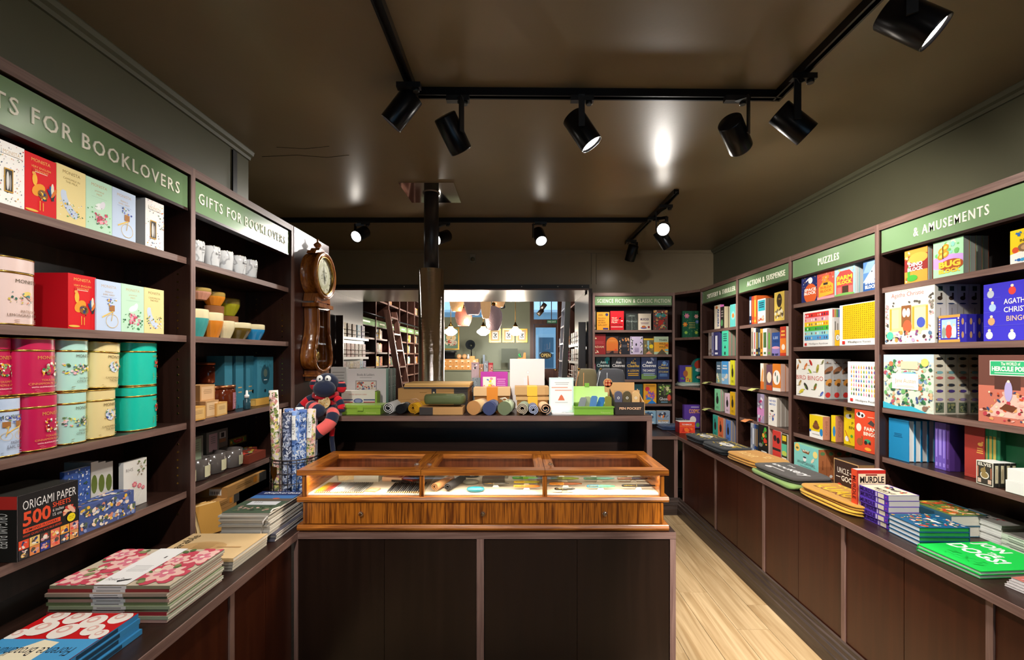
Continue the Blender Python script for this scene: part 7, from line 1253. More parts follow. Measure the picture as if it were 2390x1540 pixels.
for i in range(2):
    loc, rz, w, h = onshelf(797, 880, 912, 2.60+0.075*i); R = thing('tool_box_carton', ['white TOOL BOX carton sleeve with blue and red stripes', 'white TOOL BOX carton sleeve behind its twin'][i], 'carton', loc, 0)
    MB().box(0, w-0.012, 0, 0.003, 0, h, 'dcd4c8').box(0, w-0.012, 0.068, 0.071, 0, h, 'dcd4c8').box(0, w-0.012, 0.003, 0.068, h-0.003, h, 'e4dcd2').obj('sleeve', PRINT, R)
    MB().box(0.004, w-0.002, 0.006, 0.064, 0.001, h-0.006, '8aac3c').obj('green_tin', ENAMEL, R, bevel=0.004)
    if i == 0: art_on(R, w-0.012, h, front(), a_tool)
def a_ladder(a): a.bg('d4ccc8'); a.t('Books & Ladders', 0.26, 0.82, 0.70, 0.88, '4a4644', 0.0); a.lines(0.32, 0.76, 0.64, 0.79, 1, 'a8a29e'); a.r(0.22, 0.2, 0.76, 0.70, '8a8480'); a.r(0.24, 0.22, 0.74, 0.68, 'd8ccbc'); a.sc(0.24, 0.22, 0.74, 0.68, 80, ['c8643c', '3c7a7c', '8a5a4c', '5c5c74', 'b8a488', '4a6a9c', 'c83c30'], 0.012, 0.035)
loc, rz, w, h = onshelf(810, 901, 861, 2.755)
carton((loc, rz, w, h), 'game_box', 'pale grey Books & Ladders game box', 'game box', 0.045, 'd4ccc8', a_ladder, 1, side='7cb8a8')
for i in range(4):
    carton(((loc[0], 2.805+0.045*i, loc[2]), 0, w, h-0.003), 'game_box', 'dark green Books & Ladders game box stacked behind the pale one', 'game box', 0.042, ['2c3a36', '8a8a88', '24302e', '9ad0c0'][i], None, 1, 'Books & Ladders boxes behind', side=['2c3a36', '8a8a88', '1c2826', '33403c'][i], sideart=lambda a: (a.vt('Books & Ladders', 0.3, 0.2, 0.6, 0.8, 'c8d4cc', 0.0), a.r(0, 0, 0.12, 1, '8cc8b4')))
carton(onshelf(772, 808, 857, 2.90), 'paper_box', 'white box with a printed flap behind the monkey', 'box', 0.04, 'd8d4ce', lambda a: (a.lines(0.1, 0.6, 0.9, 0.9, 4, 'a8a49c', 0.3), a.r(0.3, 0.05, 1, 0.45, '24242a'), [a.r(0.32+0.11*k, 0.42, 0.38+0.11*k, 0.5, 'f0eeea') for k in range(6)]))
# rolls of cloth
def spiral(cx, cz, y, ln, r, cols, label, name='fabric_roll', turns=2.6, yaw=0.0, th=0.0035, hole=0.3, cat='roll'):
    R = thing(name, label, cat, (cx, y, cz), 0); R.rotation_euler = (0, 0, yaw); n = int(turns*18); mb = MB(); P = []
    for i in range(n+1):
        t = i/18*2*PI; rr = r-(1-hole)*r*i/n-0.0006; P.append((rr*math.cos(t-1.4), rr*0.96*math.sin(t-1.4)))
    Q = [(p[0]*(1-th/max(0.004, math.hypot(*p))), p[1]*(1-th/max(0.004, math.hypot(*p)))) for p in P]
    f = lambda L, yy: [(a, yy, b+r) for a, b in L]
    mb.grid([f(P, 0), f(P, ln)], cols[0]); mb.grid([f(Q, ln), f(Q, 0)], cols[1]); mb.grid([f(Q, 0), f(P, 0)], cols[2], sm=False); mb.obj('cloth', CLOTH, R); return R
def sx(px, Y): return (px-CX)*Y/F
spiral(sx(906, 2.46), 1.2015, 2.46, 0.20, 0.0345, ('b8b4b0', '2c2c30', 'd8d4d0'), 'grey canvas pencil roll with a dark lining')
T = thing('fabric_roll', 'black canvas pencil roll with a white swing tag', 'roll', (sx(934, 2.47), 2.47, 1.2015), 0)
MB().tube([(0, 0, 0.027), (0, 0.2, 0.027)], 0.026, 18, '17171a').obj('cloth', CLOTH, T); MB().box(-0.008, 0.010, 0.02, 0.075, 0.0545, 0.056, 'dcdcd8').obj('swing_tag', PRINT, T)
T = spiral(sx(964, 2.45), 1.2015, 2.45, 0.19, 0.033, ('d8a01c', '8a5c10', 'c8901c'), 'mustard canvas pencil roll tied with a tan cord', turns=3.4, yaw=-0.12); MB().tube([(0.034*math.cos(t), 0.06, 0.033+0.034*math.sin(t)) for t in [i*2*PI/16 for i in range(18)]], 0.0018, 5, 'c88a5c', cap=False).obj('cord', CLOTH, T)
MB().tube([(-0.01, 0.06, 0.067), (-0.03, 0.05, 0.078), (0.0, 0.05, 0.083), (0.02, 0.06, 0.069)], 0.002, 5, 'd8b090').obj('bow', CLOTH, T)
# kraft boxes and folders
for i in range(2):
    loc, rz, w, h = onshelf(929, 1092, 907, 2.62); z = 1.2010+i*0.0665
    o = MB().box(0, w, 0, 0.24, 0, 0.066, 'b08450', l='a07840').obj('kraft_box', MATTE, None, (loc[0], loc[1], z), 0, 0.0015); tag(o, ['long kraft drawer box with a dark end, at the bottom of two', 'long kraft drawer box with a dark end and a round badge'][i], 'box')
    art_on(o, w, 0.066, front(), lambda a, i=i: (a.r(0.80, 0.0, 1, 1, DKC), a.r(0.48, 0.12, 0.545, 0.95, '2c2c34') if i else None, a.o(0.512, 0.62, 0.014, 'd8c08c', 12) if i else None, a.lines(0.3, 0.55, 0.42, 0.7, 1, '8a6434', 0.4)), 'front_print')
for i in range(3):
    loc, rz, w, h = onshelf(941, 1094, 890, 2.60); o = MB().box(0, w, 0, 0.23, 0, 0.010 if i else 0.006, ['3a3c44', 'c89a5c', 'd8ac6c'][i]).obj('kraft_folder', MATTE, None, (loc[0]+0.004*i, loc[1]+0.006, 1.3345+[0, 0.0068, 0.0182][i]), 0.01*i, 0.001); tag(o, ['thin dark folder under the kraft folders', 'kraft folder with a dark edge', 'pale kraft folder on top of the long boxes'][i], 'folder')
o = carton(onshelf(979, 1080, 951, 2.44), 'drawer_box', 'low kraft box with a dark sleeve under the green clutch', 'box', 0.12, 'bc8e5a', lambda a: (a.r(0, 0, 0.31, 1, '3c3634')), mat=MATTE)[0]
loc, rz, w, h = onshelf(989, 1085, 923, 2.45)
soft((loc[0], 2.445, 1.2010+(972-951)*2.44/F+0.0065), -0.03, w, 0.12, 0.050, 'olive green leather clutch lying on the low kraft box', 'clutch', '56603c', 'clutch', lambda a: a.r(0.55, 0.02, 0.85, 0.10, 'd8d8c8'), 21, 1, 'label', PRINT)
def kraft_lid(pl, pr, yt, ys, Y, dep, label, band, lid=KR, bod=KD, z0=1.2010):
    loc, rz, w, h = FT(pl, pr, yt, z0, Y); hl = (ys-yt)*Y/F; R = thing('kraft_box', label, 'box', loc, 0)
    MB().box(0.006, w-0.006, 0.006, dep, 0, h-hl*0.5, bod).obj('base', MATTE, R, bevel=0.001); MB().box(0, w, 0, dep+0.006, h-hl, h, lid).obj('lid', MATTE, R, bevel=0.0015)
    MB().box(w*0.36, w*0.66, -0.0016, 0.004, 0.002, h+0.0012, band).box(w*0.36, w*0.66, 0.004, dep+0.006, h+0.0004, h+0.0012, band).obj('paper_band', PRINT, R); return R
kraft_lid(1105, 1191, 905, 924, 2.63, 0.10, 'kraft box with an overhanging lid and orange band beneath', 'd8842c', 'd8b080', '8a5c30')
kraft_lid(1204, 1281, 926, 934, 2.56, 0.12, 'kraft box with a yellow band, lower of two', 'e8b038')
kraft_lid(1201.5, 1281, 903, 922, 2.56, 0.12, 'kraft box with a yellow band, upper of two', 'f0b83c', z0=CZ+(CY-926)*2.56/F+0.002)
def a_purple(a): a.bg('b03a9c'); a.r(0.08, 0.1, 0.56, 0.86, 'f0e4d0'); a.sc(0.08, 0.1, 0.56, 0.86, 40, ['e8d83c', 'e8843c', 'e88aa0', '5a7ab8', 'c8d8a0', '4a3c34', 'd8603c'], 0.02, 0.07); a.lines(0.6, 0.15, 0.92, 0.82, 12, 'd88ac8', 0.5)
carton(onshelf(1122, 1185, 868, 2.78), 'boxed_set', 'magenta boxed set with a painted panel', 'boxed set', 0.04, 'b03a9c', a_purple)
for i, (pl, pr, yt, c, lb) in enumerate(((1100, 1118, 846, 'a88a8c', 'striped grey and pink carton behind the magenta set'), (1117, 1128, 850, 'c08a64', 'carton with a brown dog picture behind the magenta set'), (1129, 1139, 843, '8a9094', 'grey striped carton behind the magenta set'), (1140, 1150, 847, 'b02c34', 'narrow red carton behind the magenta set'))): carton(onshelf(pl, pr, yt, 2.90), 'carton', lb, 'carton', 0.05, c, lambda a, i=i: ([a.r(0.1+0.2*k, 0, 0.18+0.2*k, 0.95, ['c8b0b4', '8a6c50', 'b8bcc0', 'e0b0a0'][i]) for k in range(5)], a.sc(0.1, 0.8, 0.9, 1, 4, ['3c3a40', 'e8e0dc'], 0.08, 0.16)))
small(onshelf(1102, 1121, 882, 2.86), 'carton', 'small speckled grey carton beside the magenta set', 'carton', 0.03, '8a9294', lambda a: (a.sc(0, 0.1, 1, 1, 40, ['6a7678', 'a8b0b0', '5c6668'], 0.04, 0.09), a.r(0, 0, 1, 0.1, 'b02c34')), mat=PRINT)
def a_lamp(a): a.bg('dcd6d4'); a.o(0.52, 0.73, 0.05, 'd0cccc', 14); a.o(0.52, 0.73, 0.03, 'e8e4e2', 12); a.poly([(0.51, 0.66), (0.53, 0.66), (0.59, 0.2), (0.51, 0.2)], 'c88a64'); a.r(0.40, 0.2, 0.50, 0.62, 'dcdade')
carton(onshelf(1190, 1271, 838, 2.74), 'lamp_box', 'tall white carton with a picture of a slim wooden lamp', 'carton', 0.11, 'dcd6d4', a_lamp)
def pouch(px, Y, r, ln, c, ce, label, yaw, cord=False):
    T = thing('pen_tube', label, 'pen tube', (sx(px, Y), Y, 1.2012), 0); T.rotation_euler = (0, 0, yaw)
    MB().tube([(0, 0.004, r), (0, ln, r)], [r, r*0.97], 24, c).obj('tube', CLOTH, T); MB().tube([(0, 0, r), (0, 0.012, r)], r*1.015, 24, ce).obj('end_cap', CLOTH, T)
    if cord: MB().tube([(-0.01, 0.05, 2*r-0.002), (-0.03, 0.04, 2*r+0.012), (0.0, 0.03, 2*r+0.017), (0.015, 0.05, 2*r-0.002)], 0.0035, 6, 'e8dcc8').obj('loop', CLOTH, T)
pouch(1105, 2.44, 0.0385, 0.17, 'dcb480', 'b88450', 'tan cloth pen tube lying on the shelf', -0.22); pouch(1141.5, 2.43, 0.036, 0.16, '343c64', '3c4468', 'navy cloth pen tube lying on the shelf', -0.1); pouch(1177, 2.43, 0.037, 0.16, 'b4c09c', '6a7458', 'sage cloth pen tube with a cord loop', -0.16, True)
spiral(sx(1218, 2.43), 1.2015, 2.43, 0.17, 0.0345, ('8a947c', '5c4438', 'c8b8a0'), 'camouflage cloth pencil wrap, rolled', turns=3.2, yaw=-0.1); spiral(sx(1244.5, 2.43), 1.2015, 2.43, 0.16, 0.030, ('6a6c84', '4a4c58', 'b8c0dc'), 'lavender blue cloth pencil wrap, rolled', turns=2.8); spiral(sx(1273, 2.43), 1.2015, 2.43, 0.16, 0.0345, ('e0b48c', '34586c', 'd8a880'), 'denim pencil wrap with a tan edge, rolled', turns=2.2, yaw=0.05)
R = thing('leaflet_stand', 'white leaflet with coral pencils standing on an open booklet', 'leaflet', (sx(1282, 2.49), 2.50, 1.2012), 0); w, h = (1339-1282)*2.5/F, 1.525-51*2.5/F-1.2012
MB().box(0, w, 0, 0.003, 0.008, h, 'e8ecea').obj('card', PRINT, R)
A = Art(w, h-0.008, front(0.0, 0, 0.008)); A.bg('cfe4e2'); A.r(0.06, 0.05, 0.94, 0.95, 'f0f0ee'); A.lines(0.22, 0.78, 0.82, 0.88, 2, 'a8a8a4', 0.3); A.r(0.1, 0.70, 0.76, 0.725, 'e09a7c'); A.r(0.24, 0.62, 0.92, 0.645, 'e8a890'); A.poly([(0.36, 0.34), (0.64, 0.34), (0.56, 0.46), (0.5, 0.51), (0.44, 0.46)], 'd8704c'); A.lines(0.2, 0.26, 0.8, 0.3, 1, 'b8b8b4', 0.3); A.obj('print', R)
MB().box(0.012, w+0.03, -0.05, 0.02, 0, 0.008, 'e8e6e4').obj('booklet', PRINT, R); A = Art(w+0.01, 0.06, top(0.008, 0.016, -0.045)); A.sc(0.05, 0.1, 0.95, 0.9, 12, ['c8ccc4', 'a8aca8', 'b8c0b0'], 0.03, 0.07); A.obj('booklet_print', R)
# open green tin with pouches
loc, rz, w, h = onshelf(1340, 1432, 949, 2.44); R = thing('tool_tin', 'open lime green tool tin filled with pen pouches', 'tin box', loc, 0); G = '84b83c'; dp = 0.13
MB().box(0, w, 0, 0.003, 0, h, G).box(0, w, dp-0.003, dp, 0, h, G).box(0, 0.003, 0.003, dp-0.003, 0, h, G).box(w-0.003, w, 0.003, dp-0.003, 0, h, G).box(0.003, w-0.003, 0.003, dp-0.003, 0, 0.003, G).obj('body', ENAMEL, R)
MB().box(-0.004, w+0.004, -0.004, 0.0, h-0.006, h, G).obj('rim', ENAMEL, R)
mb = MB(); P = [(-0.004, dp+0.001, h), (w*0.99, dp+0.001, h), (w*0.99, dp+0.03, h+0.10), (-0.004, dp+0.03, h+0.10)]; Q = [(a, b+0.004, c) for a, b, c in P]; mb.face(P, 'a4d05c'); mb.face(Q[::-1], G); mb.grid([P, Q], G, closed=True, sm=False); mb.obj('lid', ENAMEL, R); MB().box(w*0.38, w*0.5, dp+0.026, dp+0.036, h+0.096, h+0.118, G).obj('latch', ENAMEL, R)
A = Art(w, h, front()); A.t('Filament', 0.68, 0.16, 0.92, 0.34, 'c8d88a', -0.004); A.obj('script_print', R)
for i, (u, c, hh, tl, cap) in enumerate(((0.10, '8a9094', 0.062, -0.14, '4a4c50'), (0.24, 'a8b488', 0.065, -0.08, '3c4430'), (0.40, '5a88c0', 0.070, -0.10, '2c5ca0'), (0.58, '3c7ab8', 0.062, -0.16, '6a9ad0'), (0.80, '8a8a3c', 0.068, 0.0, '6a6a2c'))):
    x = w*u; o = MB().prism([(x+tl*0.06, 0.0), (x+w*0.17+tl*0.06, 0.0), (x+w*0.17-tl*0.1, hh+0.018), (x+w*0.13-tl*0.1, hh+0.026), (x+w*0.03-tl*0.1, hh+0.026), (x-tl*0.1, hh+0.018)], 0.03+0.012*(i % 2), 0.038+0.012*(i % 2), 'y', c).obj('pen_pouch', CLOTH, None, (loc[0]+0.002, loc[1], loc[2]+0.004), 0)
    tag(o, ['grey pen pouch in the open green tin', 'sage pen pouch in the open green tin', 'light blue pen pouch in the open green tin', 'deep blue pen pouch in the open green tin', 'olive pen pouch in the open green tin'][i], 'pen pouch')
# pen pocket display
loc, rz, w, h = onshelf(1436, 1505, 939, 2.44); R = thing('counter_display', 'black and tan PEN POCKET counter display', 'display stand', loc, 0); dp = 0.15
MB().prism([(0, 0), (dp, 0), (dp, 0.13), (0.02, h), (0, h)], 0, 0.003, 'x', '35302c').prism([(0, 0), (dp, 0), (dp, 0.13), (0.02, h), (0, h)], w-0.003, w, 'x', 'c8a070').obj('side', MATTE, R)
f = MB().box(0.003, w-0.003, 0, 0.003, 0, h, '3a3431').obj('front', MATTE, R); A = Art(w, h, front()); A.t('PEN POCKET', 0.14, 0.40, 0.88, 0.60, 'e8b890', 0.03); A.obj('lettering', f)
b = MB().box(-0.028, w-0.018, dp, dp+0.003, 0, 0.168, 'd8a870'); b.prism([(-0.010+0.026*math.cos(2*PI*i/20), 0.165+0.026*math.sin(2*PI*i/20)) for i in range(20)], dp, dp+0.003, 'y', 'd8a870'); b = b.obj('header', MATTE, R)
A = Art(0.05, 0.05, front(dp, -0.035, 0.14)); [A.o(0.5+0.18*i, 0.5+0.18*j, 0.2, 'c84a2c', 12) for i in (-1, 1) for j in (-1, 1)]; [A.o(0.5+0.18*i, 0.5+0.18*j, 0.11, 'd8a870', 10) for i in (-1, 1) for j in (-1, 1)]; A.obj('emblem', b)
for i, c in enumerate(('5c5c70', '5a5038', 'd8b078')):
    x = 0.008+i*(w-0.016)/3; o = MB().prism([(x, 0.0), (x+0.042, 0.0), (x+0.042, 0.095)]+[(x+0.021+0.021*math.cos(t*PI/8), 0.095+0.018*math.sin(t*PI/8)) for t in range(9)]+[(x, 0.095)], 0, 0.008, 'y', c).obj('pen_pouch', CLOTH, None, (loc[0], loc[1]+0.05+0.0, loc[2]+0.012), 0); tag(o, ['slate leather pen pocket in the counter display', 'dark olive leather pen pocket in the counter display', 'tan leather pen pocket in the counter display'][i], 'pen pouch')
    A = Art(0.014, 0.014, front(0, x+0.014, 0.068)); A.o(0.5, 0.5, 0.5, 'ece6dc', 12); A.o(0.5, 0.5, 0.3, c, 10); A.obj('emblem', o)
    tag(MB().box(x-0.002, x+0.046, 0.0, 0.003, 0, 0.125, 'c49a68').obj('backing_card', MATTE, None, (loc[0], loc[1]+0.066, loc[2]+0.004), 0), 'kraft backing card behind the %s pen pocket' % ['slate', 'dark olive', 'tan'][i], 'card')
# bags
def bag(pl, pr, Y, col, label, strap):
    loc, rz, w, h = onshelf(pl, pr, 861, Y); R = thing('shoulder_bag', label, 'bag', loc, 0); d = 0.12; n = 28; mb = MB()
    def ring(s, z): return [(w/2+w/2*s*math.copysign(abs(math.cos(2*PI*j/n))**0.5, math.cos(2*PI*j/n)), d/2+d/2*s*math.copysign(abs(math.sin(2*PI*j/n))**0.5, math.sin(2*PI*j/n)), z) for j in range(n)]
    rows = [ring(0.94, 0.0), ring(1.0, 0.02), ring(1.0, h*0.5), ring(0.97, h*0.84), ring(0.85, h*0.97), ring(0.5, h)]; mb.grid(rows, col, 0, True); mb.face(rows[-1], col); mb.face(rows[0][::-1], col); mb.obj('body', CLOTH, R)
    MB().tube([(0.01, 0.02, h*0.93), (-0.008, 0.012, h*0.6), (0.0, 0.0, h*0.25)], 0.004, 6, strap).obj('strap', CLOTH, R); MB().tube([(w*0.3, -0.001, h*0.1), (w*0.28, 0.0, h*0.5), (w*0.3, 0.004, h*0.9)], 0.002, 5, strap).obj('seam', CLOTH, R)
    MB().lathe([(0.004, 0), (0.008, 0.003), (0.008, 0.012), (0.0, 0.014)], 10, (w*0.1, 0.03), z0=h*0.96).obj('buckle', BRASS, R)
bag(1348, 1396.5, 2.72, '6c6248', 'olive cloth shoulder bag with a tan strap', 'd8945c'); bag(1398, 1462, 2.72, '4c4c50', 'grey cloth shoulder bag with a pale strap', 'c8ccd0')
# ================================================================ inside the display case
FZ = LEDGE+0.156
def pencil(x, c):
    R = thing('pencil', '', 'pencil', (x, 2.0, FZ), 0); r = 0.0036
    MB().tube([(0, 0.014, r), (0, 0.158, r)], r, 6, c).obj('shaft', PRINT, R); MB().tube([(0, 0.0, r), (0, 0.014, r)], [0.0006, r], 6, cols=['d8b080']).obj('tip', PRINT, R); MB().tube([(0, 0.158, r), (0, 0.163, r)], r*1.03, 6, 'c8c4bc').obj('end', PRINT, R); return R
pc = ['e8c01c', 'e8ac24', 'e89a30', 'd8702c', 'c84a28', 'c03c34', 'b04848', 'a8b8c8', 'b8c8d4', 'c0ccd4', 'b0b8c0', 'a8a8ac', '9a9a9c', '8c8c90', '7c7c80', '88807c', '7a7470', '6c6a68', '605e5c', '585654', '504e4c', '6a6864', '7c7a76']
for i, c in enumerate(pc):
    p = pencil(-0.911+i*0.0096, c); w = 'yellow' if i < 3 else 'orange red' if i < 7 else 'pale blue grey' if i < 11 else 'grey'; p['label'] = w+' pencil in the fanned colour row of the display case'; p['group'] = w+' pencils in the display case'
for i in range(16): p = pencil(-0.588+i*0.0098, ['3c3a3c', '2c2a2c', '4a4644'][i % 3]); p['label'] = 'black pencil in the dark row of the display case'; p['group'] = 'black pencils in the display case'
def case_box(px, py, Y, w, d, h, c, label, yaw=0.0, name='pencil_box', lid=None):
    R = thing(name, label, 'box', (sx(px, Y), Y, FZ), 0); R.rotation_euler = (0, 0, yaw)
    mb = MB(); t = 0.003; mb.box(0, w, 0, t, 0, h, c).box(0, w, d-t, d, 0, h, c).box(0, t, t, d-t, 0, h, c).box(w-t, w, t, d-t, 0, h, c).box(t, w-t, t, d-t, 0, t, c); mb.obj('tray', MATTE, R)
    if lid: MB().box(0.006, w-0.006, 0.006, d-0.006, h*0.6, h*0.7, lid).obj('insert', MATTE, R)
case_box(790, 1120, 2.20, 0.12, 0.10, 0.024, 'd8bc90', 'open pale wooden tray askew in the display case', 0.45); case_box(826, 1122, 2.185, 0.12, 0.12, 0.032, 'c8c4b8', 'grey boxed tray in the display case', 0, lid='e4dcc8'); case_box(892, 1112, 2.20, 0.10, 0.10, 0.02, 'd8a884', 'copper coloured tray in the display case', -0.15, lid='b87a5c'); case_box(852, 1146, 2.03, 0.05, 0.05, 0.006, 'b89a78', 'tan card between the pencil rows', -0.2)
for i in range(3): tag(MB().box(0, 0.10, 0, 0.045, 0, 0.008, ['2c2828', '8a3820', '3c2c28'][i]).obj('leather_case', PRINT, None, (sx(915+14*i, 2.2), 2.19+0.02*i, FZ+0.001+0.009*i), -0.5-0.1*i, 0.003), ['black leather pen case under the others in the display case', 'rust leather pen case in the display case', 'dark brown leather pen case on top in the display case'][i], 'pen case')
T = spiral(sx(1014, 2.03), FZ, 2.03, 0.16, 0.021, ('a87850', '6a4428', 'c89468'), 'tan leather tool roll in the display case', turns=2.4, yaw=-0.35, cat='roll'); T = spiral(sx(1044, 2.03), FZ, 2.03, 0.16, 0.021, ('2c2a2c', '141416', '3c3a3c'), 'black leather tool roll in the display case', turns=2.2, yaw=-0.32, cat='roll')
def pen(px, py, Y, ln, c, cols, label, stand='e8e4dc', yaw=0.0, r=0.0065):
    x = sx(px, Y); z = max(CZ+(CY-py)*Y/F, FZ+0.016); T = thing('fountain_pen', label, 'pen', (x, Y, FZ), yaw); zz = z-FZ; L = ln*Y/F/2
    MB().tube([(-L, 0, zz), (-L+0.006, 0, zz), (-0.01, 0, zz), (-0.009, 0, zz), (L*0.6, 0, zz), (L, 0, zz)], [r*0.5, r*0.9, r, r*0.97, r*0.92, r*0.4], 12, cols=[c, c, 'd8c070', cols, cols]).obj('barrel', GLOSS, T)
    MB().tube([(-L+0.008, -r, zz+0.003), (-0.014, -r-0.001, zz+0.003)], 0.0012, 6).obj('clip', GOLD, T)
    MB().prism([(-0.016, 0), (0.016, 0), (0.010, zz-r), (-0.010, zz-r)], -0.004, 0.004, 'y', stand).obj('rest', PRINT, T)
for q in ((1222, 1113, 2.27, 62, '2c8ac8', '3c9ad8', 'bright blue fountain pen on its rest'), (1226, 1120, 2.20, 60, '4ca848', '8ac83c', 'green fountain pen on its rest'), (1229, 1127, 2.13, 60, 'd8c02c', 'b8b83c', 'yellow fountain pen on its rest'), (1229, 1135, 2.06, 62, 'e08a2c', 'd8782c', 'orange fountain pen on its rest'), (1157, 1130, 2.10, 62, '3c3a3c', '54504c', 'gunmetal fountain pen tilted on its rest'), (1310, 1110, 2.28, 60, '7a3c20', '3c2c24', 'brown marbled fountain pen at the rear'), (1385, 1111, 2.28, 78, 'b86a34', 'c8783c', 'copper speckled fountain pen at the rear'), (1470, 1111, 2.28, 66, 'b8c85c', 'a8b84c', 'lime fountain pen at the rear'), (1318, 1119, 2.19, 66, '6a7a24', '8a9a3c', 'olive green fountain pen on its rest'), (1398, 1121, 2.19, 72, '5c9a84', '7cb8a0', 'mint green fountain pen on its rest'), (1478, 1120, 2.19, 76, 'b8742c', '5c3818', 'tortoiseshell fountain pen on its rest'), (1320, 1130, 2.10, 76, 'd8882c', '8a4820', 'amber and brown fountain pen'), (1402, 1135, 2.06, 66, '2c7a9a', '4c9a7c', 'teal marbled fountain pen'), (1490, 1133, 2.06, 78, '17171a', '1c1c20', 'black fountain pen with gold trim'), (1318, 1143, 2.02, 48, '2c2a28', '3c3a36', 'short dark fountain pen lying low')): pen(*q[:7])
for i, (px, py, Y, c) in enumerate(((1098, 1118, 2.16, '8a8c84'), (1110, 1142, 2.04, '2c7a8c'), (1100, 1106, 2.28, '3a3436'))):
    tag(MB().lathe([(0.022, 0), (0.026, 0.006), (0.024, 0.014), (0.012, 0.018), (0, 0.018)], 20, sx=1.6, col=c).obj('sharpener', GLOSS, None, (sx(px, Y), Y, FZ+0.0005)), ['grey oval desk piece in the display case', 'teal oval desk piece in the display case', 'dark oval desk piece at the rear of the display case'][i], 'desk piece')
for i, (px, Y, w) in enumerate(((1145, 2.25, 0.12), (1140, 2.17, 0.11))): tag(MB().box(0, w, 0, 0.05, 0, 0.02, ['8a8478', '5c5854'][i]).obj('pen_tray', GLOSS, None, (sx(px-15, Y), Y, FZ+0.0005), 0, 0.003), ['silver pen tray at the rear of the display case', 'dark pen tray in the display case'][i], 'tray')
# ================================================================ the room beyond the opening
YF = 11.5
slab('ceiling_far', -2.8, 2.4, 6.04, 12.0, 3.45, 3.55, solid('far_ceiling_paint', '4a463c', 0.6))
slab('wall_far_left', -2.8, -2.62, 6.04, 12.0, 0, 3.45, SAGE); slab('wall_far_right', 1.45, 1.55, 6.04, 12.0, 0, 3.45, SAGE)
slab('wall_front_1', -2.62, -2.12, YF, YF+0.12, 0, 3.45, SAGE); slab('wall_front_2', -2.12, -0.90, YF, YF+0.12, 0, 2.52, SAGE); slab('wall_front_3', -2.12, -0.90, YF, YF+0.12, 3.0, 3.45, SAGE); slab('wall_front_4', -0.90, 0.33, YF, YF+0.12, 0, 3.45, SAGE); slab('wall_front_5', 1.17, 1.45, YF, YF+0.12, 0, 3.45, SAGE); slab('wall_front_6', 0.33, 1.17, YF, YF+0.12, 3.0, 3.45, SAGE)
slab('wall_bulkhead_far', -2.62, 1.45, 6.03, 6.06, 2.266, 3.45, SAGE)
DFR = wood('door_brown', '3a2018', '4c2c20', 0.4, 'Z', fine=40)
w1 = struct(MB().box(-2.12, -0.90, YF+0.05, YF+0.055, 2.52, 3.0).obj('window_1', PANE)); MB().box(-1.53, -1.50, YF+0.03, YF+0.07, 2.52, 3.0).obj('mullion', DFR, w1)
w2 = struct(MB().box(0.43, 1.12, YF+0.05, YF+0.055, 2.46, 3.0).obj('window_2', PANE)); MB().box(0.88, 0.90, YF+0.03, YF+0.07, 2.46, 3.0).obj('mullion', DFR, w2)
for n, q in enumerate(((0.33, 0.43, 0, 3.0), (1.10, 1.17, 0, 3.0), (0.43, 1.10, 2.34, 2.46))): slab('trim_%d' % (20+n), q[0], q[1], YF-0.03, YF+0.12, q[2], q[3], DFR)
D = struct(MB().box(0.435, 0.478, YF+0.02, YF+0.065, 0.02, 2.335).box(1.0, 1.095, YF+0.02, YF+0.065, 0.02, 2.335).box(0.478, 1.0, YF+0.02, YF+0.065, 2.255, 2.335).box(0.478, 1.0, YF+0.02, YF+0.065, 0.02, 1.19).obj('door_1', DFR))
MB().box(0.479, 0.999, YF+0.04, YF+0.045, 1.191, 2.254).obj('door_pane', PANE, D)
MB().box(1.03, 1.06, YF, YF+0.019, 1.08, 1.22).tube([(1.045, YF-0.01, 1.16), (0.96, YF-0.02, 1.16)], 0.01, 8).obj('door_handle', GOLD, D)
o = MB().prism([((1274-CX)*11.45/F+0.165*math.cos(2*PI*i/24), CZ+1*11.45/F+0.094*math.sin(2*PI*i/24)) for i in range(24)], 11.48, 11.50, 'y', '2a2620').obj('open_sign', PRINT); tag(o, 'dark oval OPEN sign hanging on the door glass', 'sign')
A = Art(0.24, 0.09, front(11.48, (1274-CX)*11.45/F-0.12, CZ-0.035)); A.t('OPEN', 0, 0, 1, 1, 'd8b868', 0.0); A.obj('lettering', o)
o = MB().box(0.77, 1.02, YF-0.045, YF-0.032, 2.36, 2.44, '2c7a5c').obj('exit_sign', PRINT); tag(o, 'small green FIRE EXIT sign over the door', 'sign'); A = Art(0.25, 0.08, front(YF-0.045, 0.77, 2.36)); A.t('FIRE EXIT', 0.08, 0.25, 0.92, 0.75, 'e8f0e8', 0.0); A.obj('lettering', o)
# street
slab('ground_street', -30, 30, 12.0, 30, -0.12, 0.0, solid('pavement', 'a8a8a8', 0.8))
mb = MB(); mb.box(-14, 14, 19, 20, 0.0, 2.45, 'dce6ec'); mb.box(-14, 14, 19, 20, 2.45, 3.3, 'd0e0ea'); mb.box(-14, 14, 18.2, 20, 3.3, 3.4, 'e8ecf0')
o = mb.obj('shop_front', MATTE); tag(o, 'pale shop front across the street', 'building')
for i, (a, b) in enumerate(((-1.0, 0.62), (0.95, 1.55), (1.7, 3.2))): MB().box(a, b, 18.95, 19.0, 1.0, 2.3, ['46606e', '5a7080', '3c5060'][i]).obj('shop_window', GLOSS, o); MB().box(a, b, 18.93, 18.95, 1.6, 1.66, 'd8e0e4').obj('window_bar', PRINT, o)
MB().box(0.66, 0.90, 18.85, 18.95, 0, 2.4, 'e8ecf0').obj('pilaster', MATTE, o)
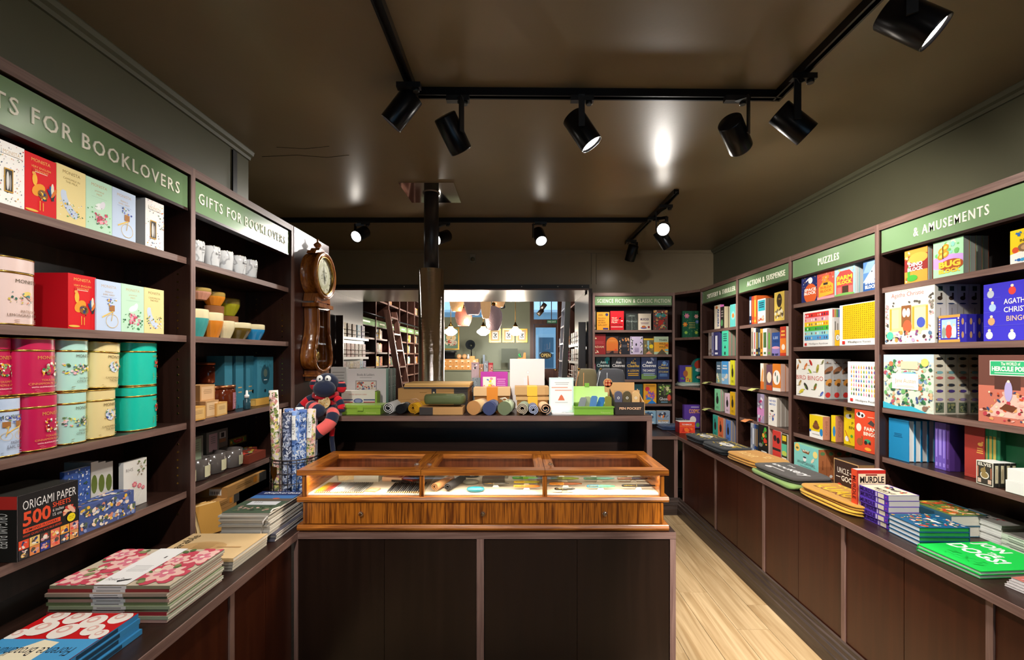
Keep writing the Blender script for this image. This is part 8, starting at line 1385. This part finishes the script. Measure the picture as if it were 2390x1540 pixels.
# ---------------------------------------------------------------- book walls
rb_ = random.Random(77); PAL = ['d8a82c', 'e8e0d0', '5a7ab0', 'c84c30', '8a6a4c', '2c4a5c', 'e8c83c', 'b8b0a4', '7a3c50', '4c7a5c', 'd8d4cc', '3a3438', 'a8c0d0', 'e08a3c']
YL = [6.10, 6.955, 7.65, 8.35, 8.94, 9.57, 10.20]
SHF = [1.80, 1.58, 1.36, 1.14, 2.42, 2.74]
for i in range(6):
    W = YL[i+1]-YL[i]; c = bookcase('tall far book wall bay %s the ladder rail' % ['nearest the opening on', 'behind the ladder on', 'just past the ladder on', 'fourth from the opening on', 'fifth from the opening on', 'last along'][i], (-2.2, YL[i], 0), PI/2, W, SHF, 0.0, 3.1, 0.28, (1.985, 2.085, None, 0, 0, 0), 'r', i == 0, pegs=False)
    for z in SHF[:3]+([2.42] if i in (0, 2, 5) else []):
        n = rb_.randint(3, 6); a0 = rb_.uniform(0.04, 0.1); ww = min(W-0.2, n*0.05); face = rb_.random() < 0.4
        if face: book(((-2.235, YL[i]+a0+0.02, z+0.0012), PI/2, 0.14, 0.155), 'face out book on the far left book wall', 0.03, rb_.choice(PAL), lambda a: (a.bg(a.rn.choice(PAL)), a.sc(0, 0, 1, 1, 10, PAL, 0.08, 0.2)), 1, 'face out books on the far left book wall')
        spines(((-2.235, YL[i]+a0+(0.2 if face else 0.02), z+0.0012), PI/2, max(0.15, ww-(0.16 if face else 0)), 0.155), 'book standing in the far left book wall', [(rb_.uniform(0.7, 1.4), rb_.uniform(0.85, 1), rb_.choice(PAL), rb_.choice(PAL)) for _ in range(n)], 'spine out books on the far left book wall')
for i, (a, b) in enumerate(((6.9, 8.0), (8.0, 9.2), (9.2, 10.4))):
    bookcase('far right book wall bay %s' % ['beside the metal ladder', 'behind the metal ladder', 'nearest the street door'][i], (0.94, b, 0), -PI/2, b-a, [1.75, 1.45, 1.15, 2.4], 0.0, 3.1, 0.28, None, 'l', i == 0, pegs=False)
    for z in (1.75, 1.45): spines(((0.97, b-0.1, z+0.0012), -PI/2, 0.6, 0.17), 'book standing in the far right book wall', [(rb_.uniform(0.7, 1.4), rb_.uniform(0.85, 1), rb_.choice(PAL), rb_.choice(PAL)) for _ in range(7)], 'books on the far right book wall')
R = thing('ladder_rail', 'dark ladder rail along the far left book wall', 'rail', (-2.17, 6.15, 2.135), 0); MB().tube([(0.02, 0, 0), (0.02, 4.0, 0)], 0.014, 10).obj('tube', BLACKG, R)
for k in range(7): MB().tube([(0.02, 0.1+k*0.62, 0), (-0.028, 0.1+k*0.62, 0)], 0.01, 8).obj('bracket', BLACKG, R)
def ladder(label, x0, x1, z1, ya, yb, mat, treads, th=0.02):
    R = thing('ladder', label, 'ladder', (x1, ya, 0), 0); dx = x0-x1
    for y in (0, yb-ya):
        mb = MB(); P = [(-0.045, y-th, 0), (0.045, y-th, 0), (0.045, y+th, 0), (-0.045, y+th, 0)]; mb.grid([P, [(a+dx, b, z1) for a, b, c in P]], closed=True, sm=False); mb.face([(a+dx, b, z1) for a, b, c in P]); mb.face(P[::-1]); mb.obj('stile', mat, R)
    for k in range(treads): z = 0.28+k*(z1-0.4)/(treads-1); MB().box(dx*z/z1-0.05, dx*z/z1+0.05, th+0.001, yb-ya-th-0.001, z-0.012, z+0.012).obj('tread', mat, R)
    return R
LADW = wood('ladder_wood', '5c3a30', '7a5448', 0.4, 'Z', fine=40)
ladder('brown wooden library ladder leaning on the far left book wall', -2.085, -1.70, 2.26, 7.12, 7.55, LADW, 8); ladder('slim pale metal ladder at the far right book wall', 0.86, 0.72, 3.0, 7.30, 7.85, solid('pale_steel', 'b8bcc8', 0.3, metal=0.7), 10, 0.010)
# ---------------------------------------------------------------- wire racks on the jambs
def rack(label, x, y0, y1, sgn, zs, group):
    R = thing('wire_rack', label, 'rack', (x, y0, 0), 0); wd = 0.085*sgn
    MB().box(min(0, wd), max(0, wd), 0, 0.02, 0.8, zs[0]+0.24).obj('end_panel', DARK, R)
    for z in zs:
        MB().box(min(0.005*sgn, wd), max(0.005*sgn, wd), 0.021, y1-y0, z-0.03, z).obj('shelf', solid('grey_shelf', '5c564f', 0.4) if 'grey_shelf' not in bpy.data.materials else bpy.data.materials['grey_shelf'], R)
        for q in (0.035, 0.085): MB().tube([(wd*1.02, 0.021, z+q), (wd*1.02, y1-y0, z+q)], 0.003, 6).obj('wire', WIRE, R)
    return R
rack('wire fronted rack along the left jamb of the opening', -2.085, 5.12, 6.00, 1, (1.75, 1.51, 1.29), ''); rack('wire fronted rack along the right jamb of the opening', 0.775, 5.02, 5.95, -1, (1.665, 1.46, 1.25), '')
RP = ['c8b070', 'a89484', 'b8a090', '8ab8d8', '6a5890', 'a88a7c', 'c87a6c', 'b8705c', 'a8806c', '8a7454', 'c8a0a0', '94806c']
for k, (z, nn) in enumerate(((1.75, 5), (1.51, 6), (1.29, 7))):
    for i in range(nn):
        y = 5.17+i*0.8/nn; c = RP[(k*5+i) % 12]; o = book(((-2.025, y, z+0.0015), PI/2, 0.11, 0.165), 'small patterned book in the wire rack by the left jamb', 0.014, c, lambda a, c=c: (a.bg(c), a.sc(0, 0, 1, 1, 16, ['d8c8a8', c, '8a6a54', 'e0d8cc'], 0.06, 0.14)), 1, 'books in the left wire rack')
    for i in range(5):
        y = 5.88-i*0.17; c = RP[(k*3+i*2) % 12]; book(((0.715, y, [1.665, 1.46, 1.25][k]+0.0015), -PI/2, 0.12, 0.15), 'small patterned book in the wire rack by the right jamb', 0.014, c, lambda a, c=c: (a.bg(c), a.sc(0, 0, 1, 1, 12, ['d8c8a8', '5c5048', 'e0d8cc'], 0.06, 0.14)), 1, 'books in the right wire rack')
# ---------------------------------------------------------------- pendants
def opal(px, label):
    Y = 9.0; R = thing('pendant_lamp', label, 'pendant lamp', ((px-CX)*Y/F, Y, 1.93), 0)
    MB().lathe([(0.0, 0.0), (0.05, 0.004), (0.09, 0.03), (0.128, 0.06), (0.135, 0.08), (0.115, 0.11), (0.075, 0.135), (0.05, 0.16), (0.045, 0.18)], 24, cap=False).obj('opal_shade', SHADE, R); MB().lathe([(0.05, 0.18), (0.05, 0.20), (0.03, 0.22), (0.012, 0.27)], 16).obj('gallery', BRASS, R); MB().tube([(0, 0, 0.27), (0, 0, 3.45-1.93)], 0.006, 6).obj('stem', BRASS, R)
    ld = bpy.data.lights.new('pendant_light', 'POINT'); ld.energy = 55; ld.color = (1, 0.9, 0.76); ld.shadow_soft_size = 0.12; lo = bpy.data.objects.new('pendant_light', ld); COL.objects.link(lo); lo.parent = R; lo.location = (0, 0, -0.14)
opal(1052, 'opal glass pendant in front of the framed poster'); opal(1128, 'opal glass pendant over the horn and drawers'); opal(1203, 'opal glass pendant over the small framed pictures')
def glassmat(name, c, e):
    m, nt, b = newmat(name); b.inputs['Base Color'].default_value = (*sr(c), 1); b.inputs['Roughness'].default_value = 0.12; b.inputs['Emission Color'].default_value = (*sr(c), 1); b.inputs['Emission Strength'].default_value = e
    tc = N(nt, 'ShaderNodeTexCoord'); v = N(nt, 'ShaderNodeTexVoronoi'); v.inputs['Scale'].default_value = 60; bp = N(nt, 'ShaderNodeBump'); bp.inputs['Strength'].default_value = 0.5; bp.inputs['Distance'].default_value = 0.004; nt.links.new(tc.outputs['Object'], v.inputs['Vector']); nt.links.new(v.outputs[0], bp.inputs['Height']); nt.links.new(bp.outputs[0], b.inputs['Normal']); return m
GA, GM, GP = glassmat('amber_lamp_glass', 'c89a6a', 0.55), glassmat('mauve_lamp_glass', '8a7476', 0.35), glassmat('pink_lamp_glass', 'b87a68', 0.45)
for i, (px, py, rw, hh, m, Y, lab) in enumerate(((1066, 700, 18, 54, GA, 7.2, 'amber dimpled glass pendant at the end of the cluster'), (1104, 700, 23, 70, GM, 6.9, 'large mauve dimpled glass pendant in the cluster'), (1082, 742, 20, 38, GP, 7.4, 'rose dimpled glass pendant hanging lower in the cluster'), (1134, 712, 12.5, 62, GA, 6.55, 'slim amber glass pendant in the cluster'), (1152, 745, 20.5, 52, GM, 7.3, 'mauve dimpled glass pendant hanging lowest in the cluster'), (1164, 696, 17, 42, GA, 7.6, 'amber glass pendant at the far side of the cluster'))):
    zb = CZ+(CY-(py+hh/2))*Y/F; r = rw*Y/F; h = hh*Y/F; R = thing('glass_pendant', lab, 'pendant lamp', ((px-CX)*Y/F, Y, zb), 0)
    MB().lathe([(r*0.3, 0.0), (r*0.62, 0.004), (r*0.86, h*0.25), (r, h*0.55), (r*0.96, h*0.8), (r*0.7, h*1.0), (r*0.3, h*1.08), (0.03, h*1.1)], 28, cap=False).obj('glass_shade', m, R); MB().lathe([(0.03, h*1.1), (0.03, h*1.1+0.05), (0.008, h*1.1+0.06)], 14).obj('cap', BRASS, R); MB().tube([(0, 0, h*1.1+0.05), (0, 0, 3.45-zb)], 0.004, 6).obj('cord', BLACK, R); MB().ball((0, -r*0.80, h*0.72), r*0.26, 14, 8, sq=(1, 0.5, 1)).obj('bulb', BULB, R)
ld = bpy.data.lights.new('cluster_light', 'POINT'); ld.energy = 24; ld.color = (1, 0.86, 0.7); ld.shadow_soft_size = 0.2; lo = bpy.data.objects.new('cluster_light', ld); COL.objects.link(lo); lo.location = (-0.7, 7.2, 1.95)
# ---------------------------------------------------------------- pictures, cabinet, horn
def frame(pl, pr, yt, yb, label, art, mt='f0ece4', fw=0.03):
    Y = YF-0.002; x0, x1 = (pl-CX)*Y/F, (pr-CX)*Y/F; z0, z1 = CZ+(CY-yb)*Y/F, CZ+(CY-yt)*Y/F; w, h = x1-x0, z1-z0; R = thing('framed_picture', label, 'picture', (x0, Y-0.03, z0), 0)
    mb = MB(); mb.box(0, w, 0, 0.03, 0, fw).box(0, w, 0, 0.03, h-fw, h).box(0, fw, 0, 0.03, fw, h-fw).box(w-fw, w, 0, 0.03, fw, h-fw); mb.obj('frame', GOLD, R); MB().box(fw, w-fw, 0.014, 0.02, fw, h-fw, mt).obj('picture', PRINT, R); A = Art(w-2*fw, h-2*fw, front(0.014, fw, fw), seed=9); art(A); A.obj('picture_print', R)
frame(1034, 1072, 764, 816, 'gold framed green and cream poster', lambda a: (a.bg('7a9a84'), a.e(0.5, 0.55, 0.36, 0.16, 'e8c890'), a.e(0.5, 0.3, 0.45, 0.16, 'e8dcc8'), a.e(0.4, 0.34, 0.14, 0.1, 'c84c3c'), a.sc(0.1, 0.1, 0.9, 0.9, 30, ['e8dcc8', '5c7c64', 'd8a868', 'c86a54'], 0.04, 0.09)))
for k, (a, b) in enumerate(((1142, 1169), (1173, 1200), (1205, 1231))): frame(a, b, 767, 799, 'small gold framed ink drawing %s' % ['beside the mauve pendant', 'in the middle of three', 'next to the street door'][k], lambda q: (q.bg('c8a878'), q.r(0.2, 0.16, 0.8, 0.84, 'e4e4e0'), q.sc(0.25, 0.2, 0.75, 0.8, 16, ['6a6a6c', '3c3a3c', 'a8a8a8'], 0.04, 0.1)), 'd8b888', 0.035)
YC = 10.8; x0, x1 = (1030-CX)*YC/F, (1116-CX)*YC/F
R = thing('sage_counter', 'sage green counter at the far wall', 'counter', (x0-0.6, YC-0.02, 0), 0); MB().box(0, 3.0, 0, 0.5, 0, 1.15).obj('body', SAGE, R); MB().box(-0.02, 3.02, -0.03, 0.52, 1.151, 1.18).obj('worktop', solid('sage_top', '5c6450', 0.4), R)
R = thing('card_cabinet', 'small pine cabinet with two rows of card drawers', 'drawer cabinet', (x0, YC, 1.181), 0); W, H = x1-x0, 0.265; PINE = wood('pine', 'b87a38', 'd8a058', 0.4, 'X', fine=60); MB().box(0, W, 0.012, 0.3, 0, H).obj('carcass', PINE, R)
for j in range(2):
    for i in range(6):
        a = 0.01+i*(W-0.02)/6; d = MB().box(a+0.004, a+(W-0.02)/6-0.004, 0, 0.0115, 0.012+j*0.126, 0.126+j*0.126).obj('drawer', PINE, R); MB().box(a+0.035, a+0.095, -0.003, -0.0002, 0.075+j*0.126, 0.10+j*0.126, 'e8e0cc').obj('card_label', PRINT, d); MB().ball((a+0.065, -0.008, 0.05+j*0.126), 0.01, 8, 6).obj('knob', BRASS, d)
R = thing('gramophone_horn', 'dark gramophone horn on the card drawers', 'gramophone', ((1098-CX)*YC/F, YC+0.12, 1.447), 0)
mb = MB(); mb.grid([[(r*math.cos(2*PI*j/24)+u*0.0, v, 0.345+r*math.sin(2*PI*j/24)-0.6*(v+0.1)**2) for j in range(24)] for r, v, u in ((0.118, -0.16, 0), (0.09, -0.12, 0), (0.05, -0.06, 0), (0.028, 0.02, 0), (0.02, 0.10, 0))], closed=True); mb.obj('horn', solid('horn_grey', '3c4248', 0.3, metal=0.6), R); MB().tube([(0, 0.10, 0.30), (0, 0.10, 0.06)], 0.014, 10).obj('arm', BLACKG, R); MB().box(-0.09, 0.09, -0.02, 0.16, 0, 0.07, 'c89a5c').obj('base', PRINT, R)
R = thing('typewriter', 'black typewriter on the card drawers', 'typewriter', ((1036-CX)*YC/F, YC+0.02, 1.447), 0); MB().prism([(0, 0), (0.26, 0), (0.26, 0.10), (0.12, 0.16), (0.02, 0.08)], 0, 0.26, 'x', '17171a').obj('body', GLOSS, R); MB().tube([(-0.02, 0.16, 0.175), (0.28, 0.16, 0.175)], 0.022, 12, '2c2c30').obj('platen', GLOSS, R)
for k, px in enumerate((1070, 1083)): tag(MB().ball((0, 0, 0.062), 0.062, 18, 12, 'd8a878').obj('wooden_globe', GLAZE, None, ((px-CX)*YC/F, YC+0.1, 1.447)), ['pale wooden ball beside the typewriter', 'pale wooden ball nearer the horn'][k], 'ball')
tag(MB().lathe([(0.03, 0), (0.035, 0.05), (0.02, 0.09), (0.025, 0.11), (0, 0.12)], 14, col='c8ccd0').obj('figurine', GLAZE, None, ((1091.5-CX)*10.7/F, 10.75+0.09, 1.447)), 'small pale figurine between ball and horn', 'figurine')
R = thing('monitor', 'dark green backed till monitor on the sage counter', 'monitor', ((1170-CX)*10.9/F, 10.95, 1.181), 0); MB().box(0, 0.40, 0, 0.03, 0.17, 0.52, '3a4034').obj('screen', PRINT, R); MB().box(0.16, 0.24, 0.0, 0.1, 0.0, 0.17, '2c302a').obj('stand', PRINT, R)
tag(MB().box(0, 0.05, 0, 0.05, 0.0, 1.55).obj('window_post', solid('blue_grey_post', '6a7a8c', 0.4), None, ((1127-CX)*11.3/F, 11.3, 0.0)), 'slim blue grey post at the far wall', 'post')
R = thing('desk_stand', 'small oak desk stand with a green plant on the sage counter', 'desk stand', ((1208-CX)*10.9/F, 10.85, 1.181), 0); MB().prism([(0, 0), (0.2, 0), (0.2, 0.42), (0.15, 0.42), (0.13, 0.30), (0, 0.28)], 0, 0.08, 'y', 'a8743c').obj('stand', PRINT, R); mb = MB(); [mb.ball((0.05+0.02*math.cos(k), 0.04, 0.32+0.02*k*0.6), 0.022, 8, 5, ['3c9a54', '2c7a44'][k % 2]) for k in range(6)]; mb.obj('plant', PRINT, R)['kind'] = 'stuff'
mb = MB(); mb.tube([(-0.6, 9.4, 2.72), (0.66, 9.4, 2.72)], 0.018, 8); R = mb.obj('far_track', BLACK); tag(R, 'thin black lighting track in the far room', 'track'); [MB().tube([(x, 9.4, 2.73), (x, 9.4, 3.45)], 0.006, 6).obj('drop_rod', BLACK, R) for x in (-0.5, 0.6)]
for k, (px, z, d) in enumerate(((1173, 2.60, (0.1, 0.7, -0.6)), (1268, 2.56, (-0.5, 0.4, -0.7)), (1261, 2.44, (-0.6, -0.2, -0.7)))):
    x = (px-CX)*9.4/F; d = Vector(d).normalized(); R = thing('far_spotlight', ['black spotlight washing the far wall', 'silver spotlight by the street door, upper of two', 'silver spotlight by the street door, lower of two'][k], 'spotlight', (x, 9.4, z), 0); MB().tube([tuple(-d*0.07), tuple(d*0.07)], 0.05, 16).obj('can', BLACK if k == 0 else BRUSH, R); MB().tube([(0, 0, 0.02), (0, 0, 2.72-z)], 0.008, 6).obj('stem', BLACK, R)
    if k == 0: ld = bpy.data.lights.new('wall_wash', 'SPOT'); ld.energy = 160; ld.spot_size = 1.3; ld.spot_blend = 0.8; ld.shadow_soft_size = 0.05; lo = bpy.data.objects.new('wall_wash', ld); COL.objects.link(lo); lo.parent = R; lo.location = d*0.09; lo.rotation_euler = d.to_track_quat('-Z', 'Y').to_euler()
for k, (x, y) in enumerate(((-1.0, 6.9), (-1.0, 8.6), (0.1, 7.6))):
    d = Vector((-0.75 if k < 2 else 0.8, 0.15, -0.62)).normalized(); R = thing('far_spotlight', ['black ceiling spotlight aimed at the library ladder', 'black ceiling spotlight aimed at the far left shelves', 'black ceiling spotlight aimed at the far right shelves'][k], 'spotlight', (x, y, 3.3), 0); MB().tube([tuple(-d*0.07), tuple(d*0.07)], 0.05, 16).obj('can', BLACK, R); MB().tube([(0, 0, 0.02), (0, 0, 0.15)], 0.008, 6).obj('stem', BLACK, R)
    ld = bpy.data.lights.new('shelf_spot', 'SPOT'); ld.energy = 120; ld.spot_size = 1.6; ld.spot_blend = 0.8; ld.shadow_soft_size = 0.05; ld.color = (1, 0.94, 0.86); lo = bpy.data.objects.new('shelf_spot', ld); COL.objects.link(lo); lo.parent = R; lo.location = d*0.09; lo.rotation_euler = d.to_track_quat('-Z', 'Y').to_euler()
